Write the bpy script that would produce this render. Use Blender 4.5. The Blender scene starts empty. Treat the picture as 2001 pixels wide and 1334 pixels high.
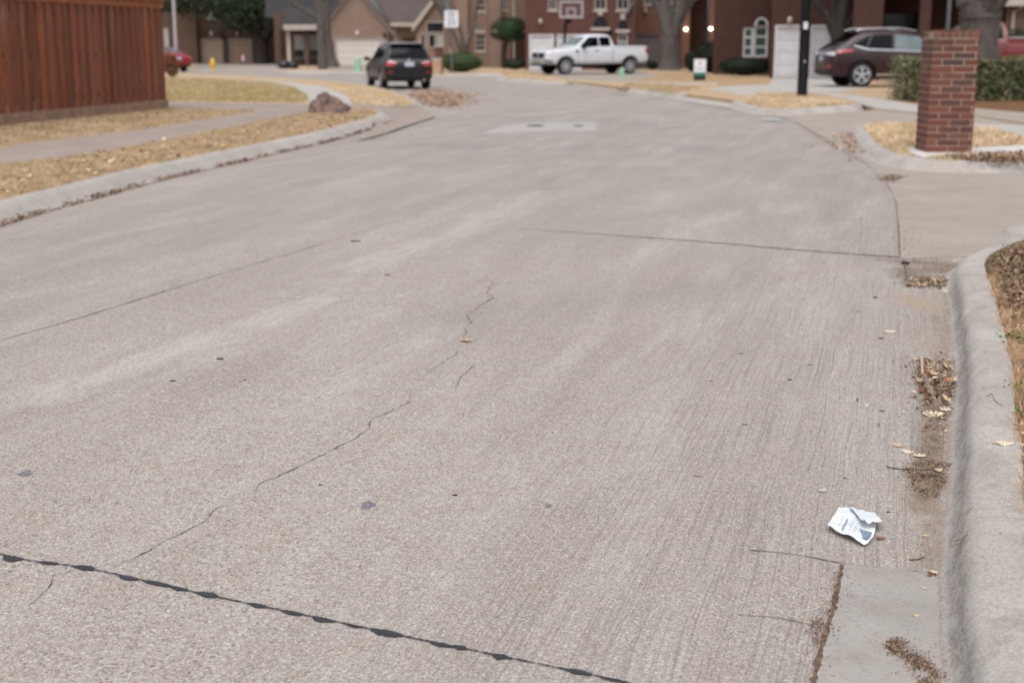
EXPO = 0.40
DENOISE = True
import bpy, bmesh, math, random
import numpy as np
from mathutils import Vector, Matrix
from mathutils.bvhtree import BVHTree

R = math.radians
PI = math.pi
random.seed(11)
rng = np.random.default_rng(11)
sc = bpy.context.scene
COL = sc.collection

# ------------------------------------------------------------------ camera calibration
FPX, CH, HOR = 2650.0, 1.6, 84.0
PITCH = math.atan((667 - HOR) / FPX)
CP, SP = math.cos(PITCH), math.sin(PITCH)


def G(px, py, z=0.0):
    """point of the place seen at a photo pixel, at height z"""
    a = (px - 1000.5) / FPX
    b = -(py - 667) / FPX
    dy = CP + b * SP
    dz = -SP + b * CP
    t = (z - CH) / dz
    return Vector((a * t, dy * t, z))


def PX(px, py, Y):
    """(x, z) seen at a photo pixel, at distance Y"""
    a = (px - 1000.5) / FPX
    b = -(py - 667) / FPX
    dy = CP + b * SP
    dz = -SP + b * CP
    t = Y / dy
    return a * t, CH + dz * t


def XZ(px, py, Y):
    x, z = PX(px, py, Y)
    return Vector((x, Y, z))


def lin(c):
    c = c / 255.0
    return c / 12.92 if c <= 0.04045 else ((c + 0.055) / 1.055) ** 2.4


def C(r, g, b, k=1.0):
    return (lin(r) * k, lin(g) * k, lin(b) * k, 1.0)


# ------------------------------------------------------------------ materials
class N:
    def __init__(self, name):
        self.m = bpy.data.materials.new(name)
        self.m.use_nodes = True
        self.t = self.m.node_tree
        self.t.nodes.clear()
        self.out = self.t.nodes.new('ShaderNodeOutputMaterial')
        self.b = self.t.nodes.new('ShaderNodeBsdfPrincipled')
        self.t.links.new(self.b.outputs[0], self.out.inputs[0])
        self._tc = None

    def tc(self, w='Object'):
        if self._tc is None:
            self._tc = self.t.nodes.new('ShaderNodeTexCoord')
        return self._tc.outputs[w]

    def set(self, sock, v):
        if isinstance(v, bpy.types.NodeSocket):
            self.t.links.new(v, sock)
        else:
            sock.default_value = v

    def p(self, **kw):
        for k, v in kw.items():
            self.set(self.b.inputs[k.replace('_', ' ')], v)
        return self

    def mapping(self, v, scale=(1, 1, 1), rot=(0, 0, 0), loc=(0, 0, 0)):
        n = self.t.nodes.new('ShaderNodeMapping')
        self.set(n.inputs['Vector'], v)
        n.inputs['Scale'].default_value = scale
        n.inputs['Rotation'].default_value = rot
        n.inputs['Location'].default_value = loc
        return n.outputs[0]

    def noise(self, v, scale, detail=3.0, rough=0.55, dist=0.0, out=0):
        n = self.t.nodes.new('ShaderNodeTexNoise')
        self.set(n.inputs['Vector'], v)
        n.inputs['Scale'].default_value = scale
        n.inputs['Detail'].default_value = detail
        n.inputs['Roughness'].default_value = rough
        n.inputs['Distortion'].default_value = dist
        return n.outputs[out]

    def vor(self, v, scale, feature='F1', out='Distance', rnd=1.0):
        n = self.t.nodes.new('ShaderNodeTexVoronoi')
        n.feature = feature
        self.set(n.inputs['Vector'], v)
        n.inputs['Scale'].default_value = scale
        n.inputs['Randomness'].default_value = rnd
        return n.outputs[out]

    def ramp(self, f, stops, interp='LINEAR'):
        n = self.t.nodes.new('ShaderNodeValToRGB')
        n.color_ramp.interpolation = interp
        e = n.color_ramp.elements
        while len(e) < len(stops):
            e.new(0.5)
        for i, (p, c) in enumerate(stops):
            e[i].position = p
            e[i].color = c if len(c) == 4 else (*c, 1)
        self.set(n.inputs[0], f)
        return n.outputs[0]

    def step(self, f, a, b):
        n = self.t.nodes.new('ShaderNodeMapRange')
        n.interpolation_type = 'SMOOTHSTEP'
        self.set(n.inputs[0], f)
        n.inputs[1].default_value = a
        n.inputs[2].default_value = b
        return n.outputs[0]

    def mix(self, f, a, b, mode='MIX'):
        n = self.t.nodes.new('ShaderNodeMix')
        n.data_type = 'RGBA'
        n.blend_type = mode
        self.set(n.inputs[0], f)
        self.set(n.inputs[6], a)
        self.set(n.inputs[7], b)
        return n.outputs[2]

    def math(self, op, a, b=0.0, clamp=False):
        n = self.t.nodes.new('ShaderNodeMath')
        n.operation = op
        n.use_clamp = clamp
        self.set(n.inputs[0], a)
        self.set(n.inputs[1], b)
        return n.outputs[0]

    def vmath(self, op, a, b):
        n = self.t.nodes.new('ShaderNodeVectorMath')
        n.operation = op
        self.set(n.inputs[0], a)
        self.set(n.inputs[1], b)
        return n.outputs['Value'] if op == 'DOT_PRODUCT' else n.outputs[0]

    def attr(self, name):
        n = self.t.nodes.new('ShaderNodeAttribute')
        n.attribute_name = name
        return n.outputs['Fac']

    def island(self):
        n = self.t.nodes.new('ShaderNodeNewGeometry')
        return n.outputs['Random Per Island']

    def bump(self, h, strength=0.3, dist=0.01):
        n = self.t.nodes.new('ShaderNodeBump')
        n.inputs['Strength'].default_value = strength
        n.inputs['Distance'].default_value = dist
        self.set(n.inputs['Height'], h)
        self.t.links.new(n.outputs[0], self.b.inputs['Normal'])

    def wall(self):
        """(along the wall, height) coordinates for any upright face"""
        tang = self.t.nodes.new('ShaderNodeVectorMath')
        tang.operation = 'CROSS_PRODUCT'
        tang.inputs[0].default_value = (0, 0, 1)
        self.set(tang.inputs[1], self.tc('Normal'))
        u = self.vmath('DOT_PRODUCT', self.tc(), tang.outputs[0])
        s = self.t.nodes.new('ShaderNodeSeparateXYZ')
        self.set(s.inputs[0], self.tc())
        c = self.t.nodes.new('ShaderNodeCombineXYZ')
        self.set(c.inputs[0], u)
        self.set(c.inputs[1], s.outputs[2])
        return c.outputs[0]


def plain(name, col, rough=0.7, metal=0.0, var=0.12, scale=6.0, bump=0.0, spec=0.5, coat=0.0):
    n = N(name)
    v = n.noise(n.tc(), scale, 4)
    dark = tuple(c * (1 - var) for c in col[:3]) + (1,)
    light = tuple(min(1, c * (1 + var)) for c in col[:3]) + (1,)
    n.p(Base_Color=n.ramp(v, [(0.3, dark), (0.7, light)]), Roughness=rough, Metallic=metal)
    n.b.inputs['Specular IOR Level'].default_value = spec
    if coat:
        n.b.inputs['Coat Weight'].default_value = coat
        n.b.inputs['Coat Roughness'].default_value = 0.06
    if bump:
        n.bump(n.noise(n.tc(), scale * 8, 4), bump, 0.01)
    return n.m


def islands(name, cols, rough=0.8, noise_scale=0, spec=0.3, patch=None):
    n = N(name)
    k = len(cols)
    col = n.ramp(n.island(), [((i + 0.5) / k, c) for i, c in enumerate(cols)])
    if noise_scale:
        v = n.noise(n.tc(), noise_scale, 3)
        col = n.mix(0.35, col, n.ramp(v, [(0.3, cols[0]), (0.7, cols[-1])]))
    if patch:
        sc_, c0, c1, f = patch
        v = n.noise(n.tc(), sc_, 4, 0.6)
        col = n.mix(n.math('MULTIPLY', n.step(v, 0.50, 0.30), f), col, c0)
        col = n.mix(n.math('MULTIPLY', n.step(v, 0.54, 0.72), f), col, c1)
        w = n.noise(n.tc(), sc_ * 0.28, 3, 0.6)
        col = n.mix(n.math('MULTIPLY', n.step(w, 0.50, 0.66), f * 0.7), col, C(150, 140, 96, 1))
    n.p(Base_Color=col, Roughness=rough)
    n.b.inputs['Specular IOR Level'].default_value = spec
    return n.m


def brick(name, c1, c2, mortar, bw=0.24, bh=0.08, ms=0.012, dirt=0.35):
    n = N(name)
    w = n.wall()
    bt = n.t.nodes.new('ShaderNodeTexBrick')
    n.set(bt.inputs['Vector'], w)
    bt.inputs['Color1'].default_value = c1
    bt.inputs['Color2'].default_value = c2
    bt.inputs['Mortar'].default_value = mortar
    bt.inputs['Scale'].default_value = 1.0
    bt.inputs['Brick Width'].default_value = bw
    bt.inputs['Row Height'].default_value = bh
    bt.inputs['Mortar Size'].default_value = ms
    bt.inputs['Bias'].default_value = 0.0
    big = n.noise(n.tc(), 0.9, 5, 0.6)
    col = n.mix(n.math('MULTIPLY', n.step(big, 0.35, 0.75), dirt), bt.outputs['Color'],
                tuple(c * 0.55 for c in c1[:3]) + (1,))
    n.p(Base_Color=col, Roughness=0.9)
    n.bump(bt.outputs['Fac'], -0.4, 0.01)
    return n.m


M = {}


def concrete_road():
    n = N('road_concrete')
    o = n.tc()
    # coordinates that run across (x) and along (y) the street
    st = n.mapping(o, rot=(0, 0, R(15.5)))
    warp = n.noise(n.mapping(st, scale=(0.9, 0.9, 1)), 1.6, 2, 0.5, out=1)
    wv = n.t.nodes.new('ShaderNodeVectorMath')
    wv.operation = 'MULTIPLY_ADD'
    n.set(wv.inputs[0], warp)
    wv.inputs[1].default_value = (0.045, 0.045, 0)
    n.set(wv.inputs[2], st)
    stw = wv.outputs[0]
    big = n.noise(n.mapping(st, scale=(0.8, 0.22, 1)), 1.0, 6, 0.62, 0.6)
    mid = n.noise(n.mapping(st, scale=(2.6, 0.30, 1)), 1.0, 6, 0.65, 0.5)
    blot = n.noise(o, 4.5, 5, 0.65)
    base = n.ramp(big, [(0.34, C(158, 148, 145, K_ROAD)), (0.5, C(177, 169, 165, K_ROAD)), (0.66, C(194, 188, 185, K_ROAD))])
    base = n.mix(n.math('MULTIPLY', n.step(mid, 0.44, 0.68), 0.72), base, C(207, 203, 200, K_ROAD))
    base = n.mix(n.math('MULTIPLY', n.step(mid, 0.50, 0.30), 0.45), base, C(158, 146, 142, K_ROAD))
    base = n.mix(n.math('MULTIPLY', n.step(blot, 0.44, 0.68), 0.48), base, C(180, 157, 148, K_ROAD))
    # exposed aggregate
    vs = n.mapping(o, scale=(1, 1, 0.01))
    wob = n.noise(vs, 60, 2, out=1)
    wa = n.t.nodes.new('ShaderNodeVectorMath')
    wa.operation = 'MULTIPLY_ADD'
    n.set(wa.inputs[0], wob)
    wa.inputs[1].default_value = (0.008, 0.008, 0)
    n.set(wa.inputs[2], vs)
    vw = wa.outputs[0]
    big_col = n.vor(vw, 74, out='Color')
    big_d = n.vor(vw, 74)
    sep = n.t.nodes.new('ShaderNodeSeparateColor')
    n.set(sep.inputs[0], big_col)
    stone = n.ramp(sep.outputs[0], [(0.0, C(128, 108, 100, K_ROAD)), (0.22, C(184, 160, 140, K_ROAD)), (0.4, C(160, 150, 146, K_ROAD)),
                                    (0.58, C(200, 168, 136, K_ROAD)), (0.72, C(204, 200, 196, K_ROAD)), (0.86, C(150, 148, 150, K_ROAD)), (0.95, C(236, 232, 228, K_ROAD))], 'CONSTANT')
    smask = n.math('MULTIPLY', n.step(big_d, 0.62, 0.40), n.step(sep.outputs[1], 0.25, 0.45))
    expo = n.noise(n.mapping(st, scale=(1.2, 0.5, 1)), 1.3, 4, 0.6)
    expo = n.step(expo, 0.30, 0.62)
    broom = n.attr('broom')
    smask = n.math('MULTIPLY', smask, n.math('SUBTRACT', 1.0, n.math('MULTIPLY', broom, 0.80)))
    smask = n.math('MULTIPLY', smask, n.math('ADD', n.math('MULTIPLY', expo, 0.60), 0.50))
    base = n.mix(smask, base, stone)
    sm_col = n.vor(vw, 210, out='Color')
    sep2 = n.t.nodes.new('ShaderNodeSeparateColor')
    n.set(sep2.inputs[0], sm_col)
    sand = n.ramp(sep2.outputs[0], [(0.0, C(98, 86, 82, K_ROAD)), (0.22, C(160, 147, 141, K_ROAD)), (0.55, C(182, 172, 167, K_ROAD)), (0.84, C(212, 205, 199, K_ROAD)), (0.96, C(242, 239, 236, K_ROAD))])
    base = n.mix(0.52, base, sand)
    pits = n.noise(o, 130, 4, 0.7)
    base = n.mix(n.math('MULTIPLY', n.step(pits, 0.36, 0.24), 0.75), base, C(98, 85, 80, K_ROAD))
    # broom / rake lines that wander along the street
    lines = n.noise(n.mapping(stw, scale=(120, 0.8, 1)), 1.0, 3, 0.62)
    fine = n.noise(n.mapping(stw, scale=(230, 2.6, 1)), 1.0, 2, 0.6)
    patchy = n.step(n.noise(st, 1.1, 3), 0.36, 0.60)
    bl = n.math('MULTIPLY', n.math('ADD', n.math('MULTIPLY', broom, 0.95), n.math('MULTIPLY', patchy, 0.22)), n.step(lines, 0.50, 0.34), True)
    base = n.mix(n.math('MULTIPLY', bl, 0.34), base, C(118, 107, 102, K_ROAD))
    bl2 = n.math('MULTIPLY', broom, n.step(lines, 0.54, 0.70))
    base = n.mix(n.math('MULTIPLY', bl2, 0.24), base, C(208, 202, 197, K_ROAD))
    bl3 = n.math('MULTIPLY', broom, n.step(fine, 0.46, 0.30))
    base = n.mix(n.math('MULTIPLY', bl3, 0.35), base, C(124, 112, 106, K_ROAD))
    # worn white streaks, tyre-darkened lanes, dirt (painted wear), grey wash of painted-in shade, left and far
    wn = n.noise(n.mapping(st, scale=(9, 1.5, 1)), 1.0, 6, 0.75)
    worn = n.step(n.math('MULTIPLY', n.attr('worn'), n.math('ADD', n.math('MULTIPLY', wn, 1.25), 0.0)), 0.32, 0.74)
    speck = n.step(n.noise(o, 48, 3, 0.7), 0.38, 0.55)
    base = n.mix(n.math('MULTIPLY', worn, n.math('ADD', n.math('MULTIPLY', speck, 0.50), 0.06)), base, C(219, 216, 214, K_ROAD))
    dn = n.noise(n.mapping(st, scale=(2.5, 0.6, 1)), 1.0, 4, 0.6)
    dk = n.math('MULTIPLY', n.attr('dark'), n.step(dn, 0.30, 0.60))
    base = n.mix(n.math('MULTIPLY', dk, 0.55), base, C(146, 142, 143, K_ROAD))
    tn = n.noise(o, 9, 5, 0.65)
    tn2 = n.noise(o, 13, 6, 0.75)
    dirt = n.step(n.math('MULTIPLY', n.attr('dirt'), n.math('ADD', n.math('MULTIPLY', tn2, 1.7), 0.12)), 0.30, 1.05)
    base = n.mix(n.math('MULTIPLY', dirt, 0.85), base, n.ramp(n.noise(o, 90, 5, 0.8), [(0.35, C(108, 90, 77, K_ROAD)), (0.7, C(160, 140, 124, K_ROAD))]))
    tan = n.step(n.math('MULTIPLY', n.attr('tan'), n.math('ADD', tn, 0.5)), 0.25, 0.95)
    base = n.mix(n.math('MULTIPLY', tan, 0.55), base, C(186, 160, 134, K_ROAD))
    base = n.mix(1.0, base, (0.96, 0.957, 0.935, 1), 'MULTIPLY')
    n.p(Base_Color=base, Roughness=0.92)
    n.b.inputs['Specular IOR Level'].default_value = 0.25
    h = n.math('ADD', n.math('MULTIPLY', pits, 0.5), n.math('MULTIPLY', n.math('MULTIPLY', broom, lines), 0.9))
    h = n.math('ADD', h, n.math('MULTIPLY', smask, 0.35))
    n.bump(h, 0.75, 0.006)
    return n.m


def concrete(name, c0, c1, stain, streak=0.3, spots=0.35, fine=60):
    n = N(name)
    o = n.tc()
    a = n.noise(o, 1.3, 6, 0.65, 0.4)
    col = n.ramp(a, [(0.3, c0), (0.7, c1)])
    b = n.noise(o, 5.5, 6, 0.7)
    col = n.mix(n.math('MULTIPLY', n.step(b, 0.48, 0.78), streak), col, stain)
    s = n.noise(o, fine, 4, 0.75)
    col = n.mix(n.math('MULTIPLY', n.step(s, 0.46, 0.30), spots * 1.3), col, tuple(c * 0.45 for c in c0[:3]) + (1,))
    col = n.mix(n.math('MULTIPLY', n.step(s, 0.6, 0.75), spots * 0.7), col, tuple(min(1, c * 1.35) for c in c1[:3]) + (1,))
    n.p(Base_Color=col, Roughness=0.93)
    n.b.inputs['Specular IOR Level'].default_value = 0.25
    n.bump(s, 0.45, 0.004)
    return n.m


def kerb_mat(scuffed=0.72):
    n = N('kerb_concrete')
    o = n.tc()
    a = n.noise(o, 1.6, 6, 0.65, 0.5)
    col = n.ramp(a, [(0.3, C(168, 160, 154, K_ROAD)), (0.5, C(186, 179, 173, K_ROAD)), (0.72, C(204, 199, 195, K_ROAD))])
    b = n.noise(o, 9, 6, 0.7)
    col = n.mix(n.math('MULTIPLY', n.step(b, 0.5, 0.78), 0.4), col, C(150, 128, 112, K_ROAD))
    sx = n.t.nodes.new('ShaderNodeSeparateXYZ')
    n.set(sx.inputs[0], o)
    # tyre scuffs and silt line on the face (a mark with its own shape)
    sn = n.noise(n.mapping(o, scale=(16, 9, 26)), 1.0, 6, 0.78)
    low = n.math('MULTIPLY', n.step(sx.outputs[2], 0.006, 0.03), n.step(sx.outputs[2], 0.122, 0.07))
    scuff = n.math('MULTIPLY', low, n.step(sn, 0.32, 0.66))
    silt = n.math('MULTIPLY', n.step(sx.outputs[2], 0.016, 0.004), n.step(n.noise(o, 7, 5, 0.65), 0.28, 0.55))
    col = n.mix(n.math('MULTIPLY', silt, 1.1 * scuffed), col, C(140, 120, 104, K_ROAD))
    top = n.math('MULTIPLY', n.step(sx.outputs[2], 0.12, 0.139), n.step(n.noise(o, 3.3, 6, 0.7, 0.6), 0.46, 0.66))
    col = n.mix(n.math('MULTIPLY', top, 0.55), col, C(150, 138, 128, K_ROAD))
    col = n.mix(n.math('MULTIPLY', scuff, scuffed), col, C(104, 101, 103, K_ROAD))
    sp = n.vor(o, 150, out='Color')
    sps = n.t.nodes.new('ShaderNodeSeparateColor')
    n.set(sps.inputs[0], sp)
    col = n.mix(0.26, col, n.ramp(sps.outputs[0], [(0.0, C(128, 116, 108, K_ROAD)), (0.25, C(184, 174, 166, K_ROAD)), (0.6, C(200, 192, 184, K_ROAD)), (0.9, C(234, 229, 223, K_ROAD))]))
    s = n.noise(o, 90, 5, 0.8)
    col = n.mix(n.math('MULTIPLY', n.step(s, 0.44, 0.32), 0.6), col, C(120, 108, 100, K_ROAD))
    col = n.mix(n.math('MULTIPLY', n.step(s, 0.56, 0.70), 0.55), col, C(222, 216, 210, K_ROAD))
    bl = n.noise(o, 22, 3, 0.6)
    col = n.mix(n.math('MULTIPLY', n.step(bl, 0.66, 0.74), 0.45), col, C(126, 116, 108, K_ROAD))
    n.p(Base_Color=col, Roughness=0.94)
    n.b.inputs['Specular IOR Level'].default_value = 0.25
    n.bump(n.math('ADD', s, n.math('MULTIPLY', b, 1.2)), 0.5, 0.006)
    return n.m


def lawn_mat(name, cols, green=0.2, leaf=0.3):
    n = N(name)
    o = n.tc()
    a = n.noise(o, 1.1, 5, 0.6)
    b = n.noise(o, 34, 4, 0.7)
    col = n.ramp(b, [(0.25, cols[0]), (0.5, cols[1]), (0.75, cols[2])])
    col = n.mix(n.math('MULTIPLY', n.step(a, 0.45, 0.70), green), col, C(120, 118, 66, K_GR))
    l = n.noise(o, 12, 3, 0.6)
    col = n.mix(n.math('MULTIPLY', n.step(l, 0.58, 0.70), leaf), col, C(112, 82, 56, K_GR))
    n.p(Base_Color=col, Roughness=1.0)
    n.b.inputs['Specular IOR Level'].default_value = 0.1
    n.bump(b, 0.6, 0.03)
    return n.m


def wood_mat():
    n = N('fence_wood')
    o = n.tc()
    sx = n.t.nodes.new('ShaderNodeSeparateXYZ')
    n.set(sx.inputs[0], o)
    isl = n.island()
    col = n.ramp(isl, [(0.0, C(82, 46, 34, K_W)), (0.25, C(110, 63, 42, K_W)), (0.5, C(90, 55, 43, K_W)), (0.75, C(126, 70, 43, K_W)), (1.0, C(102, 64, 52, K_W))])
    g = n.noise(n.mapping(o, scale=(30, 30, 1.6)), 1.0, 5, 0.65)
    col = n.mix(n.math('MULTIPLY', n.step(g, 0.5, 0.75), 0.5), col, C(138, 76, 44, K_W))
    col = n.mix(n.math('MULTIPLY', n.step(g, 0.50, 0.28), 0.75), col, C(58, 32, 26, K_W))
    w = n.noise(n.mapping(o, scale=(7, 7, 0.8)), 1.0, 5, 0.7)
    col = n.mix(n.math('MULTIPLY', n.step(w, 0.52, 0.74), 0.5), col, C(140, 112, 100, K_W))
    n.p(Base_Color=col, Roughness=0.85)
    n.bump(g, 0.3, 0.004)
    return n.m


def bark(name, c0, c1):
    n = N(name)
    o = n.tc()
    g = n.noise(n.mapping(o, scale=(9, 9, 2.2)), 1.0, 6, 0.7, 0.4)
    a = n.noise(o, 1.5, 3)
    col = n.ramp(g, [(0.3, c0), (0.7, c1)])
    col = n.mix(n.math('MULTIPLY', n.step(a, 0.5, 0.7), 0.4), col, tuple(c * 0.6 for c in c0[:3]) + (1,))
    n.p(Base_Color=col, Roughness=0.95)
    n.bump(g, 0.8, 0.03)
    return n.m


def paint(name, col, rough=0.25, coat=0.8, dust=0.10):
    n = N(name)
    d = n.noise(n.tc(), 2.5, 5, 0.6)
    n.p(Base_Color=n.mix(n.math('MULTIPLY', n.step(d, 0.45, 0.8), dust), col, C(120, 112, 104, 0.5)),
        Roughness=n.math('ADD', n.math('MULTIPLY', d, 0.15), rough))
    n.b.inputs['Coat Weight'].default_value = coat
    n.b.inputs['Coat Roughness'].default_value = 0.08
    return n.m


def shingles(name, c0, c1):
    n = N(name)
    o = n.tc()
    a = n.noise(n.mapping(o, scale=(3, 3, 9)), 1.0, 4, 0.7)
    b = n.noise(o, 0.7, 4)
    n.p(Base_Color=n.mix(0.5, n.ramp(a, [(0.3, c0), (0.7, c1)]), n.ramp(b, [(0.3, c0), (0.7, c1)])), Roughness=0.95)
    n.bump(a, 0.5, 0.02)
    return n.m


K_ROAD = 0.80
K_GR = 0.80
K_W = 1.38
K_H = 1.0
M['patch'] = concrete('patch_concrete', C(176, 171, 168, K_ROAD), C(196, 192, 189, K_ROAD), C(150, 146, 144, K_ROAD), 0.6, 0.3)
M['road'] = concrete_road()
M['kerb'] = kerb_mat()
M['kerb_far'] = kerb_mat(0.08)
M['walk'] = concrete('sidewalk_concrete', C(160, 146, 136, K_ROAD), C(178, 165, 156, K_ROAD), C(146, 128, 114, K_ROAD))
M['drive'] = concrete('driveway_concrete', C(168, 157, 148, K_ROAD), C(182, 172, 163, K_ROAD), C(154, 138, 124, K_ROAD), 0.45, 0.2)
M['pale'] = concrete('pale_concrete', C(184, 178, 172, K_ROAD), C(202, 197, 192, K_ROAD), C(170, 160, 152, K_ROAD), 0.2, 0.2)
M['white_concrete'] = concrete('white_concrete', C(214, 212, 212, K_ROAD), C(232, 230, 230, K_ROAD), C(190, 184, 178, K_ROAD), 0.2, 0.15)
M['pan'] = concrete('gutter_concrete', C(162, 156, 151, K_ROAD), C(192, 187, 182, K_ROAD), C(142, 122, 106, K_ROAD), 0.42, 0.45, 90)
M['tar_smudge'] = plain('tar_smudge', C(122, 121, 126, 0.85), 0.85, var=0.55, scale=70)
M['asphalt_tar'] = plain('tar', C(52, 54, 60, 0.9), 0.55, var=0.25, scale=40, spec=0.4)
M['groove'] = plain('groove_dirt', C(112, 102, 97, 0.7), 0.95, var=0.5, scale=22)
M['dark_groove'] = plain('dark_groove', C(62, 55, 50, 0.7), 0.95, var=0.4, scale=30)
M['dirtline'] = plain('gutter_dirt', C(118, 96, 80, 0.85), 1.0, var=0.5, scale=45, bump=0.6)
DRY = [C(160, 130, 100, K_GR), C(194, 162, 128, K_GR), C(214, 186, 152, K_GR)]
M['lawn'] = lawn_mat('dry_lawn', DRY, 0.35, 0.35)
M['lawn_gold'] = lawn_mat('golden_lawn', [C(176, 148, 118, K_GR), C(204, 176, 144, K_GR), C(220, 196, 166, K_GR)], 0.10, 0.15)
M['lawn_green'] = lawn_mat('greenish_lawn', [C(134, 118, 72, K_GR), C(166, 148, 92, K_GR), C(186, 164, 108, K_GR)], 0.6, 0.2)
M['soil'] = lawn_mat('bare_soil', [C(70, 58, 48, K_GR), C(98, 82, 66, K_GR), C(128, 106, 82, K_GR)], 0.1, 0.5)
M['mulch'] = lawn_mat('leaf_mulch', [C(92, 66, 46, K_GR), C(130, 98, 72, K_GR), C(164, 128, 96, K_GR)], 0.05, 0.6)
M['blades'] = islands('grass_blades', [C(166, 142, 112, 1), C(218, 196, 166, 1), C(200, 174, 142, 1), C(166, 150, 116, 1), C(228, 208, 182, 1), C(184, 154, 126, 1)], 0.9, patch=(3.6, C(122, 98, 74, 1), C(228, 206, 172, 1), 0.85))
M['blades_gold'] = islands('golden_blades', [C(190, 166, 132, 1), C(228, 206, 174, 1), C(210, 185, 150, 1), C(234, 214, 188, 1)], 0.9, patch=(3.0, C(150, 122, 92, 1), C(236, 214, 182, 1), 0.6))
M['blades_near'] = islands('verge_blades', [C(168, 130, 98, 1), C(228, 200, 164, 1), C(208, 166, 128, 1), C(146, 112, 86, 1), C(238, 216, 188, 1), C(180, 126, 92, 1), C(218, 184, 146, 1)], 0.9, patch=(9.0, C(110, 82, 62, 1), C(232, 202, 162, 1), 0.5))
M['weed'] = islands('weed_leaf', [C(84, 118, 44, 0.8), C(118, 150, 66, 0.8), C(96, 128, 56, 0.8)], 0.7)
M['litter'] = islands('litter_flakes', [C(72, 58, 48, 1), C(128, 106, 88, 1), C(158, 134, 112, 1), C(94, 76, 62, 1), C(200, 174, 144, 1), C(122, 96, 74, 1), C(220, 200, 174, 1)], 0.95)
M['litter_dark'] = islands('litter_dark', [C(84, 66, 54, 1), C(124, 100, 82, 1), C(146, 120, 98, 1), C(104, 82, 66, 1), C(176, 150, 126, 1)], 0.95)
M['leafpile'] = islands('pile_leaves', [C(142, 116, 98, 0.95), C(184, 156, 136, 0.95), C(162, 132, 112, 0.95), C(204, 178, 156, 0.95)], 0.95)
M['leaf_tan'] = plain('dry_leaf_tan', C(214, 186, 150, 0.85), 0.8, var=0.22, scale=30)
M['leaf_brown'] = plain('dry_leaf_brown', C(150, 102, 70, 0.85), 0.8, var=0.3, scale=30)
M['leaf_pale'] = plain('dry_leaf_pale', C(224, 206, 180, 0.85), 0.8, var=0.2, scale=30)
M['stick'] = plain('stick_bark', C(150, 132, 116, 0.8), 0.95, var=0.3, scale=40, bump=0.5)
M['stick_pale'] = plain('stick_pale', C(206, 176, 150, 0.85), 0.9, var=0.2, scale=40)
M['chip'] = plain('bark_chip', C(64, 48, 42, 0.8), 0.9, var=0.4, scale=60)
M['wood'] = wood_mat()
M['woodtrim'] = plain('fence_trim', C(128, 78, 52, K_W), 0.85, var=0.25, scale=7)
M['rotboard'] = plain('rot_board', C(126, 104, 90, K_W), 0.95, var=0.25, scale=5)
M['bark_gray'] = bark('bark_grey', C(78, 72, 70, 0.8), C(118, 110, 106, 0.8))
M['bark_dark'] = bark('bark_dark', C(40, 36, 34, 0.9), C(70, 62, 58, 0.9))
M['leaf_oak'] = islands('live_oak_leaves', [C(24, 34, 20, 1), C(44, 58, 34, 1), C(34, 44, 28, 1), C(60, 74, 46, 1)], 0.6)
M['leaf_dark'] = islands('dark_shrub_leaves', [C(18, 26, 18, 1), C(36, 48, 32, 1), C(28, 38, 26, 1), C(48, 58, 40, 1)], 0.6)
M['leaf_green'] = islands('boxwood_leaves', [C(38, 56, 30, 1.1), C(66, 88, 50, 1.1), C(52, 72, 40, 1.1), C(80, 100, 62, 1.1)], 0.6)
M['leaf_topiary'] = islands('topiary_leaves', [C(30, 48, 32, 1.05), C(54, 78, 52, 1.05), C(42, 62, 42, 1.05)], 0.6)
M['leaf_hedge'] = islands('hedge_leaves', [C(60, 70, 44, 1.2), C(112, 120, 82, 1.2), C(84, 94, 60, 1.2), C(142, 140, 108, 1.2), C(48, 58, 38, 1.2), C(158, 140, 114, 1.2)], 0.6)
M['leaf_brownbush'] = islands('dead_bush_leaves', [C(104, 64, 34, 1.1), C(140, 92, 50, 1.1), C(92, 70, 40, 1.1)], 0.8)
M['leaf_yellowgreen'] = islands('entry_shrub_leaves', [C(84, 88, 40, 1.1), C(120, 118, 60, 1.1), C(66, 72, 34, 1.1)], 0.7)
M['brick_dark'] = brick('brick_dark_brown', C(98, 76, 68, K_H), C(82, 60, 54, K_H), C(110, 96, 88, K_H))
M['brick_tanleft'] = brick('brick_umber', C(120, 92, 78, K_H), C(104, 80, 70, K_H), C(130, 112, 100, K_H))
M['brick_tan'] = brick('brick_tan', C(148, 122, 106, K_H), C(130, 106, 94, K_H), C(156, 140, 128, K_H), dirt=0.2)
M['brick_tan2'] = brick('brick_pinkish_tan', C(142, 112, 96, K_H), C(124, 96, 84, K_H), C(150, 130, 118, K_H), dirt=0.2)
M['brick_red'] = brick('brick_red', C(96, 54, 46, K_H), C(78, 42, 37, K_H), C(108, 84, 76, K_H))
M['brick_orange'] = brick('brick_orange', C(126, 82, 64, K_H), C(106, 68, 54, K_H), C(126, 100, 86, K_H), dirt=0.2)
M['brick_maroon'] = brick('brick_maroon', C(76, 42, 36, K_H), C(60, 34, 30, K_H), C(86, 62, 54, K_H))
M['roof_brown'] = shingles('roof_brown', C(86, 76, 74, 0.8), C(112, 100, 98, 0.8))
M['roof_dark'] = shingles('roof_dark', C(48, 46, 50, 0.8), C(76, 72, 74, 0.8))
M['trim'] = plain('trim_cream', C(190, 180, 170, 0.9), 0.6, var=0.08)
M['white'] = plain('white_paint', C(226, 226, 228, 0.95), 0.5, var=0.04)
M['door_white'] = plain('garage_white', C(212, 212, 216, 1.0), 0.5, var=0.05)
M['door_cream'] = plain('garage_cream', C(216, 211, 208, 1.0), 0.55, var=0.05)
M['door_tan'] = plain('garage_tan', C(196, 174, 160, 1.0), 0.6, var=0.06)
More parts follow.
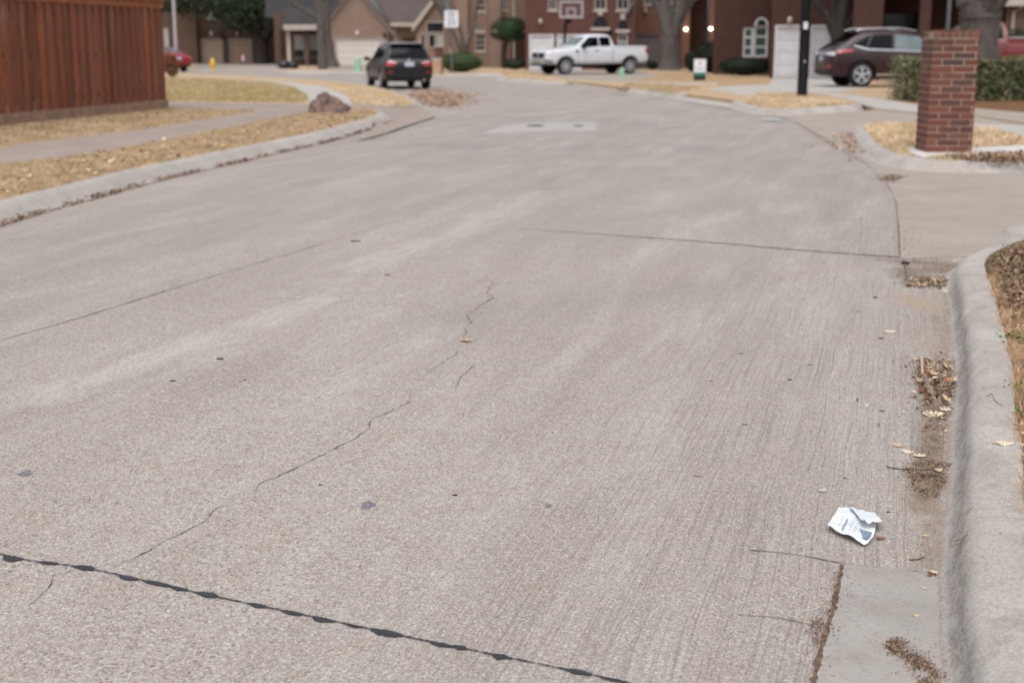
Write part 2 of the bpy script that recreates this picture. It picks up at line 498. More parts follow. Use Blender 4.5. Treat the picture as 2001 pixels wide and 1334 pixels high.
M['door_gray'] = plain('garage_grey', C(112, 104, 108, 1.05), 0.6, var=0.06)
M['pane'] = plain('window_glass', C(34, 36, 42, 0.8), 0.08, var=0.3, scale=1.2, spec=0.7)
M['pane_green'] = plain('window_glass_green', C(62, 84, 72, 0.9), 0.15, var=0.25, scale=2, spec=0.6)
M['blind'] = plain('window_blind', C(176, 180, 182, 1.0), 0.4, var=0.06)
M['black'] = plain('black_metal', C(14, 14, 17, 0.9), 0.5, var=0.2, spec=0.25)
M['darkwood'] = plain('dark_gate', C(66, 44, 34, 1), 0.9, var=0.3)
M['shadowwall'] = plain('porch_wall', C(56, 34, 32, 0.9), 0.9, var=0.25)
M['graypost'] = plain('galvanised_post', C(112, 112, 116, 0.9), 0.5, 0.3, var=0.1)
M['palepole'] = plain('pale_pole', C(176, 168, 172, 1.0), 0.5, var=0.06)
M['signwhite'] = plain('sign_white', C(232, 234, 238, 0.95), 0.4, var=0.03)
M['signblack'] = plain('sign_black', C(24, 24, 28, 0.9), 0.5, var=0.1)
M['teal'] = plain('sign_teal', C(14, 118, 106, 0.9), 0.5, var=0.08)
M['yellow'] = plain('hydrant_yellow', C(232, 190, 34, 0.9), 0.45, var=0.1)
M['pedestal'] = plain('pedestal_green', C(150, 196, 166, 0.9), 0.5, var=0.08)
M['paint_black'] = paint('paint_black', C(6, 8, 14, 0.9), 0.3, 0.3, 0.01)
M['paint_white'] = paint('paint_white', C(220, 223, 231, 0.95), 0.3)
M['paint_maroon'] = paint('paint_maroon', C(42, 10, 19, 0.9), 0.32, 0.25, 0.02)
M['paint_red'] = paint('paint_red', C(118, 16, 24, 0.85), 0.25)
M['paint_sedan'] = paint('paint_sedan_red', C(150, 32, 44, 0.9), 0.25)
M['cladding'] = plain('black_cladding', C(30, 31, 34, 0.9), 0.7, var=0.15)
M['glass'] = plain('car_glass', C(14, 17, 22, 0.8), 0.06, var=0.3, scale=1.5, spec=0.2)
M['glass_light'] = plain('car_glass_pale', C(120, 134, 138, 0.7), 0.08, var=0.3, scale=1.5, spec=0.5)
M['rubber'] = plain('tyre_rubber', C(28, 28, 30, 0.9), 0.9, var=0.2)
M['rim'] = plain('rim_alloy', C(196, 198, 204, 0.9), 0.35, 0.25, var=0.08)
M['chrome'] = plain('chrome', C(200, 202, 206, 0.95), 0.2, 0.8, var=0.05)
M['rail'] = plain('silver_rail', C(170, 172, 176, 0.9), 0.35, 0.5, var=0.05)
M['lamp_red'] = plain('tail_lamp_red', C(176, 24, 34, 0.9), 0.15, var=0.15, spec=0.8, coat=0.6)
M['lamp_clear'] = plain('lamp_clear', C(206, 206, 210, 0.9), 0.12, var=0.1, spec=0.8, coat=0.6)
M['lamp_amber'] = plain('lamp_amber', C(206, 120, 60, 0.9), 0.2, var=0.1)
M['plate'] = plain('licence_plate', C(178, 186, 198, 0.85), 0.4, var=0.05)
M['bag'] = plain('black_bag', C(30, 31, 38, 0.9), 0.3, var=0.3, spec=0.6)
M['hoop'] = plain('hoop_gray', C(178, 176, 178, 0.9), 0.5, var=0.06)
M['hoop_clear'] = plain('backboard_acrylic', C(112, 84, 80, 0.8), 0.2, var=0.12)
M['pillar_brick'] = None
M['mortar'] = concrete('mortar', C(168, 150, 134, 1.0), C(190, 172, 156, 1.0), C(120, 106, 92, 0.8), 0.4, 0.4, 40)
M['concrete_gray'] = concrete('old_concrete', C(150, 146, 142, 0.8), C(186, 182, 178, 0.8), C(130, 122, 114, 0.8), 0.3, 0.3)


def pillar_brick():
    n = N('pillar_brick')
    o = n.tc()
    col = n.ramp(n.island(), [(0.0, C(112, 64, 54, 0.9)), (0.2, C(132, 80, 66, 0.9)), (0.4, C(96, 62, 56, 0.9)), (0.6, C(122, 70, 58, 0.9)), (0.8, C(84, 64, 60, 0.9)), (1.0, C(138, 88, 70, 0.9))])
    a = n.noise(o, 18, 5, 0.7)
    col = n.mix(n.math('MULTIPLY', n.step(a, 0.5, 0.75), 0.45), col, C(84, 60, 54, 1.0))
    b = n.noise(o, 3.2, 4, 0.6)
    sx = n.t.nodes.new('ShaderNodeSeparateXYZ')
    n.set(sx.inputs[0], o)
    top = n.math('MULTIPLY', n.step(sx.outputs[2], 1.25, 1.65), n.step(b, 0.42, 0.62))
    col = n.mix(n.math('MULTIPLY', top, 0.55), col, C(110, 96, 74, 1.0))
    n.p(Base_Color=col, Roughness=0.92)
    n.bump(a, 0.4, 0.006)
    return n.m


M['pillar_brick'] = pillar_brick()


def lit_lamp():
    n = N('lit_globe')
    n.p(Base_Color=(1, 0.95, 0.85, 1), Roughness=0.4)
    n.b.inputs['Emission Color'].default_value = (1.0, 0.86, 0.66, 1)
    n.b.inputs['Emission Strength'].default_value = 6.0
    return n.m


M['lit'] = lit_lamp()


def boulder_mat():
    n = N('boulder_stone')
    o = n.tc()
    a = n.noise(o, 2.2, 5, 0.65, 0.8)
    col = n.ramp(a, [(0.25, C(78, 70, 76, 0.8)), (0.42, C(112, 98, 98, 0.8)), (0.50, C(154, 116, 92, 0.8)), (0.56, C(104, 94, 100, 0.8)), (0.68, C(128, 114, 112, 0.8)), (0.78, C(176, 152, 130, 0.8))])
    b = n.noise(o, 8, 5, 0.7)
    col = n.mix(n.math('MULTIPLY', n.step(b, 0.55, 0.75), 0.45), col, C(146, 98, 74, 0.8))
    n.p(Base_Color=col, Roughness=0.9)
    n.bump(b, 0.6, 0.03)
    return n.m


M['boulder'] = boulder_mat()


def paper_mat():
    n = N('wrapper_paper')
    o = n.tc()
    a = n.noise(o, 28, 4, 0.6)
    b = n.noise(o, 9, 3)
    col = n.ramp(b, [(0.35, C(214, 224, 234, 0.95)), (0.6, C(232, 234, 234, 0.95))])
    col = n.mix(n.math('MULTIPLY', n.step(a, 0.55, 0.7), 0.35), col, C(190, 200, 212, 0.95))
    n.p(Base_Color=col, Roughness=0.55)
    n.bump(a, 0.5, 0.003)
    return n.m


M['paper'] = paper_mat()
M['ink'] = plain('faded_ink', C(120, 128, 146, 0.9), 0.6, var=0.3, scale=80)
M['ink_pale'] = plain('pale_ink', C(172, 182, 192, 0.9), 0.6, var=0.2, scale=80)
M['ink_blue'] = plain('blue_print', C(130, 144, 168, 0.9), 0.5, var=0.3, scale=60)
M['ink_dark'] = plain('dark_print', C(40, 46, 60, 0.9), 0.5, var=0.2)


# ------------------------------------------------------------------ mesh helpers
def tag(o, label=None, cat=None, group=None, kind=None):
    if label: o['label'] = label
    if cat: o['category'] = cat
    if group: o['group'] = group
    if kind: o['kind'] = kind
    return o


def link(name, me, mat, parent=None, smooth=False):
    o = bpy.data.objects.new(name, me)
    COL.objects.link(o)
    if mat is not None:
        me.materials.append(mat)
    if parent is not None:
        o.parent = parent
    if smooth:
        me.polygons.foreach_set('use_smooth', [True] * len(me.polygons))
    return o


def empty(name, loc=(0, 0, 0), rz=0.0, scale=1.0):
    o = bpy.data.objects.new(name, None)
    COL.objects.link(o)
    o.location = loc
    o.rotation_euler = (0, 0, rz)
    o.scale = (scale,) * 3
    o.empty_display_size = 0.2
    return o


class MB:
    def __init__(self):
        self.v = []
        self.f = []

    def add(self, verts, faces):
        k = len(self.v)
        self.v += [tuple(p) for p in verts]
        self.f += [tuple(i + k for i in f) for f in faces]
        return self

    def box(self, x0, x1, y0, y1, z0, z1):
        return self.add([(x0, y0, z0), (x1, y0, z0), (x1, y1, z0), (x0, y1, z0), (x0, y0, z1), (x1, y0, z1), (x1, y1, z1), (x0, y1, z1)],
                        [(0, 3, 2, 1), (4, 5, 6, 7), (0, 1, 5, 4), (1, 2, 6, 5), (2, 3, 7, 6), (3, 0, 4, 7)])

    def obox(self, c, size, mat=None):
        m = mat or Matrix.Identity(3)
        hx, hy, hz = size[0] / 2, size[1] / 2, size[2] / 2
        vs = [Vector(c) + m @ Vector((sx * hx, sy * hy, sz * hz)) for sz in (-1, 1) for sy in (-1, 1) for sx in (-1, 1)]
        return self.add(vs, [(0, 2, 3, 1), (4, 5, 7, 6), (0, 1, 5, 4), (1, 3, 7, 5), (3, 2, 6, 7), (2, 0, 4, 6)])

    def prism(self, poly, z0, z1):
        n = len(poly)
        a = sum(poly[i][0] * poly[(i + 1) % n][1] - poly[(i + 1) % n][0] * poly[i][1] for i in range(n))
        if a < 0:
            poly = poly[::-1]
        vs = [(p[0], p[1], z0) for p in poly] + [(p[0], p[1], z1) for p in poly]
        fs = [tuple(range(n - 1, -1, -1)), tuple(range(n, 2 * n))]
        fs += [(i, (i + 1) % n, n + (i + 1) % n, n + i) for i in range(n)]
        return self.add(vs, fs)

    def tube(self, path, radii, n=8):
        path = [Vector(p) for p in path]
        if not hasattr(radii, '__len__'):
            radii = [radii] * len(path)
        rings = []
        for i, p in enumerate(path):
            d = (path[min(i + 1, len(path) - 1)] - path[max(i - 1, 0)]).normalized()
            up = Vector((0, 0, 1)) if abs(d.z) < 0.9 else Vector((1, 0, 0))
            a = d.cross(up).normalized()
            b = d.cross(a).normalized()
            rings.append([p + (a * math.cos(2 * PI * k / n) + b * math.sin(2 * PI * k / n)) * radii[i] for k in range(n)])
        vs = [q for r in rings for q in r]
        fs = []
        for i in range(len(path) - 1):
            for k in range(n):
                fs.append((i * n + k, i * n + (k + 1) % n, (i + 1) * n + (k + 1) % n, (i + 1) * n + k))
        fs.append(tuple(range(n)))
        m = (len(path) - 1) * n
        fs.append(tuple(range(m + n - 1, m - 1, -1)))
        return self.add(vs, fs)

    def lathe(self, prof, c=(0, 0, 0), n=24, axis='z'):
        vs = []
        for r, h in prof:
            for k in range(n):
                a = 2 * PI * k / n
                x, y = r * math.cos(a), r * math.sin(a)
                p = (x, y, h) if axis == 'z' else ((x, h, y) if axis == 'y' else (h, x, y))
                vs.append((p[0] + c[0], p[1] + c[1], p[2] + c[2]))
        fs = []
        for i in range(len(prof) - 1):
            for k in range(n):
                fs.append((i * n + k, i * n + (k + 1) % n, (i + 1) * n + (k + 1) % n, (i + 1) * n + k))
        fs.append(tuple(range(n - 1, -1, -1)))
        m = (len(prof) - 1) * n
        fs.append(tuple(range(m, m + n)))
        return self.add(vs, fs)

    def build(self, name, mat, parent=None, smooth=False, fix=True):
        me = bpy.data.meshes.new(name)
        me.from_pydata(self.v, [], self.f)
        if fix:
            bm = bmesh.new()
            bm.from_mesh(me)
            bmesh.ops.recalc_face_normals(bm, faces=bm.faces)
            bm.to_mesh(me)
            bm.free()
        me.update()
        o = link(name, me, mat, parent, smooth)
        if smooth:
            me.set_sharp_from_angle(angle=R(40))
        return o


def soup(name, verts, k, mat, parent=None, smooth=False):
    """numpy triangle / quad soup: verts (n*k, 3), k corners each"""
    verts = np.asarray(verts, dtype=np.float32)
    nf = len(verts) // k
    me = bpy.data.meshes.new(name)
    me.vertices.add(len(verts))
    me.vertices.foreach_set('co', verts.ravel())
    me.loops.add(nf * k)
    me.loops.foreach_set('vertex_index', np.arange(nf * k, dtype=np.int32))
    me.polygons.add(nf)
    me.polygons.foreach_set('loop_start', np.arange(0, nf * k, k, dtype=np.int32))
    me.update(calc_edges=True)
    return link(name, me, mat, parent, smooth)


def smooth_path(pts, step=0.25, closed=False):
    pts = [Vector((p[0], p[1])) for p in pts]
    out = []
    n = len(pts)
    for i in range(n - 1):
        p0, p1, p2, p3 = pts[max(i - 1, 0)], pts[i], pts[i + 1], pts[min(i + 2, n - 1)]
        k = max(1, int((p2 - p1).length / step))
        for j in range(k):
            t = j / k
            out.append(0.5 * ((2 * p1) + (p2 - p0) * t + (2 * p0 - 5 * p1 + 4 * p2 - p3) * t * t + (3 * p1 - p0 - 3 * p2 + p3) * t ** 3))
    out.append(pts[-1])
    return out


def normals2(path):
    ns = []
    for i in range(len(path)):
        d = (path[min(i + 1, len(path) - 1)] - path[max(i - 1, 0)])
        d = d.normalized() if d.length > 1e-9 else Vector((0, 1))
        ns.append(Vector((-d.y, d.x)))          # left of travel
    return ns


def offset(path, d):
    return [p + n * d for p, n in zip(path, normals2(path))]


KERB = [(-0.066, 0.0008), (-0.048, 0.005), (-0.03, 0.014), (-0.012, 0.032), (0.004, 0.06), (0.018, 0.092), (0.038, 0.118), (0.066, 0.134), (0.10, 0.1405), (0.16, 0.142), (0.198, 0.141), (0.206, 0.132), (0.207, -0.2)]


KERB_SLOPED = [(-0.11, 0.0008), (-0.08, 0.007), (-0.05, 0.022), (-0.01, 0.05), (0.03, 0.08), (0.07, 0.11), (0.10, 0.127), (0.13, 0.137), (0.165, 0.1405), (0.198, 0.141), (0.206, 0.13), (0.207, -0.2)]


def kerb(path, side, prof=None, zs=None, jitter=0.004, seed=1, mat='kerb', rough=0.0):
    from mathutils import noise as mn
    if prof is None:
        prof = KERB if mat == 'kerb' else KERB_SLOPED
    if rough:
        q = []
        for a, b in zip(prof[:-1], prof[1:]):
            k = max(1, int(math.hypot(b[0] - a[0], min(0.1, abs(b[1] - a[1]))) / 0.012))
            q += [(a[0] + (b[0] - a[0]) * j / k, a[1] + (b[1] - a[1]) * j / k) for j in range(k)]
        prof = q + [prof[-1]]
    ns = normals2(path)
    r = random.Random(seed)
    m = len(prof)
    vs, fs = [], []
    ph = [r.uniform(0, 6.28) for _ in range(4)]
    for i, (p, nn) in enumerate(zip(path, ns)):
        zk = 1.0 if zs is None else zs[i]
        w = jitter * (math.sin(i * 0.13 + ph[0]) + 0.5 * math.sin(i * 0.31 + ph[1]))
        for s, z in prof:
            q = p + nn * side * (s + w)
            zz = z * zk if z > 0 else z
            if rough and 0.001 < z and s < 0.2:
                e = Vector((q.x, q.y, z))
                d = rough * (mn.noise(e * 4.0) * 1.6 + mn.noise(e * 15.0) + 0.55 * mn.noise(e * 55.0)) * min(1.0, z / 0.03)
                chip = max(0.0, mn.noise(e * 11.0 + Vector((9, 3, 1))) - 0.32) * 0.05 * math.exp(-((z - 0.125) / 0.02) ** 2) * (s < 0.1)
                q = q + nn * side * (d + chip)
                zz += d * 0.6 - chip * 0.6
            vs.append((q.x, q.y, zz))
    for i in range(len(path) - 1):
        for k in range(m - 1):
            fs.append((i * m + k, i * m + k + 1, (i + 1) * m + k + 1, (i + 1) * m + k))
    fs.append(tuple(range(m)))
    e = (len(path) - 1) * m
    fs.append(tuple(range(e + m - 1, e - 1, -1)))
    b = MB().add(vs, fs)
    o = b.build('kerb', M[mat], smooth=True)
    tag(o, kind='structure')
    return o


def in_poly(P, poly):
    x, y = P[:, 0], P[:, 1]
    inside = np.zeros(len(P), bool)
    n = len(poly)
    j = n - 1
    for i in range(n):
        xi, yi = poly[i][0], poly[i][1]
        xj, yj = poly[j][0], poly[j][1]
        c = ((yi > y) != (yj > y)) & (x < (xj - xi) * (y - yi) / (yj - yi + 1e-12) + xi)
        inside ^= c
        j = i
    return inside


def scatter(poly, n):
    a = np.array([[p[0], p[1]] for p in poly])
    lo, hi = a.min(0), a.max(0)
    out = np.zeros((0, 2))
    while len(out) < n:
        P = rng.uniform(lo, hi, (n * 2, 2))
        out = np.vstack([out, P[in_poly(P, poly)]])
    return out[:n]


def blades(name, P, h0, h1, z, mat, lean=0.8, w=0.004, label=None, cat='grass'):
    n = len(P)
    h = rng.uniform(h0, h1, n)
    b = rng.uniform(0, 2 * PI, n)
    a = b + PI / 2 + rng.uniform(-0.35, 0.35, n)
    l = h * np.clip(np.abs(rng.normal(0, lean, n)), 0, 1.3)
    ww = rng.uniform(0.6, 1.4, n) * w
    base = np.column_stack([P, np.full(n, z) if np.isscalar(z) else z])
    side = np.column_stack([np.cos(a), np.sin(a), np.zeros(n)]) * ww[:, None]
    tip = base + np.column_stack([np.cos(b) * l, np.sin(b) * l, h * rng.uniform(0.6, 1.0, n)])
    q = np.stack([base - side, base + side, tip + side * 0.25, tip - side * 0.25], 1).reshape(-1, 3)
    o = soup(name, q, 4, mat)
    tag(o, label, cat, kind='stuff')
    return o


def flakes(P, z0, z1, s0, s1, tilt=0.5):
    n = len(P)
    s = rng.uniform(s0, s1, n)
    el = rng.uniform(0.25, 0.9, n)
    a = rng.uniform(0, 2 * PI, n)
    u = np.column_stack([np.cos(a), np.sin(a), rng.normal(0, tilt, n)]) * s[:, None]
    v = np.column_stack([-np.sin(a), np.cos(a), rng.normal(0, tilt, n)]) * (s * el)[:, None]
    c = np.column_stack([P, rng.uniform(z0, z1, n)])
    return np.stack([c - u * 0.5, c + v * 0.5, c + u * 0.5, c - v * 0.5], 1).reshape(-1, 3)


def leafquads(Cn, s0, s1):
    n = len(Cn)
    s = rng.uniform(s0, s1, n)
    u = rng.normal(0, 1, (n, 3))
    u /= np.linalg.norm(u, axis=1)[:, None]
    t = rng.normal(0, 1, (n, 3))
    v = np.cross(u, t)
    v /= np.linalg.norm(v, axis=1)[:, None]
    u *= s[:, None]
    v *= (s * 0.5)[:, None]
    return np.stack([Cn - u * 0.5, Cn + v * 0.5, Cn + u * 0.5, Cn - v * 0.5], 1).reshape(-1, 3)


def jag_strip(path, w0, w1, z, seed=0, wob=0.3, blob=None, taper=None):
    """flat strip of uneven width along a world path"""
    r = random.Random(seed)
    ns = normals2(path)
    vs, fs = [], []
    for i, (p, nn) in enumerate(zip(path, ns)):
        w = r.uniform(w0, w1) * 0.5
        wa, wb = w * r.uniform(1 - wob, 1 + wob), w * r.uniform(1 - wob, 1 + wob)
        if taper:
            t_ = i / max(1, len(path) - 1)
            k_ = taper(t_)
            wa, wb = wa * k_, wb * k_
        if blob:
            wa += blob[i][0]
            wb += blob[i][1]
        a, b = p + nn * wa, p - nn * wb
        vs += [(a.x, a.y, z), (b.x, b.y, z)]
    for i in range(len(path) - 1):
        fs.append((2 * i, 2 * i + 1, 2 * i + 3, 2 * i + 2))
    return MB().add(vs, fs)
# ------------------------------------------------------------------ ground, road, kerbs
def WP(pts, z=0.0):
    return [G(x, y, z) for x, y in pts]


def W2(pts, z=0.0):
    return [Vector((g.x, g.y)) for g in WP(pts, z)]


ZL = 0.13
g = MB()
g.add([(-400, -60, -0.12), (400, -60, -0.12), (400, 500, -0.12), (-400, 500, -0.12)], [(0, 1, 2, 3)])
tag(g.build('ground', M['lawn']), kind='structure')

# flow lines (foot of each kerb), world metres
FA = smooth_path([Vector((-4.9, 4.0)), Vector((-4.9, 8.5))] + W2([(0, 432), (150, 391), (300, 351), (500, 306), (640, 274), (700, 256), (742, 243), (757, 234), (752, 228), (728, 223), (690, 221)]), 0.25)
g0 = G(1887, 1334, 0.05)
FE = [Vector((g0.x - 0.32 * k, g0.y - 1.05 * k)) for k in (4, 3, 2, 1, 0.4)] + W2([(1887, 1334), (1874, 1220), (1866, 1110), (1872, 1030), (1879, 930), (1880, 850), (1884, 770), (1885, 710), (1878, 660), (1871, 600), (1864, 562)], 0.05)
FE_main = smooth_path(FE, 0.12)
FE_ret = smooth_path([FE_main[-1]] + W2([(1862, 540), (1872, 522), (1897, 506), (1940, 488), (2010, 470), (2150, 440)], 0.05) + [Vector((14, 12.3))], 0.12)

# road sheet with painted wear and shade attributes
def axis(lo, hi, f0, f1, fine, coarse):
    a = list(np.arange(lo, f0, coarse)) + list(np.arange(f0, f1, fine)) + list(np.arange(f1, hi + coarse, coarse))
    return np.array(a, dtype=np.float64)


gx = axis(-90, 90, -7.5, 8.0, 0.055, 3.0)
gy = axis(-20, 110, 1.5, 32.0, 0.055, 3.0)
XX, YY = np.meshgrid(gx, gy)
nx, ny = len(gx), len(gy)
V = np.column_stack([XX.ravel(), YY.ravel(), np.zeros(nx * ny)])


def pdist(path):
    best = np.full(len(V), 1e9)
    for a, b in zip(path[:-1], path[1:]):
        ax, ay, bx, by = a[0], a[1], b[0], b[1]
        dx, dy = bx - ax, by - ay
        L = dx * dx + dy * dy + 1e-12
        t = np.clip(((V[:, 0] - ax) * dx + (V[:, 1] - ay) * dy) / L, 0, 1)
        d = np.hypot(V[:, 0] - ax - t * dx, V[:, 1] - ay - t * dy)
        best = np.minimum(best, d)
    return best


def soft(path, w):
    return np.exp(-(pdist(path) / w) ** 2)


def sm(x, a, b):
    t = np.clip((x - a) / (b - a), 0, 1)
    return t * t * (3 - 2 * t)


line_e = FE_main[::6] + [FE_main[-1] + Vector((0.45, 1.5)) * k for k in (1, 3, 6)]
de = pdist(line_e)
A = {}
A['broom'] = sm(de, 2.3, 0.9) * 0.95
A['worn'] = np.maximum.reduce([soft(W2([(110, 775), (300, 700), (430, 655), (620, 588)]), 0.26), 0.7 * soft(W2([(620, 690), (760, 600)]), 0.3),
                               0.95 * soft(W2([(700, 525), (900, 452), (1045, 376)]), 0.36), 0.9 * soft(W2([(990, 392), (1045, 376)]), 0.22), 0.7 * soft(W2([(170, 680), (260, 655)]), 0.12),
                               0.75 * soft(W2([(1080, 318), (1380, 322)]), 0.5), 0.7 * soft(W2([(1150, 760), (1480, 560)]), 0.35), 0.8 * soft(W2([(560, 800), (860, 640)]), 0.3), 0.7 * soft(W2([(1200, 520), (1480, 400), (1540, 360)]), 0.4), 0.75 * soft(W2([(0, 870), (420, 690)]), 0.3), 0.7 * soft(W2([(640, 560), (1000, 420)]), 0.5),
                               0.5 * soft(W2([(1350, 420), (1420, 560)]), 0.4)])
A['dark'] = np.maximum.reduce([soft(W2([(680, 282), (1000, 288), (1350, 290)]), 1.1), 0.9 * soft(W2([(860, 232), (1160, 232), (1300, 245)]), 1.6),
                               0.5 * soft(W2([(0, 560), (420, 455), (900, 345)]), 0.8), 0.45 * soft(W2([(930, 620), (1300, 560)]), 0.5), 0.4 * soft(W2([(1300, 420), (1000, 470)]), 0.8), 0.5 * sm(V[:, 1] + 0.9 * V[:, 0], 9.0, 17.0) * (pdist(FA) > 0.0), 0.42 * soft(W2([(-300, 640), (100, 520), (400, 430), (700, 330)]), 1.5)])  # the broad left-lane and far terms paint shade into the road colour
A['dirt'] = np.maximum.reduce([0.95 * soft(W2([(1808, 720), (1826, 800), (1816, 880), (1812, 930), (1800, 990)]), 0.085), 0.62 * soft(W2([(1835, 620), (1850, 680), (1846, 850), (1835, 1000), (1820, 1110)]), 0.13),
                               0.85 * soft(W2([(1785, 930), (1845, 925)]), 0.07), 0.9 * soft(W2([(1768, 512), (1852, 516), (1852, 528), (1772, 528), (1776, 541), (1848, 545)]), 0.20), 0.8 * soft(W2([(1770, 510), (1772, 560)]), 0.05), 0.95 * soft(W2([(1770, 552), (1858, 560)]), 0.1),
                               1.0 * soft(offset(FA, -0.12)[3:-8], 0.11), 0.7 * soft(W2([(1665, 275), (1700, 315), (1740, 325)]), 0.35), 0.6 * soft(W2([(1735, 350), (1720, 345)]), 0.5),
                               0.7 * soft(W2([(1560, 240), (1640, 290)]), 0.2), 0.7 * soft(W2([(1128, 176), (1330, 196), (1440, 215), (1540, 235)]), 0.5), 0.85 * soft(W2([(835, 195), (890, 192)]), 0.9),
                               0.55 * soft(W2([(1757, 503), (1755, 440), (1752, 395), (1738, 366)]), 0.07), 0.6 * soft(W2([(1690, 505), (1757, 508)]), 0.08)])
A['tan'] = np.maximum.reduce([0.95 * soft(W2([(1770, 580), (1830, 605)]), 0.16), 0.6 * soft(W2([(1500, 540), (1640, 520), (1760, 512)]), 0.09), 0.5 * soft(W2([(1790, 640), (1840, 700), (1820, 1050)]), 0.15),
                              0.35 * soft(W2([(930, 560), (1300, 690), (1100, 800)]), 0.4)])
me = bpy.data.meshes.new('road')
idx = np.arange(nx * ny).reshape(ny, nx)
Fq = np.stack([idx[:-1, :-1], idx[:-1, 1:], idx[1:, 1:], idx[1:, :-1]], -1).reshape(-1, 4)
me.vertices.add(len(V))
me.vertices.foreach_set('co', V.astype(np.float32).ravel())
me.loops.add(Fq.size)
me.loops.foreach_set('vertex_index', Fq.astype(np.int32).ravel())
me.polygons.add(len(Fq))
me.polygons.foreach_set('loop_start', np.arange(0, Fq.size, 4, dtype=np.int32))
me.update(calc_edges=True)
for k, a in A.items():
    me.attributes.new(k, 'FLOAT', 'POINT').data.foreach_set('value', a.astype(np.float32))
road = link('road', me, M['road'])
tag(road, kind='structure')

# joints, cracks, tar : parts of the road
def px_strip(name, pts, w0, w1, mat, z=0.003, seed=0, step=0.05, wob=0.35, rough=0.0, curve=True, taper=None):
    P = W2(pts)
    path = smooth_path(P, step) if curve else None
    if path is None:
        path = []
        for a, b in zip(P[:-1], P[1:]):
            k = max(1, int((b - a).length / step))
            path += [a.lerp(b, j / k) for j in range(k)]
        path.append(P[-1])
    r = random.Random(seed)
    if rough:
        ns = normals2(path)
        off = 0
        q = []
        for p, nn in zip(path, ns):
            off = off * 0.6 + r.uniform(-rough, rough)
            q.append(p + nn * off)
        path = q
    if taper is None and name == 'crack':
        ph = r.uniform(0, 6)
        taper = lambda t: min(1.0, 0.3 + 6 * t, 0.3 + 6 * (1 - t)) * (1.1 + 0.6 * math.sin(t * 37 + ph) * math.sin(t * 17 + 1))
    return jag_strip(path, w0, w1, z, seed, wob, None, taper).build(name, mat, road, fix=False)


px_strip('joint', [(-900, 890), (-400, 770), (0, 665), (180, 614), (400, 545), (560, 498), (700, 455), (830, 410), (960, 350)], 0.007, 0.016, M['dark_groove'], seed=1, step=0.05, wob=0.6, taper=lambda t: max(0.12, 1.0 - 0.95 * t) * (0.75 + 0.25 * math.sin(t * 160) * math.sin(t * 61)))
px_strip('joint', [(1000, 447), (1200, 460), (1400, 475), (1560, 489), (1757, 503)], 0.014, 0.034, M['dark_groove'], seed=2, step=0.03, taper=lambda t: min(1.0, 0.12 + 1.9 * t))
px_strip('joint', [(1560, 240), (1640, 288), (1700, 325), (1738, 366), (1752, 395), (1757, 440), (1760, 503)], 0.014, 0.03, M['groove'], seed=3, step=0.05)
px_strip('joint', [(1766, 508), (1770, 535), (1771, 560)], 0.006, 0.018, M['groove'], seed=4, step=0.03)
px_strip('joint', [(1465, 1075), (1560, 1085), (1645, 1101), (1720, 1110), (1800, 1119), (1822, 1124)], 0.0025, 0.006, M['groove'], seed=5, step=0.02)
px_strip('joint', [(1443, 1202), (1520, 1208), (1588, 1222)], 0.002, 0.004, M['groove'], seed=6, step=0.02)
px_strip('joint', [(850, 230), (800, 246), (752, 263), (705, 275)], 0.05, 0.10, M['dark_groove'], z=0.010, seed=7, step=0.2)
px_strip('joint', [(690, 273), (780, 275)], 0.02, 0.05, M['groove'], seed=8, step=0.2)
px_strip('joint', [(1300, 345), (1500, 350), (1710, 335)], 0.006, 0.012, M['groove'], seed=18, step=0.2)
CK = plain('crack_dirt', C(84, 75, 70, 0.75), 0.95, var=0.5, scale=60)
px_strip('crack', [(955, 545), (966, 555), (952, 570), (962, 582), (938, 600), (914, 618), (922, 630), (910, 650), (906, 664)], 0.00140, 0.00490, CK, seed=9, step=0.03, rough=0.012, curve=False)
px_strip('crack', [(894, 682), (892, 692), (860, 712), (835, 728)], 0.00105, 0.00266, CK, seed=10, step=0.03, rough=0.006, curve=False)
px_strip('crack', [(803, 765), (798, 788), (770, 800), (745, 812), (728, 818), (722, 836), (700, 852), (672, 868), (640, 884), (598, 905), (560, 924), (520, 940), (505, 950), (500, 962)], 0.00105, 0.00446, CK, seed=11, step=0.02, rough=0.004, curve=False)
px_strip('crack', [(450, 984), (425, 993), (400, 1018), (372, 1034), (345, 1048), (318, 1059), (290, 1078), (262, 1090), (240, 1100), (222, 1112)], 0.00105, 0.00446, CK, seed=12, step=0.018, rough=0.004, curve=False)
px_strip('crack', [(142, 1112), (128, 1122), (106, 1124), (101, 1142), (95, 1150), (82, 1162), (72, 1172), (60, 1182), (58, 1190), (40, 1198)], 0.00105, 0.00310, CK, seed=13, step=0.015, rough=0.003, curve=False)
px_strip('crack', [(560, 596), (630, 594), (700, 588)], 0.003, 0.006, M['groove'], seed=14, step=0.05, rough=0.01, curve=False)
px_strip('crack', [(966, 557), (1010, 553), (1080, 552)], 0.002, 0.005, M['groove'], seed=15, step=0.05, rough=0.008, curve=False)
px_strip('crack', [(930, 710), (905, 735), (885, 762)], 0.002, 0.004, M['groove'], seed=16, step=0.03, rough=0.008, curve=False)

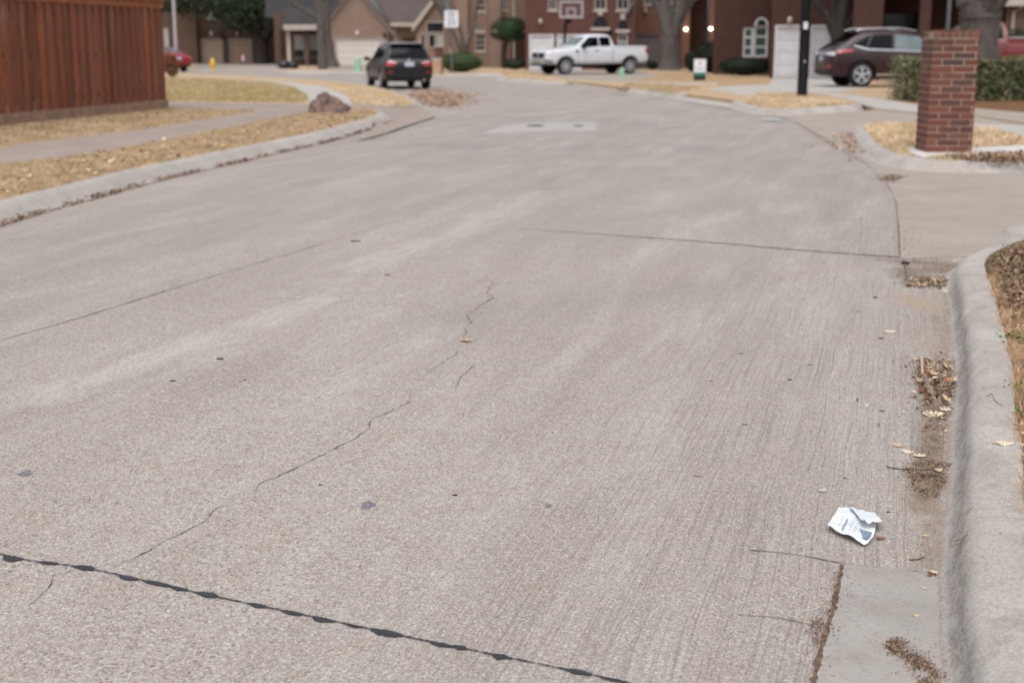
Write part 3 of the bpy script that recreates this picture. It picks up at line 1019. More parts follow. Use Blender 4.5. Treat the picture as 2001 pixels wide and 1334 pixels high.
# tar joint with blobs
tp = smooth_path(W2([(-1500, 830), (-800, 942), (-260, 1040), (-60, 1072), (60, 1096), (180, 1113), (400, 1162), (640, 1212), (800, 1246), (980, 1283), (1130, 1314), (1240, 1338), (1420, 1380), (1660, 1440)]), 0.006)
blobs_px = [(30, 1089, 24, 10), (95, 1101, 20, 5), (165, 1111, 26, 8), (250, 1130, 26, 7), (310, 1142, 36, 5), (352, 1150, 20, 5), (410, 1162, 24, 9), (505, 1183, 20, 6), (575, 1197, 24, 6), (632, 1210, 24, 9), (690, 1222, 18, 4), (757, 1236, 38, 11), (865, 1258, 26, 7), (900, 1265, 16, 7), (980, 1282, 18, 10), (1132, 1313, 28, 8), (1200, 1327, 30, 4)]
bl = []
for i, p in enumerate(tp):
    e1 = e2 = 0.0
    for bx, by, bw, bh in blobs_px:
        c = G(bx, by)
        sx_ = (G(bx + bw, by) - c).length
        hy_ = (G(bx, by + bh) - c).length * 0.72
        d = abs((p - Vector((c.x, c.y))).dot(Vector((0.9, -0.42)).normalized())) / sx_
        if d < 1:
            e = hy_ * (1 - d ** 2) ** 0.8
            e1 = max(e1, e * (0.35 + 0.25 * math.sin(bx)))
            e2 = max(e2, e * (0.75 - 0.2 * math.sin(bx)))
    bl.append((e1, e2))
jag_strip(tp, 0.003, 0.009, 0.004, 3, 0.75, bl).build('tar_seal', M['asphalt_tar'], road, fix=False)
for bx, by, bw, bh in ((50, 925, 14, 5), (718, 987, 14, 7), (1071, 988, 7, 3)):
    c = G(bx, by)
    sx_ = (G(bx + bw, by) - c).length
    sy_ = (G(bx, by - bh) - c).length
    r_ = random.Random(bx)
    ph = [r_.uniform(0, 6) for _ in range(3)]
    pts = [(c.x + sx_ * math.cos(t) * (1 + 0.25 * math.sin(3 * t + ph[0]) + 0.12 * math.sin(7 * t + ph[1])), c.y + sy_ * math.sin(t) * (1 + 0.25 * math.sin(2 * t + ph[2]) + 0.1 * math.sin(5 * t))) for t in [i * 2 * PI / 26 for i in range(26)]]
    MB().prism(pts, 0.0, 0.0014).build('tar_spot', M['tar_smudge'], road)

# repaired slab with two valve lids
pt = W2([(938, 262), (1060, 257), (1163, 256), (1166, 240), (1062, 240), (992, 244)])
o = MB().prism([tuple(p) for p in pt], -0.01, 0.005).build('concrete_patch', M['patch'], road)
for px, py, rr in ((1046, 247, 0.17), (1131, 247, 0.10)):
    c = G(px, py)
    MB().lathe([(rr, 0.0), (rr, 0.012), (rr * 0.7, 0.016)], (c.x, c.y, 0.003), 20).build('valve_lid', M['dark_groove'], road)

# newer gutter slab at the near right
inner = [p + n * 0.045 for p, n in zip(FE_main, normals2(FE_main))]
near = [p for p in inner if p.y < G(1862, 1126).y]
pan_poly = [tuple(p) for p in W2([(1590, 1334), (1605, 1270), (1628, 1190), (1648, 1105), (1735, 1113), (1822, 1124)])]
pan_poly = [(0.15, 1.0), (0.35, 2.0)] + pan_poly + [tuple(p) for p in near[::-1]]
tag(MB().prism(pan_poly, -0.02, 0.006).build('gutter', M['pan']), kind='structure')
px_strip('joint_dirt', [(1568, 1420), (1590, 1334), (1605, 1270), (1628, 1190), (1646, 1106)], 0.008, 0.019, M['dirtline'], z=0.0065, seed=22, step=0.012)

# driveway aprons (sheets a few mm above the road slab)
def sheet(name, pts, z0, mat, zs=None, world=False, kind='structure'):
    P = [Vector((p[0], p[1])) for p in pts] if world else W2(pts)
    if zs is None:
        b = MB().prism([tuple(p) for p in P], z0 - 0.03, z0)
    else:
        b = MB().add([(p.x, p.y, z) for p, z in zip(P, zs)], [tuple(range(len(P)))])
    o = b.build(name, mat)
    if kind:
        tag(o, kind=kind)
    return o


sheet('driveway', [(1760, 504), (1757, 440), (1752, 395), (1738, 366), (1700, 325), (1640, 288), (1560, 240), (1530, 228), (1712, 205), (2001, 195), (2700, 230), (2700, 560), (2001, 490), (1900, 503), (1765, 506)], 0.005, M['drive'])
sheet('alley', W2([(-500, 183), (600, 197), (692, 204), (692, 223.5), (600, 222), (-500, 212)], ZL), ZL - 0.004, M['walk'], world=True)
al = [(690, 204.5, 0.126), (690, 223, 0.126), (755, 206, 0.085), (735, 243, 0.07), (818, 206.5, 0.035), (752, 262, 0.005), (850, 230, 0.004), (712, 274, 0.004)]
al = [G(*q) for q in al]
tag(MB().add(al, [(0, 1, 3, 2), (2, 3, 5, 4), (4, 5, 6), (3, 7, 5)]).build('alley', M['walk']), kind='structure')

# near left lot
def lot(name, edge, rest, mat, side, inset=0.17, z=ZL):
    e = offset(edge, inset * side)
    P = [tuple(p) for p in e] + [tuple(p) for p in rest]
    o = MB().prism(P, -0.3, z).build(name, mat)
    tag(o, kind='structure')
    return P


lotA = lot('lawn', FA, W2([(690, 218), (600, 217), (500, 216), (325, 211), (100, 204), (-300, 190)], ZL) + [Vector((-60, 30)), Vector((-60, 3))], M['lawn'], 1)
kA = min(range(len(FA)), key=lambda i: (FA[i] - Vector(G(688, 268)[:2])).length)
kerb(FA[:kA + 1], 1, seed=2, mat='kerb_far')
kd = (FA[kA + 1] - FA[kA]).normalized()
kerb([FA[kA] + kd * 0.045] + FA[kA + 1:-2], 1, seed=12, mat='kerb_far')
WA0 = [(-500, 400), (0, 292), (50, 280), (215, 262), (325, 247), (405, 233), (495, 220)]
WA1 = [(600, 220), (560, 226), (500, 239), (410, 256), (310, 276), (180, 300), (0, 322), (-500, 440)]
walkA = W2(WA0 + WA1, ZL)
sheet('sidewalk', walkA, ZL + 0.006, M['walk'], world=True)
sheet('sidewalk', W2([(495, 220.5), (600, 220), (690, 221), (640, 214), (500, 213)], ZL), ZL + 0.008, M['walk'], world=True)

# lot between alley and side street (left, behind the boulder)
FB = smooth_path(W2([(690, 208.5), (760, 210.5), (810, 211), (822, 208), (812, 202), (786, 190), (740, 177), (690, 169.5), (640, 164), (560, 158.5), (480, 153.5), (380, 150), (200, 147)]) + [Vector((-60, 60))], 0.6)
lot('lawn', FB, [Vector((-60, 60)), Vector((-60, 34))] + W2([(-100, 190), (325, 199), (520, 202), (600, 203)], ZL), M['lawn_gold'], 1, 0.2)
kerb(FB, 1, seed=3, mat='kerb_far')
sheet('lawn_patch', W2([(100, 196), (325, 197), (500, 199), (588, 200), (604, 195), (599, 185), (576, 171.5), (540, 163), (480, 157.5), (380, 153), (200, 151)], ZL), ZL + 0.004, M['lawn_green'], world=True)
sheet('sidewalk', W2([(602, 203), (604, 196), (601, 186), (577, 171), (545, 163), (500, 159), (440, 156), (440, 155), (500, 157.5), (560, 161), (628, 169), (652, 176), (680, 190), (690, 207)], ZL), ZL + 0.008, M['pale'], world=True)

# far lots: one raised block behind the street, with aprons laid over its edge
edge_far = W2([(-900, 132), (200, 137), (380, 140.5), (470, 140.5), (560, 143.5), (640, 145), (714, 146), (800, 149), (860, 151), (930, 149), (975, 151), (978, 158), (1060, 163.5), (1128, 168), (1204, 178), (1250, 184), (1330, 193)])
edge_far2 = W2([(1428, 207), (1450, 217), (1475, 223), (1520, 227), (1560, 225), (1600, 222), (1650, 219), (1700, 213)])
far_e = smooth_path(edge_far, 1.0)
far_e2 = smooth_path(edge_far2, 0.5)
right_e = W2([(1712, 213), (1800, 223), (1910, 228), (2001, 242), (2400, 303)], ZL) + [Vector((40, 22)), Vector((90, 22)), Vector((90, 300)), Vector((-150, 300))]
P = [tuple(p) for p in offset(far_e, 0.2)] + [tuple(p) for p in offset(far_e2, 0.2)] + [tuple(p) for p in right_e]
tag(MB().prism(P, -0.3, ZL).build('lawn', M['lawn_gold']), kind='structure')
kerb([p for p in far_e if p.x < G(1128, 168).x], 1, seed=5, mat='kerb_far')
kerb([p for p in far_e if p.x > G(1204, 178).x], 1, seed=6, mat='kerb_far')
kerb(far_e2, 1, seed=7, mat='kerb_far')


def apron(near_px, far_pts, mat, z0=0.006, z1=ZL + 0.010, name='driveway'):
    a = [G(x, y, 0) for x, y in near_px]
    b = [G(x, y, ZL) for x, y in far_pts]
    vs = [(p.x, p.y, z0) for p in a] + [(p.x, p.y, z1) for p in b]
    n = len(a)
    fs = [(i, i + 1, n + i + 1, n + i) for i in range(n - 1)]
    o = MB().add(vs, fs).build(name, mat)
    tag(o, kind='structure')


# driveway to the truck, and the one to the white garage on the right
apron([(1120, 171), (1204, 181)], [(1112, 156), (1220, 160)], M['drive'])
sheet('driveway', W2([(1112, 156), (1220, 160), (1290, 150), (1250, 138), (1040, 136.5), (1030, 140)], ZL), ZL + 0.010, M['drive'], world=True)
sheet('sidewalk', W2([(1220, 159.8), (1330, 162), (1400, 163), (1400, 167), (1310, 164.5), (1220, 161.5)], ZL), ZL + 0.012, M['pale'], world=True)
apron([(1318, 194), (1370, 203), (1432, 212)], [(1385, 174), (1430, 180), (1478, 188)], M['pale'])
sheet('driveway', W2([(1385, 174), (1478, 188), (1510, 183), (1560, 180.5), (1640, 181), (1700, 171), (1640, 153), (1512, 154.5), (1500, 166), (1440, 168)], ZL), ZL + 0.010, M['pale'], world=True)
sheet('sidewalk', W2([(1560, 181), (1612, 187), (1655, 195), (1700, 209), (1715, 213), (1800, 222), (1800, 207), (1742, 198), (1690, 189), (1640, 184)], ZL), ZL + 0.012, M['pale'], world=True)
sheet('sidewalk', W2([(1800, 222), (1910, 227), (2001, 241), (2400, 301), (2400, 268), (2001, 222), (1910, 213.5), (1800, 206.5)], ZL), ZL + 0.012, M['drive'], world=True)
rw = [p for p in right_e[:5]]
n_in = offset(rw, 0.35)
n_out = offset(rw, -1.1)
if n_in[2].y < n_out[2].y:
    n_in, n_out = offset(rw, -0.35), offset(rw, 1.1)
vs = [(p.x, p.y, 0.0065) for p in n_out] + [(p.x, p.y, ZL + 0.016) for p in n_in]
tag(MB().add(vs, [(i, i + 1, 6 + i if False else len(rw) + i + 1, len(rw) + i) for i in range(len(rw) - 1)]).build('driveway', M['drive']), kind='structure')
# driveways in front of the left garages and the cream garage
apron([(378, 141.5), (562, 144.5)], [(380, 135), (558, 138)], M['drive'])
sheet('driveway', W2([(380, 135), (558, 138), (552, 126), (384, 126)], ZL), ZL + 0.008, M['drive'], world=True)
apron([(640, 146), (760, 148)], [(645, 139), (762, 140.5)], M['drive'])
sheet('driveway', W2([(645, 139), (762, 140.5), (764, 130.5), (652, 130.5)], ZL), ZL + 0.008, M['drive'], world=True)
# lawns of other tone
sheet('lawn_patch', W2([(1225, 162.5), (1390, 168), (1440, 167), (1500, 165), (1512, 155), (1340, 146), (1060, 140), (980, 140), (985, 147), (1100, 150), (1215, 158)], ZL), ZL + 0.006, M['lawn'], world=True)
sheet('flower_bed', W2([(1745, 196), (1800, 205), (1910, 212), (2001, 220), (2400, 266), (2400, 215), (2001, 178), (1760, 178)], ZL), ZL + 0.006, M['mulch'], world=True)

# pillar island
FP = smooth_path(W2([(1662, 258), (1668, 272), (1688, 300), (1712, 315), (1745, 325), (1790, 333), (1850, 337), (1930, 338), (2001, 338), (2300, 340)]) + [Vector((20, 15.9))], 0.2)
lotP = lot('lawn', FP, [Vector((20, 24))] + W2([(2400, 300), (2001, 272), (1950, 256), (1900, 248), (1800, 241), (1735, 241), (1690, 246)], ZL), M['lawn_gold'], 1)
kerb(FP, 1, seed=8, mat='kerb_far')
sheet('mowing_strip', W2([(1768, 291), (1780, 303), (1802, 310), (1850, 305.5), (1920, 303), (2001, 300), (2400, 292), (2400, 281), (2001, 287), (1905, 291), (1850, 292), (1790, 291)], ZL), ZL + 0.02, M['white_concrete'], world=True)
sheet('sidewalk', W2([(1900, 246.5), (1952, 254.5), (2001, 270), (2400, 300), (2400, 268), (2001, 246), (1905, 243)], ZL), ZL + 0.008, M['pale'], world=True)

# near right verge
e = offset(FE_main, -0.19)
er = offset(FE_ret, -0.19)
PE = [tuple(p) for p in e] + [tuple(p) for p in er[2:]] + [(14, -1.0)]
tag(MB().prism(PE, -0.3, 0.132).build('verge', M['soil']), kind='structure')
FE_fine = smooth_path(FE, 0.022)
kj = min(range(len(FE_fine)), key=lambda i: (FE_fine[i] - Vector(G(1867, 1052, 0.05)[:2])).length)
kerb(FE_fine[:kj], -1, seed=9, jitter=0.003, rough=0.0028)
kerb([FE_fine[kj - 1] + (FE_fine[kj] - FE_fine[kj - 1]).normalized() * 0.004] + FE_fine[kj:], -1, seed=9, jitter=0.003, rough=0.0028)
zr = [1.0 - 0.35 * min(1, i / 25) for i in range(len(FE_ret))]
FE_r2 = [FE_ret[0] + (FE_ret[1] - FE_ret[0]).normalized() * 0.014] + FE_ret[1:]
kerb(FE_r2, -1, prof=KERB, seed=10, zs=zr, jitter=0.003, mat='kerb_far', rough=0.003)
# ------------------------------------------------------------------ grass and litter
def band(path, side, d0, d1, n):
    """random points in a band along a path"""
    seg = [(path[i + 1] - path[i]).length for i in range(len(path) - 1)]
    cum = np.cumsum([0] + seg)
    s = rng.uniform(0, cum[-1], n)
    k = np.clip(np.searchsorted(cum, s) - 1, 0, len(seg) - 1)
    t = (s - cum[k]) / np.array(seg)[k]
    P0 = np.array([[p.x, p.y] for p in path])
    NN = np.array([[q.x, q.y] for q in normals2(path)])
    p = P0[k] * (1 - t)[:, None] + P0[k + 1] * t[:, None]
    nn = NN[k]
    return p + nn * (side * rng.uniform(d0, d1, n))[:, None]


FEv = [p for p in FE_main if p.y > 2.6]
q1 = band(FEv, -1, 0.205, 1.1, 60000)
# bare soil near the driveway corner
fy = G(1960, 600, 0.13).y
keep = rng.uniform(0, 1, len(q1)) < np.where(q1[:, 1] > fy, 0.45, 1.0)
q1 = np.vstack([q1[keep], band(FEv, -1, 1.1, 4.5, 30000)])
cp = [tuple(FE_ret[0] + Vector((0.19, -0.35)))] + [tuple(q) for q in offset(FE_ret, -0.2)[2:30]] + [(8.5, 8.6), (3.4, 6.2)]
q1 = np.vstack([q1, scatter(cp, 26000)])
cf = scatter([tuple(q) for q in W2([(1938, 512), (1975, 486), (2040, 476), (2060, 600), (1955, 610), (1944, 560)], 0.135)], 2600)
tag(soup('leaf_litter', flakes(cf, 0.136, 0.16, 0.008, 0.04, 0.5), 4, M['litter_dark']), 'dark leaf litter on the verge corner by the driveway', 'leaf litter', kind='stuff')
edge_q = band(FEv, -1, 0.185, 0.26, 11000)
edge_q = edge_q[(np.sin(edge_q[:, 1] * 9) + np.sin(edge_q[:, 1] * 23 + 1) + rng.normal(0, 0.7, len(edge_q))) > -0.3]
ret_q = band([p for p in FE_ret], -1, 0.22, 1.6, 7000)
blades('grass', np.vstack([q1, edge_q, ret_q]), 0.012, 0.05, 0.132, M['blades_near'], 0.8, 0.0008, 'dry straw coloured grass on the near right verge')
wq = []
for px, py, n, s in ((1965, 505, 16, 0.07), (1990, 520, 16, 0.08), (1966, 545, 26, 0.03), (1976, 662, 45, 0.03), (1992, 668, 30, 0.04), (1992, 812, 26, 0.018), (1998, 760, 26, 0.04), (1985, 485, 10, 0.1), (1946, 510, 16, 0.04)):
    c = G(px, py, 0.135)
    wq.append(np.column_stack([rng.normal(c.x, s, n), rng.normal(c.y, s, n), rng.uniform(0.137, 0.16, n)]))
soupo = soup('weed', leafquads(np.vstack(wq), 0.012, 0.03), 4, M['weed'])
tag(soupo, 'small green weeds sprouting in the near right verge', 'weeds', kind='stuff')
fl = band(FEv, -1, 0.25, 1.0, 2600)
tag(soup('leaf_litter', flakes(fl, 0.137, 0.16, 0.006, 0.03, 0.5), 4, M['litter']), 'brown leaf crumbs lying in the near right verge', 'leaf litter', kind='stuff')

lawnA_poly = [(p.x, p.y) for p in offset(FA, 0.21)[4:-3]] + [tuple(p) for p in W2([(690, 219), (640, 219), (560, 227), (500, 240), (410, 257), (310, 277), (180, 301), (0, 323), (-250, 380)], ZL)]
blades('grass', scatter(lawnA_poly, 85000), 0.015, 0.05, ZL, M['blades'], 0.8, 0.002, 'dry tan grass strip between left kerb and pavement')
lawnA2 = [tuple(p) for p in W2([(-200, 345), (0, 291), (50, 279), (215, 261), (325, 246), (405, 232), (495, 219), (500, 217), (325, 213), (0, 249), (-200, 280)], ZL)]
blades('grass', scatter(lawnA2, 45000), 0.015, 0.05, ZL, M['blades'], 0.8, 0.0025, 'dry grass strip at the foot of the wooden fence')
lf = scatter(lawnA_poly, 1700)
lf2 = scatter(lawnA2, 1400)
tag(soup('leaf_litter', flakes(np.vstack([lf, lf2]), ZL + 0.015, ZL + 0.045, 0.02, 0.075, 0.3), 4, M['litter']), 'scattered brown leaves on the left grass strips', 'leaf litter', kind='stuff')
gp = offset(FA, -0.03)
gq = band(gp, -1, -0.02, 0.16, 9000)
gq = gq[(np.sin(gq[:, 1] * 3.1) + np.sin(gq[:, 1] * 7.3 + 2) + rng.normal(0, 0.8, len(gq))) > -0.4]
tag(soup('leaf_litter', flakes(gq, 0.004, 0.03, 0.012, 0.05, 0.5), 4, M['litter_dark']), 'reddish brown leaf litter along the left gutter', 'leaf litter', kind='stuff')

lB = [tuple(p) for p in W2([(150, 196), (330, 199), (588, 201), (602, 196), (598, 186), (576, 172), (540, 164), (480, 158), (380, 154), (150, 152)], ZL)]
blades('grass', scatter(lB, 22000), 0.02, 0.06, ZL, M['blades'], 0.7, 0.010, 'greenish grass on the lawn beyond the alley')
lB2 = [tuple(p) for p in W2([(690, 205), (760, 207), (806, 207), (806, 201), (780, 191), (736, 179), (690, 172), (640, 166), (655, 176), (684, 190)], ZL)]
blades('grass', scatter(lB2, 12000), 0.02, 0.06, ZL, M['blades_gold'], 0.7, 0.010, 'golden grass island beside the dark parked car')
lP = [tuple(p) for p in offset(FP, 0.21)[3:-20]] + [tuple(p) for p in W2([(2200, 290), (2001, 272), (1950, 256), (1900, 248), (1800, 242), (1735, 242), (1692, 247)], ZL)]
lPs = scatter(lP, 26000)
strip_poly = W2([(1768, 290), (1780, 303), (1802, 310), (1850, 305.5), (1920, 303), (2001, 300), (2400, 292), (2400, 281), (2001, 287), (1905, 291), (1850, 292), (1790, 290)], ZL)
lPs = lPs[~in_poly(lPs, strip_poly)]
blades('grass', lPs, 0.03, 0.10, ZL, M['blades_gold'], 0.7, 0.006, 'golden dormant grass around the brick pillar')
bl2 = scatter([tuple(p) for p in W2([(1835, 309), (1920, 305), (2001, 304), (2300, 298), (2300, 322), (2001, 320), (1900, 318)], ZL)], 4200)
tag(soup('leaf_litter', flakes(bl2, ZL, ZL + 0.06, 0.02, 0.07, 0.6), 4, M['litter_dark']), 'brown leaf strip between the pillar base and kerb', 'leaf litter', kind='stuff')
lL = [tuple(p) for p in offset(far_e2, 0.21)[2:-1]] + [tuple(p) for p in W2([(1690, 209), (1612, 190), (1560, 184), (1482, 184)], ZL)]
blades('grass', scatter(lL, 20000), 0.03, 0.09, ZL, M['blades_gold'], 0.7, 0.010, 'golden grass island round the black lamp post')
lF = [tuple(p) for p in W2([(990, 153), (1060, 157), (1118, 160), (1112, 155), (1030, 147), (990, 148)], ZL)]
blades('grass', scatter(lF, 6000), 0.03, 0.08, ZL, M['blades_gold'], 0.7, 0.014, 'golden grass patch in front of the white pickup')
lF2 = [tuple(p) for p in W2([(1218, 171), (1250, 175.5), (1312, 183), (1370, 174), (1310, 166), (1225, 163)], ZL)]
blades('grass', scatter(lF2, 7000), 0.03, 0.08, ZL, M['blades'], 0.7, 0.012, 'grass patch beside the street below the yard sign')

# leaf heaps and gutter litter
def pile(px_pts, n, z0, z1, s0, s1, mat, label, bury=0.6, z=0.0):
    P = scatter([tuple(p) for p in W2(px_pts, z)], n)
    sd = np.sqrt(P.var(0).sum()) * 0.16
    P = P + rng.normal(0, 1, P.shape) * (sd * rng.exponential(0.8, (n, 1)))
    d = np.sin(P[:, 0] * 61 + 3) * np.sin(P[:, 1] * 47) + 0.6 * np.sin(P[:, 0] * 23 + P[:, 1] * 29) + rng.normal(0, 0.7, n)
    P = P[d > -0.45]
    o = soup('leaf_litter', flakes(P, z + z0, z + z1, s0, s1, bury), 4, mat)
    return tag(o, label, 'leaf litter', kind='stuff')


lp = scatter([tuple(p) for p in W2([(795, 183), (850, 176), (895, 182), (912, 193), (900, 207), (860, 211), (830, 203)])], 5200)
lp = lp + rng.normal(0, 1, lp.shape) * np.array([0.35, 0.9]) * rng.exponential(0.7, (len(lp), 1))
lpz = np.array([0.02 + 0.08 * math.exp(-((a[0] - G(872, 194).x) / 1.6) ** 2 - ((a[1] - G(872, 194).y) / 3.0) ** 2) for a in lp])
fl = flakes(lp, 0, 1, 0.04, 0.10, 0.35).reshape(-1, 4, 3)
fl[:, :, 2] = (fl[:, :, 2] - fl[:, :, 2].mean(1)[:, None]) + (lpz * rng.uniform(0.1, 1, len(lp)))[:, None]
tag(soup('leaf_pile', fl.reshape(-1, 3), 4, M['leafpile']), 'raked heap of brown leaves behind the dark parked car', 'leaf pile', kind='stuff')
pile([(1655, 263), (1690, 268), (1722, 292), (1722, 313), (1690, 303), (1668, 290)], 3000, 0.0, 0.07, 0.02, 0.06, M['leafpile'], 'brown leaves drifted against the kerb by the brick pillar')
pile([(1735, 342), (1768, 345), (1745, 358), (1722, 352)], 900, 0.004, 0.012, 0.008, 0.03, M['litter_dark'], 'low drift of leaf crumbs on the apron before the pillar')
pile([(1782, 705), (1810, 700), (1850, 715), (1874, 735), (1870, 765), (1845, 785), (1820, 790), (1795, 740)], 1900, 0.001, 0.012, 0.003, 0.02, M['litter'], 'brown leaf litter heaped under the sticks in the gutter')
pile([(1812, 795), (1845, 800), (1848, 860), (1835, 905), (1790, 900), (1805, 850)], 2200, 0.001, 0.005, 0.002, 0.007, M['litter_dark'], 'fine brown silt below the sticks in the right gutter')
pile([(1770, 905), (1858, 900), (1850, 945), (1828, 975), (1790, 965), (1772, 935)], 4200, 0.001, 0.007, 0.002, 0.009, M['litter_dark'], 'brown silt and crumbs around the long thin twig')
pile([(1728, 1252), (1760, 1250), (1790, 1280), (1822, 1300), (1840, 1340), (1800, 1345), (1770, 1290), (1740, 1280)], 2600, 0.007, 0.012, 0.002, 0.009, M['litter_dark'], 'brown crumbs on the pale gutter slab at the bottom right')
pile([(1585, 1215), (1612, 1205), (1616, 1240), (1600, 1275), (1585, 1265)], 420, 0.004, 0.010, 0.003, 0.009, M['litter_dark'], 'brown grit beside the open gutter joint')
pile([(1600, 1280), (1612, 1220), (1640, 1112), (1648, 1108), (1632, 1190), (1600, 1310), (1586, 1334), (1578, 1334)], 900, 0.004, 0.010, 0.003, 0.008, M['litter_dark'], 'grit filling the open gutter joint')
pile([(1762, 505), (1764, 440), (1756, 395), (1740, 368), (1752, 372), (1772, 420), (1782, 500)], 700, 0.006, 0.010, 0.004, 0.014, M['litter_dark'], 'fine dirt along the joint between street and driveway')
pile([(1776, 545), (1855, 550), (1858, 562), (1772, 562)], 900, 0.003, 0.02, 0.008, 0.03, M['litter'], 'brown leaf scraps at the edge of the gutter corner')
pile([(1765, 505), (1860, 500), (1868, 520), (1862, 555), (1858, 562), (1772, 560), (1768, 530)], 1300, 0.003, 0.010, 0.003, 0.013, M['litter_dark'], 'dark leaf crumbs in the gutter corner by the driveway')
pile([(1800, 600), (1856, 600), (1866, 700), (1862, 850), (1856, 1000), (1838, 1105), (1795, 1105), (1800, 900), (1782, 700)], 2600, 0.001, 0.006, 0.002, 0.008, M['litter_dark'], 'thin drift of grit and crumbs along the right gutter')
pile([(1800, 700), (1866, 700), (1868, 790), (1850, 850), (1800, 840)], 700, 0.002, 0.012, 0.006, 0.022, M['litter'], 'leaf scraps spread round the stick heap in the right gutter')
pile([(1690, 500), (1757, 506), (1760, 515), (1700, 508)], 160, 0.003, 0.008, 0.004, 0.012, M['litter_dark'], 'crumbs along the end of the open street joint')
P = rng.uniform([-4, 3.1], [2.4, 9.0], (900, 2))
P = P[rng.uniform(0, 1, len(P)) < np.clip(1.1 - np.abs(P[:, 0] - (0.2 + P[:, 1] * 0.31)) * 0.45, 0.08, 1)]
P = P[P[:, 0] < 0.2 + (P[:, 1] - 0.2) * 0.30 - 0.08]
tag(soup('leaf_litter', flakes(P, 0.0015, 0.005, 0.002, 0.008, 0.3), 4, M['litter']), 'tiny crumbs strewn over the right side of the street', 'leaf litter', kind='stuff')

# ------------------------------------------------------------------ single leaves, sticks, bits
def leaf_mesh(name, lobes, L, W, curl, fold, seed):
    r = random.Random(seed)
    n = 22
    up, lo = [], []
    for i in range(n + 1):
        t = i / n
        w = W * 0.5 * (math.sin(PI * t ** 0.8) ** 0.7) * (0.74 + 0.26 * math.cos(2 * PI * lobes * t + PI)) if lobes else W * 0.5 * math.sin(PI * t ** 0.85)
        w = max(0.001, w * r.uniform(0.85, 1.15))
        up.append((t, w))
        lo.append((t, max(0.001, w * r.uniform(0.7, 1.2))))
    vs, fs = [], []
    for i in range(n + 1):
        t = i / n
        x = (t - 0.5) * L
        z = curl * (4 * (t - 0.5) ** 2) + 0.003
        tw = 0.25 * math.sin(t * 3 + seed)
        a, b = up[i][1], lo[i][1]
        vs += [(x, a, z + fold * a * 1.2 + tw * a * 0.4), (x, 0, z), (x, -b, z + fold * b - tw * b * 0.4)]
    for i in range(n):
        k = 3 * i
        fs += [(k, k + 1, k + 4, k + 3), (k + 1, k + 2, k + 5, k + 4)]
    me = bpy.data.meshes.new(name)
    me.from_pydata(vs, [], fs)
    me.polygons.foreach_set('use_smooth', [True] * len(fs))
    me.update()
    return me


LM = {}
for mk in ('leaf_tan', 'leaf_brown', 'leaf_pale'):
    for v, (lobes, L, W, curl, fold) in enumerate(((4, 0.075, 0.044, 0.010, 0.25), (3, 0.06, 0.036, 0.008, 0.45), (0, 0.045, 0.022, 0.008, 0.4), (5, 0.09, 0.05, 0.012, 0.15))):
        me_ = leaf_mesh('dry_leaf', lobes, L, W, curl, fold, v + 3)
        me_.materials.append(M[mk])
        LM[(mk, v)] = me_


def leaf(px, py, mk, v, rz, s=1.0, z=0.0, label=None, group=None, tilt=(0, 0)):
    c = G(px, py, z)
    o = bpy.data.objects.new('dry_leaf', LM[(mk, v)])
    COL.objects.link(o)
    o.location = (c.x, c.y, z)
    o.rotation_euler = (tilt[0], tilt[1], rz)
    o.scale = (s, s, s)
    tag(o, label, 'leaf', group)
    return o


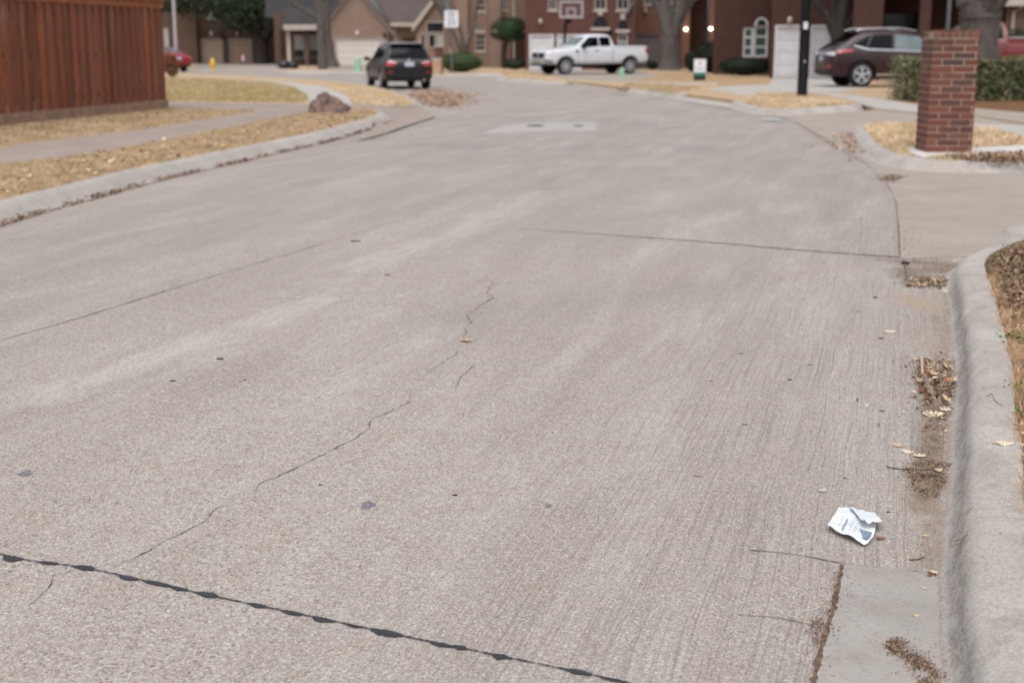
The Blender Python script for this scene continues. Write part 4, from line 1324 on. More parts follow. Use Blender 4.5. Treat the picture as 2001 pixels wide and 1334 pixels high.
single = [
    (1738, 650, 'leaf_pale', 0, 0.1, 0.95, 0.0, 'pale dry leaf on the street above the stick pile', (0.3, 0)),
    (1722, 662, 'leaf_brown', 2, 0.0, 0.9, 0.0, 'small brown leaf just below a pale dry leaf', (0, 0)),
    (1388, 744, 'leaf_tan', 0, -0.3, 0.55, 0.0, 'small tan leaf alone on the street left of the gutter', (0, 0)),
    (1330, 618, 'leaf_pale', 2, -0.2, 0.8, 0.0, 'tiny white leaf scrap alone mid street', (0, 0)),
    (910, 668, 'leaf_tan', 1, -0.2, 1.35, 0.0, 'tan leaf at the end of the zigzag crack', (0, 0)),
    (1822, 812, 'leaf_pale', 3, 0.05, 1.05, 0.0, 'large pale lobed leaf below the stick pile', (0.35, 0)),
    (1846, 802, 'leaf_pale', 1, 0.1, 0.85, 0.004, 'pale leaf just behind the large lobed leaf', (0.4, 0)),
    (1755, 872, 'leaf_tan', 1, -0.7, 0.75, 0.0, 'tan leaf leftmost of the row above the long twig', (0.3, 0)),
    (1774, 884, 'leaf_pale', 0, -0.6, 0.65, 0.0, 'pale leaf in the middle of the row above the long twig', (0.4, 0)),
    (1797, 893, 'leaf_pale', 1, -0.1, 0.85, 0.0, 'pale leaf rightmost of the row above the long twig', (0.2, 0)),
    (1833, 921, 'leaf_tan', 2, 0.6, 1.0, 0.004, 'smooth tan leaf at the end of the long twig', (0.3, 0)),
    (1856, 910, 'leaf_brown', 2, 0.8, 0.8, 0.006, 'brown curled leaf against the kerb beside the long twig', (0.5, 0)),
    (1808, 1048, 'leaf_tan', 2, 0.2, 0.6, 0.0, 'small tan leaf right of the white wrapper', (0.2, 0)),
    (1721, 1054, 'leaf_brown', 2, 0.1, 0.85, 0.0, 'orange brown leaf at the lower right of the wrapper', (0.0, 0)),
    (1819, 1124, 'leaf_brown', 1, 0.4, 0.7, 0.005, 'curled orange leaf on the gutter slab joint', (0.6, 0.3)),
    (1825, 1119, 'leaf_pale', 2, -0.2, 0.6, 0.012, 'pale leaf lying over the curled orange leaf', (0.2, 0)),
    (1791, 1203, 'leaf_tan', 2, -0.3, 0.45, 0.006, 'small curled leaf on the pale gutter slab', (0.5, 0)),
    (1806, 1150, 'leaf_pale', 2, -0.4, 0.4, 0.006, 'tiny pale scrap on the pale gutter slab', (0, 0)),
    (1846, 570, 'leaf_pale', 1, 0.4, 0.9, 0.006, 'pale curled leaf at the foot of the kerb by the driveway', (0.5, 0)),
    (1825, 547, 'leaf_pale', 1, 0.0, 0.9, 0.008, 'white leaf in the gutter corner by the driveway', (0.2, 0)),
    (1785, 556, 'leaf_tan', 0, 0.0, 0.8, 0.008, 'tan leaf leftmost of the gutter corner litter', (0.2, 0)),
    (1803, 558, 'leaf_pale', 0, -0.3, 0.9, 0.008, 'pale lobed leaf low in the gutter corner litter', (0.2, 0)),
    (1768, 513, 'leaf_pale', 2, 0.6, 0.8, 0.006, 'pale leaf at the end of the open street joint', (0.2, 0)),
    (1625, 640, 'leaf_tan', 2, 0.1, 0.4, 0.0, 'tiny tan leaf mid street left of the gutter', (0, 0)),
    (1572, 585, 'leaf_brown', 2, 0.1, 0.5, 0.0, 'tiny reddish leaf below the open street joint', (0, 0)),
    (1670, 707, 'leaf_pale', 2, -0.3, 0.5, 0.0, 'tiny pale leaf beside the gutter left of the sticks', (0, 0)),
    (1735, 745, 'leaf_tan', 2, -0.3, 0.6, 0.0, 'thin tan leaf on the street left of the sticks', (0, 0)),
    (1963, 868, 'leaf_pale', 3, -0.3, 0.7, 0.143, 'pale frayed leaf on top of the right kerb', (0.3, 0)),
    (1945, 866, 'leaf_tan', 2, -0.5, 0.5, 0.143, 'small yellowish leaf on top of the right kerb', (0.3, 0)),
    (1990, 835, 'leaf_brown', 0, 0.3, 0.8, 0.15, 'brown oak leaf resting in the verge grass above a kerb leaf', (0.3, 0.2)),
    (1975, 655, 'leaf_brown', 0, 0.2, 1.0, 0.15, 'brown oak leaf in the verge near green weeds', (0.3, 0.2)),
]
for px, py, mk, v, rz, s, z, lab, tl in single:
    leaf(px, py, mk, v, rz, s, z, lab, None, tl)
r_ = random.Random(5)
for i in range(34):
    px, py = r_.uniform(1782, 1868), r_.uniform(706, 786)
    if (px - 1826) ** 2 / 48 ** 2 + (py - 745) ** 2 / 45 ** 2 > 1:
        px, py = 1826 + r_.uniform(-25, 25), 745 + r_.uniform(-25, 25)
    leaf(px, py, r_.choice(['leaf_tan', 'leaf_tan', 'leaf_pale', 'leaf_brown', 'leaf_pale']), r_.choice([0, 1, 2, 1]), r_.uniform(0, 6.28), r_.uniform(0.65, 1.25), r_.uniform(0.006, 0.03),
         'dry brown or tan leaf jumbled in the heap under the gutter sticks', 'dry leaves heaped under the gutter sticks', (r_.uniform(-0.7, 0.7), r_.uniform(-0.5, 0.5)))
for i in range(10):
    px, py = r_.uniform(1955, 2000), r_.uniform(500, 1030)
    px = max(px, 1975 + (py - 560) * 0.085)
    leaf(px, py, r_.choice(['leaf_tan', 'leaf_brown', 'leaf_brown']), r_.choice([0, 1, 2]), r_.uniform(0, 6.28), r_.uniform(0.4, 0.7), 0.155,
         'dry leaf caught in the straw grass of the near right verge', 'dry leaves in the near right verge', (r_.uniform(-0.4, 0.4), r_.uniform(-0.25, 0.25)))


def stick(pts, rad, mat, label, name='stick', n=8):
    P = []
    for px, py, z in pts:
        P.append(G(px, py, z))
    c = P[0]
    loc = Vector((c.x, c.y, 0))
    path = smooth3([p - loc for p in P], 6)
    m = len(path)
    rr = random.Random(int(pts[0][0]))
    rad = [rad * (1 - 0.25 * i / m) * rr.uniform(0.85, 1.15) for i in range(m)]
    o = MB().tube(path, rad, n).build(name, mat, smooth=True)
    o.location = loc
    return tag(o, label, 'stick')


def smooth3(pts, k):
    out = []
    n = len(pts)
    for i in range(n - 1):
        p0, p1, p2, p3 = pts[max(i - 1, 0)], pts[i], pts[i + 1], pts[min(i + 2, n - 1)]
        for j in range(k):
            t = j / k
            out.append(0.5 * ((2 * p1) + (p2 - p0) * t + (2 * p0 - 5 * p1 + 4 * p2 - p3) * t * t + (3 * p1 - p0 - 3 * p2 + p3) * t ** 3))
    out.append(pts[-1])
    return out


stick([(1801, 697, 0.018), (1802, 716, 0.022), (1803, 733, 0.026)], 0.0085, M['stick_pale'], 'pale peeled stick pointing away, upper of two in the gutter')
stick([(1807, 734, 0.042), (1813, 752, 0.038), (1821, 780, 0.022)], 0.0125, M['stick'], 'thick grey stick, lower of two in the gutter')
stick([(1733, 912, 0.004), (1762, 916, 0.006), (1800, 917, 0.006), (1826, 918, 0.006)], 0.0022, M['chip'], 'long thin brown twig lying across the gutter silt', 'twig', 6)
stick([(1800, 930, 0.008), (1830, 928, 0.010), (1850, 924, 0.010)], 0.0018, M['chip'], 'short brown twig beside the kerb under the long one', 'twig', 6)
stick([(1800, 728, 0.02), (1825, 722, 0.022), (1855, 727, 0.02)], 0.0022, M['stick_pale'], 'thin pale twig across the stick heap', 'twig', 6)
stick([(1860, 745, 0.03), (1866, 732, 0.06), (1877, 726, 0.075), (1874, 737, 0.06)], 0.0022, M['leaf_brown'], 'curled brown stem standing against the kerb', 'twig', 6)
stick([(1777, 1093, 0.003), (1795, 1092, 0.004), (1806, 1087, 0.004)], 0.0018, M['chip'], 'bent dark twig just above the gutter slab joint', 'twig', 6)
stick([(1866, 1056, 0.06), (1880, 1050, 0.10), (1893, 1042, 0.142)], 0.0035, M['stick_pale'], 'tan sliver of wood leaning on the kerb edge', 'twig', 6)
stick([(1929, 775, 0.144), (1938, 769, 0.15), (1945, 783, 0.145), (1960, 793, 0.15)], 0.0012, M['chip'], 'thin curved stem on top of the right kerb', 'twig', 6)
stick([(1778, 1297, 0.008), (1780, 1310, 0.010), (1781, 1322, 0.008)], 0.0018, M['stick_pale'], 'pale straw on the crumbs at the bottom right', 'twig', 6)
stick([(1835, 776, 0.012), (1837, 790, 0.006)], 0.0014, M['leaf_pale'], 'white straw below the thick grey stick', 'twig', 6)


def chip(px, py, L, W, rz, label, group=None, z=0.003):
    c = G(px, py, 0)
    r = random.Random(int(px * 7 + py))
    n = 12
    pts = [(L / 2 * math.cos(t) * r.uniform(0.8, 1.1), W / 2 * math.sin(t) * r.uniform(0.7, 1.2)) for t in [2 * PI * k / n for k in range(n)]]
    vs = [(x, y, 0) for x, y in pts] + [(x * 0.75, y * 0.7, W * 0.4) for x, y in pts]
    fs = [tuple(range(n - 1, -1, -1)), tuple(range(n, 2 * n))] + [(i, (i + 1) % n, n + (i + 1) % n, n + i) for i in range(n)]
    o = MB().add(vs, fs).build('bark_chip', M['chip'])
    o.location = (c.x, c.y, 0.001)
    o.rotation_euler = (0, 0, rz)
    return tag(o, label, 'bark chip', group)


for px, py, L, W, rz, lab in (
        (430, 702, 0.042, 0.016, 0.1, 'dark chip on the street beside the white worn streak'), (338, 745, 0.034, 0.013, 0.0, 'dark chip below the white worn streak'),
        (478, 743, 0.018, 0.008, 0.0, 'smallest dark chip right of the chip below the streak'), (889, 968, 0.022, 0.009, -0.2, 'dark brown chip right of the tar spot mid street'),
        (626, 948, 0.018, 0.008, -0.2, 'dark chip beside the long diagonal crack'), (1543, 743, 0.020, 0.014, 0.0, 'black pellet on the broomed concrete'),
        (1710, 582, 0.034, 0.018, -0.3, 'black chip below the driveway corner'), (1456, 830, 0.030, 0.007, 0.0, 'thin dark chip on the broomed concrete'),
        (1364, 931, 0.034, 0.005, -0.15, 'thin curved brown sliver mid street'), (1724, 803, 0.026, 0.007, 0.0, 'thin brown chip left of the large lobed leaf'),
        (1651, 935, 0.014, 0.007, -0.5, 'small dark chip above the white wrapper'), (1735, 1001, 0.014, 0.007, -0.1, 'small dark chip right of the wrapper flap'),
        (1582, 713, 0.020, 0.007, 0.0, 'small dark chip above a black pellet'), (1676, 609, 0.024, 0.006, 0.0, 'thin brown chip below the black chip'),
        (1448, 691, 0.028, 0.006, 0.0, 'thin grey chip left of the gutter lines'), (695, 472, 0.10, 0.02, 0.0, 'dark smear of leaf beside the long street joint'), (757, 538, 0.04, 0.013, 0, 'faint dark chip between joint and zigzag crack'),
        (1785, 738, 0.018, 0.015, 0.3, 'dark acorn cap at the left of the stick heap'), (1832, 812, 0.0, 0.0, 0, None)):
    if lab:
        chip(px, py, L, W, rz, lab)
# white pebble
c = G(1609, 961, 0)
me_ = bpy.data.meshes.new('pebble')
bm = bmesh.new()
bmesh.ops.create_icosphere(bm, subdivisions=2, radius=1)
for v in bm.verts:
    v.co = Vector((v.co.x * 0.017, v.co.y * 0.010, v.co.z * 0.008)) * (1 + 0.12 * math.sin(v.co.x * 5))
bm.to_mesh(me_)
bm.free()
o = link('pebble', me_, M['trim'], smooth=True)
o.location = (c.x, c.y, 0.006)
tag(o, 'pale flat pebble above the paper wrapper', 'pebble')
c = G(1769, 516, 0)
o = MB().lathe([(0.03, 0), (0.034, 0.006), (0.026, 0.014), (0.01, 0.016)], (0, 0, 0), 14).build('bottle_cap', M['bag'], smooth=True)
o.location = (c.x, c.y, 0.005)
tag(o, 'dark blue crushed cap at the end of the open joint', 'bottle cap')

# ------------------------------------------------------------------ paper wrapper
def wrapper():
    BLc, BRc, TRc, TLc = G(1616.5, 1033, 0.01), G(1688, 1068, 0.004), G(1713, 1008, 0.006), G(1639, 989, 0.004)
    org = Vector((BLc.x, BLc.y, 0))

    from mathutils import noise as mnz

    def base(u, v):
        p = BLc * (1 - u) * (1 - v) + BRc * u * (1 - v) + TRc * u * v + TLc * (1 - u) * v
        z = 0.004 + (0.010 + 0.006 * math.sin(PI * u)) * (1 - v) ** 2 + 0.010 * math.sin(PI * v) * (0.6 + 0.4 * math.sin(u * 5)) \
            + 0.0022 * math.sin(11 * u + 5 * v) + 0.0016 * math.sin(23 * v - 8 * u) + 0.010 * math.exp(-((u - 0.0) / 0.15) ** 2) * (1 - v)
        # clipped lower right corner
        k = max(0.0, u - 0.8) * max(0.0, 0.5 - v)
        p = p + Vector((0, 0, 0))
        return Vector((p.x, p.y, max(0.0025, z))) - org

    root = empty('paper_wrapper', org)
    tag(root, 'crumpled white printed paper wrapper lying on the street near the kerb', 'paper litter')

    def sheet_(fn, nu, nv, th):
        vs, fs = [], []
        from mathutils import noise as mn
        fn0 = fn

        def fn(u, v):
            p = fn0(u, v)
            p.z = max(0.002, p.z + 0.0035 * mn.noise(Vector((u * 6, v * 5, 1.7))) + 0.002 * abs(mn.noise(Vector((u * 13, v * 11, 4.2)))))
            return p
        for s in (0, 1):
            for j in range(nv + 1):
                for i in range(nu + 1):
                    p = fn(i / nu, j / nv)
                    vs.append((p.x, p.y, p.z + th * s))
        m = (nu + 1) * (nv + 1)
        for j in range(nv):
            for i in range(nu):
                a = j * (nu + 1) + i
                q = (a, a + 1, a + nu + 2, a + nu + 1)
                fs.append(q[::-1])
                fs.append(tuple(x + m for x in q))
        ring = [i for i in range(nu + 1)] + [j * (nu + 1) + nu for j in range(1, nv + 1)] + [nv * (nu + 1) + i for i in range(nu - 1, -1, -1)] + [j * (nu + 1) for j in range(nv - 1, 0, -1)]
        for a, b in zip(ring, ring[1:] + ring[:1]):
            fs.append((a, b, b + m, a + m))
        return MB().add(vs, fs)

    def edge_round(u, v):
        # bow the outline so that it is not a perfect quad
        uu = u + 0.035 * math.sin(PI * v) * (1 - u) + 0.13 * math.sin(PI * min(1.0, v * 1.0) ** 0.65) * u ** 3
        vv = v - 0.02 * math.sin(PI * u) * (1 - v) - 0.03 * math.sin(2 * PI * u) * v
        return base(uu, vv)

    sheet_(edge_round, 30, 22, 0.0012).build('sheet', M['paper'], root, smooth=True)
    F00, F10, F11, F01 = G(1684, 1019, 0.034), G(1723.5, 1025, 0.030), G(1711, 997.5, 0.022), G(1659, 992, 0.010)

    def flap(u, v):
        p = F00 * (1 - u) * (1 - v) + F10 * u * (1 - v) + F11 * u * v + F01 * (1 - u) * v
        z = 0.012 + 0.024 * (1 - v) + 0.004 * math.sin(7 * u + 2) * (1 - v) + 0.002 * math.sin(15 * u - 6 * v)
        q = p - org
        # curl along the fold line
        q.x += 0.003 * math.sin(PI * v)
        return Vector((q.x, q.y, z))

    sheet_(flap, 16, 12, 0.0012).build('folded_flap', M['paper'], root, smooth=True)

    def patch(name, u0, u1, v0, v1, mat, lift=0.0022, n=6, wob=0.0):
        vs, fs = [], []
        for j in range(n + 1):
            for i in range(n + 1):
                u, v = u0 + (u1 - u0) * i / n, v0 + (v1 - v0) * j / n
                p = edge_round(u + wob * math.sin(v * 40), v)
                vs.append((p.x, p.y, p.z + lift))
        for j in range(n):
            for i in range(n):
                a = j * (n + 1) + i
                fs.append((a, a + 1, a + n + 2, a + n + 1))
        return MB().add(vs, fs)

    patch('p', 0.70, 0.955, 0.13, 0.40, M['ink_blue'], 0.0020, 8, 0.004).build('printed_block', M['ink_blue'], root)
    patch('p', 0.735, 0.775, 0.29, 0.32, M['ink_dark'], 0.0026).build('print_mark', M['ink_dark'], root)
    patch('p', 0.90, 0.945, 0.13, 0.16, M['ink_dark'], 0.0026).build('print_mark', M['ink_dark'], root)
    patch('p', 0.05, 0.30, 0.10, 0.85, M['ink_pale'], 0.0016, 10, 0.006).build('pale_print', M['paper'], root)
    b = MB()
    r = random.Random(4)
    for col_, (u0, w, v0, v1) in enumerate(((0.345, 0.062, 0.10, 0.50),)):
        v = v0
        while v < v1:
            h = r.uniform(0.028, 0.05)
            t = patch('x', u0 + r.uniform(0, 0.015), u0 + w * r.uniform(0.6, 1.0), v, v + h * 0.38, None, 0.0022, 2)
            b.add(t.v, t.f)
            t = patch('x', u0, u0 + w * 0.34, v, v + h * 0.75, None, 0.0022, 2)
            b.add(t.v, t.f)
            v += h
    b.build('lettering', M['ink'], root, fix=False)
    b = MB()
    for u0, v0, v1 in ((0.47, 0.12, 0.46), (0.52, 0.10, 0.50), (0.60, 0.12, 0.52), (0.23, 0.16, 0.5), (0.64, 0.2, 0.44)):
        v = v0
        while v < v1:
            h = r.uniform(0.02, 0.06)
            t = patch('x', u0, u0 + 0.018, v, v + h, None, 0.0022, 2)
            b.add(t.v, t.f)
            v += h + 0.012
    b.build('small_print', M['ink_pale'], root, fix=False)


wrapper()
# ------------------------------------------------------------------ fence on the left
def fence():
    a, b = G(-620, 312, ZL), G(325, 213, ZL)
    d = (b - a)
    L = Vector((d.x, d.y)).length
    rz = math.atan2(d.y, d.x)
    root = empty('wooden_fence', (b.x, b.y, ZL), rz)
    tag(root, 'tall red brown cedar privacy fence with capped top along the left pavement', 'fence')
    top = XZ(318, 14, b.y).z - ZL        # underside of the trim at the corner
    bd = MB()
    r = random.Random(3)
    # x runs back along the fence (negative = towards the viewer), +y is the yard side
    x = 0.0
    i = 0
    while x > -L:
        w = 0.142
        y0 = -0.020 if i % 2 else 0.012
        dz = r.uniform(-0.01, 0.01)
        bd.obox((x - w / 2, y0 + r.uniform(-0.003, 0.003), 0.2 + (top - 0.2) / 2 + dz), (w + (-0.01 if i % 2 else 0.06), 0.019, top - 0.2), Matrix.Rotation(r.uniform(-0.006, 0.006), 3, 'Y'))
        x -= 0.155 + r.uniform(-0.006, 0.006)
        i += 1
    # return towards the yard
    y = 0.05
    while y < 9:
        bd.obox((0.02 + r.uniform(-0.003, 0.003), y + 0.07, 0.2 + (top - 0.2) / 2), (0.019, 0.142, top - 0.2))
        y += 0.15
    bd.build('boards', M['wood'], root)
    MB().box(-L, 0.03, -0.05, -0.034, 0.02, 0.215).box(0.0, 0.045, 0.03, 9, 0.02, 0.19).build('kick_board', M['rotboard'], root)
    MB().box(-L, 0.05, -0.040, -0.022, top - 0.03, top + 0.115).box(0.032, 0.05, -0.02, 9, top - 0.03, top + 0.115).build('trim_board', M['woodtrim'], root)
    MB().box(-L, 0.09, -0.09, 0.09, top + 0.118, top + 0.155).box(-0.05, 0.088, 0.092, 9, top + 0.118, top + 0.155).build('cap_rail', M['woodtrim'], root)
    MB().box(-0.06, 0.012, 0.022, 0.10, 0.0, top).build('corner_post', M['rotboard'], root)
    m = MB()
    k = 1
    while k * 2.4 < L:
        m.box(-k * 2.4 - 0.045, -k * 2.4 + 0.045, 0.03, 0.12, 0.0, top)
        k += 1
    for z in (0.4, 1.2, top - 0.2):
        m.box(-L, -0.07, 0.022, 0.029, z, z + 0.09)
    m.build('rails', M['rotboard'], root)


fence()


# ------------------------------------------------------------------ houses
def auto_rz(px0, px1):
    # fronts are turned to the street, so that the far side wall runs straight away from it
    if px0 + px1 > 2001:
        return -math.atan((px0 - 1000.5) / FPX)
    return math.atan((1000.5 - px1) / FPX)


def LOC(px0, ybase, px1, z0=ZL, Y=None, rz=None):
    g_ = G(px0, ybase, z0)
    if Y is not None:
        g_ = Vector((PX(px0, ybase, Y)[0], Y, z0))
    rz = auto_rz(px0, px1) if rz is None else rz
    ex, ey = (math.cos(rz), math.sin(rz)), (-math.sin(rz), math.cos(rz))

    def loc(px, py, dy=0.0):
        a = (px - 1000.5) / FPX
        b = -(py - 667) / FPX
        d = (a, CP + b * SP, -SP + b * CP)
        t = ((g_.x * ey[0] + g_.y * ey[1]) + dy) / (d[0] * ey[0] + d[1] * ey[1])
        return (d[0] * t - g_.x) * ex[0] + (d[1] * t - g_.y) * ex[1], CH + d[2] * t - z0

    return loc, g_, rz


def house(name, label, px0, px1, ybase, top_z, depth, mat, openings=(), z0=ZL, roof=None, gable=None):
    """front wall facing the street with real openings; openings are (x0,x1,z0,z1) in metres"""
    loc, g_, rz = LOC(px0, ybase, px1, z0)
    Y, x0 = g_.y, g_.x
    root = empty(name, (x0, Y, z0), rz)
    tag(root, label, 'house')
    W = loc(px1, ybase)[0]
    xs = sorted({0.0, W} | {o[0] for o in openings} | {o[1] for o in openings})
    zs = sorted({0.0, top_z} | {o[2] for o in openings} | {o[3] for o in openings})
    xs = [x for x in xs if 0 <= x <= W]
    b = MB()
    for xa, xb in zip(xs[:-1], xs[1:]):
        for za, zb in zip(zs[:-1], zs[1:]):
            cx, cz = (xa + xb) / 2, (za + zb) / 2
            if any(o[0] < cx < o[1] and o[2] < cz < o[3] for o in openings):
                continue
            b.add([(xa, 0, za), (xb, 0, za), (xb, 0, zb), (xa, 0, zb)], [(0, 1, 2, 3)])
    rv = 0.22
    for a, c, e, f in openings:
        b.add([(a, 0, e), (c, 0, e), (c, 0, f), (a, 0, f), (a, rv, e), (c, rv, e), (c, rv, f), (a, rv, f)],
              [(0, 1, 5, 4), (1, 2, 6, 5), (2, 3, 7, 6), (3, 0, 4, 7)])
    b.add([(0, 0, 0), (0, depth, 0), (0, depth, top_z), (0, 0, top_z)], [(0, 1, 2, 3)])
    b.add([(W, 0, 0), (W, depth, 0), (W, depth, top_z), (W, 0, top_z)], [(3, 2, 1, 0)])
    b.add([(0, depth, 0), (W, depth, 0), (W, depth, top_z), (0, depth, top_z)], [(3, 2, 1, 0)])
    if gable:
        gx0, gx1, gh = gable
        b.add([(gx0, 0, top_z), (gx1, 0, top_z), ((gx0 + gx1) / 2, 0, top_z + gh)], [(0, 1, 2)])
    b.build('wall', mat, root, fix=False)
    return root, loc, W, Y, x0


def span(loc, px0, py0, px1, py1):
    a, zt = loc(px0, py0)
    c, zb = loc(px1, py1)
    return (a, c, zb, zt)


def window(root, o, frame=M['white'], pane=M['pane'], bars=(1, 1), t=0.06, sill=None):
    a, c, e, f = o
    b = MB()
    y0, y1 = 0.05, 0.13
    b.box(a, a + t, y0, y1, e, f).box(c - t, c, y0, y1, e, f).box(a + t, c - t, y0, y1, e, e + t).box(a + t, c - t, y0, y1, f - t, f)
    for i in range(1, bars[0]):
        x = a + (c - a) * i / bars[0]
        b.box(x - t * 0.3, x + t * 0.3, y0 + 0.01, y1 - 0.01, e + t, f - t)
    for i in range(1, bars[1]):
        z = e + (f - e) * i / bars[1]
        b.box(a + t, c - t, y0 + 0.012, y1 - 0.012, z - t * 0.4, z + t * 0.4)
    w = b.build('window', frame, root)
    MB().box(a + t * 0.5, c - t * 0.5, 0.095, 0.11, e + t * 0.5, f - t * 0.5).build('pane', pane, w)
    if sill:
        MB().box(a - 0.08, c + 0.08, -0.05, 0.048, e - 0.10, e - 0.003).build('sill', sill, w)
    return w


def garage(root, o, mat, trim=M['trim'], rows=4, cols=4):
    a, c, e, f = o
    b = MB()
    t = 0.09
    b.box(a, a + t, 0.02, 0.16, e, f).box(c - t, c, 0.02, 0.16, e, f).box(a + t, c - t, 0.02, 0.16, f - t, f)
    b.build('door_frame', trim, root)
    d = MB()
    h = (f - t - e) / rows
    for j in range(rows):
        d.box(a + t, c - t, 0.14, 0.18, e + j * h + 0.006, e + (j + 1) * h - 0.006)
        w = (c - a - 2 * t) / cols
        for i in range(cols):
            d.box(a + t + i * w + w * 0.12, a + t + (i + 1) * w - w * 0.12, 0.128, 0.138, e + j * h + h * 0.2, e + (j + 1) * h - h * 0.2)
    d.build('garage_door', mat, root)


def wall_lamp(root, x, z, mat, lit=False, y=0.0):
    b = MB().lathe([(0.05, 0), (0.09, 0.04), (0.11, 0.18), (0.08, 0.26), (0.02, 0.30)], (x, y - 0.13, z - 0.13), 10)
    b.box(x - 0.04, x + 0.04, y - 0.05, y - 0.002, z - 0.05, z + 0.08)
    return b.build('wall_lamp', mat, root, smooth=True)


def gable_roof(root, x0, x1, y0, y1, z, h, mat, axis='x', over=0.35):
    b = MB()
    th = 0.14
    if axis == 'x':       # ridge along x
        ym = (y0 + y1) / 2
        xa, xb = x0 - over, x1 + over
        k = h / (ym - y0)
        ya, yb, ze = y0 - over, y1 + over, z - over * k
        for s in (0, 1):
            q = [(xa, ya, ze), (xb, ya, ze), (xb, ym, z + h), (xa, ym, z + h)] if s == 0 else [(xa, yb, ze), (xa, ym, z + h), (xb, ym, z + h), (xb, yb, ze)]
            lo = [(p[0], p[1], p[2] - th) for p in q]
            b.add(q + lo, [(0, 1, 2, 3), (7, 6, 5, 4), (0, 4, 5, 1), (1, 5, 6, 2), (2, 6, 7, 3), (3, 7, 4, 0)])
    else:
        xm = (x0 + x1) / 2
        k = h / (xm - x0)
        xa, xb, ze = x0 - over, x1 + over, z - over * k
        ya, yb = y0 - over, y1 + over
        for s in (0, 1):
            q = [(xa, ya, ze), (xm, ya, z + h), (xm, yb, z + h), (xa, yb, ze)] if s == 0 else [(xb, ya, ze), (xb, yb, ze), (xm, yb, z + h), (xm, ya, z + h)]
            lo = [(p[0], p[1], p[2] - th) for p in q]
            b.add(q + lo, [(0, 1, 2, 3), (7, 6, 5, 4), (0, 4, 5, 1), (1, 5, 6, 2), (2, 6, 7, 3), (3, 7, 4, 0)])
    return b.build('roof', mat, root)


# far left: dark brick house with two tan garage doors
def house_left():
    f0 = LOC(300, 125, 556)[0]
    ops = [span(f0, 392, 75, 437, 125.5), span(f0, 446, 75, 494, 125.5), span(f0, 404, 14, 420, 39), span(f0, 319, 55, 330, 106)]
    ops = [(a, c, max(0.0, e) if i < 2 else e, f) for i, (a, c, e, f) in enumerate(ops)]
    root, loc, W, Y, x0 = house('brick_house', 'dark brown brick house with two tan garage doors behind the yellow hydrant', 300, 556, 125, 6.2, 9, M['brick_dark'], ops)
    garage(root, ops[0], M['door_tan'], M['trim'], 4, 3)
    garage(root, ops[1], M['door_tan'], M['trim'], 4, 3)
    window(root, ops[2], M['white'], M['blind'], (1, 2), 0.07)
    window(root, ops[3], M['white'], M['blind'], (1, 2), 0.06)
    for px, py in ((413, 67), (464, 67)):
        x, z = loc(px, py)
        wall_lamp(root, x, z, M['white'])
    x, z = loc(435, 69)
    MB().box(x - 0.15, x + 0.15, -0.09, -0.002, z - 0.25, z + 0.25).build('meter_box', M['black'], root)
    a, _ = loc(350, 100)
    c, zt = loc(382, 10)
    MB().box(a, c, -0.55, -0.003, 0, 6.2).build('wall', M['brick_tanleft'], root)
    gable_roof(root, 0, W, 0, 9, 6.2, 2.6, M['roof_dark'])
    return root


house_left()


def porch_house():
    f0 = LOC(538, 128.5, 655)[0]
    ops = [span(f0, 573, 68, 596, 114), span(f0, 602, 68, 624, 114)]
    root, loc, W, Y, x0 = house('porch_house', 'brown brick house with a low porch roof and two blinded windows behind a grey tree', 538, 655, 128.5, 3.4, 9, M['brick_dark'], ops)
    for o in ops:
        w = window(root, o, M['trim'], M['pane'], (1, 2), 0.05)
        a, c, e, f = o
        MB().box(a + 0.06, c - 0.06, 0.085, 0.094, e + (f - e) * 0.36, f - 0.06).build('blind', M['blind'], w)
    a, _ = loc(548, 100)
    c, _ = loc(570, 100)
    MB().box(a, c, -0.03, -0.003, 0.0, 2.3).build('door', M['darkwood'], root)
    for px in (566, 600, 628):
        x, _ = loc(px, 100)
        MB().box(x - 0.12, x + 0.12, -1.9, -1.66, 0, 2.7).build('porch_post', M['trim'] if px != 600 else M['brick_dark'], root)
    a, z = loc(556, 50)
    b = MB()
    c = W + 0.3
    b.add([(a, -2.3, z), (c, -2.3, z), (c, 0.3, z + 1.1), (a, 0.3, z + 1.1), (a, -2.3, z - 0.12), (c, -2.3, z - 0.12), (c, 0.3, z + 0.98), (a, 0.3, z + 0.98)],
          [(0, 1, 2, 3), (7, 6, 5, 4), (0, 4, 5, 1), (1, 5, 6, 2), (2, 6, 7, 3), (3, 7, 4, 0)])
    b.build('porch_roof', M['roof_dark'], root)
    MB().box(a, c, -2.36, -2.305, z - 0.32, z + 0.02).build('fascia', M['trim'], root)
    gable_roof(root, -0.2, W, 0.4, 9, 3.4, 3.0, M['roof_dark'])


porch_house()


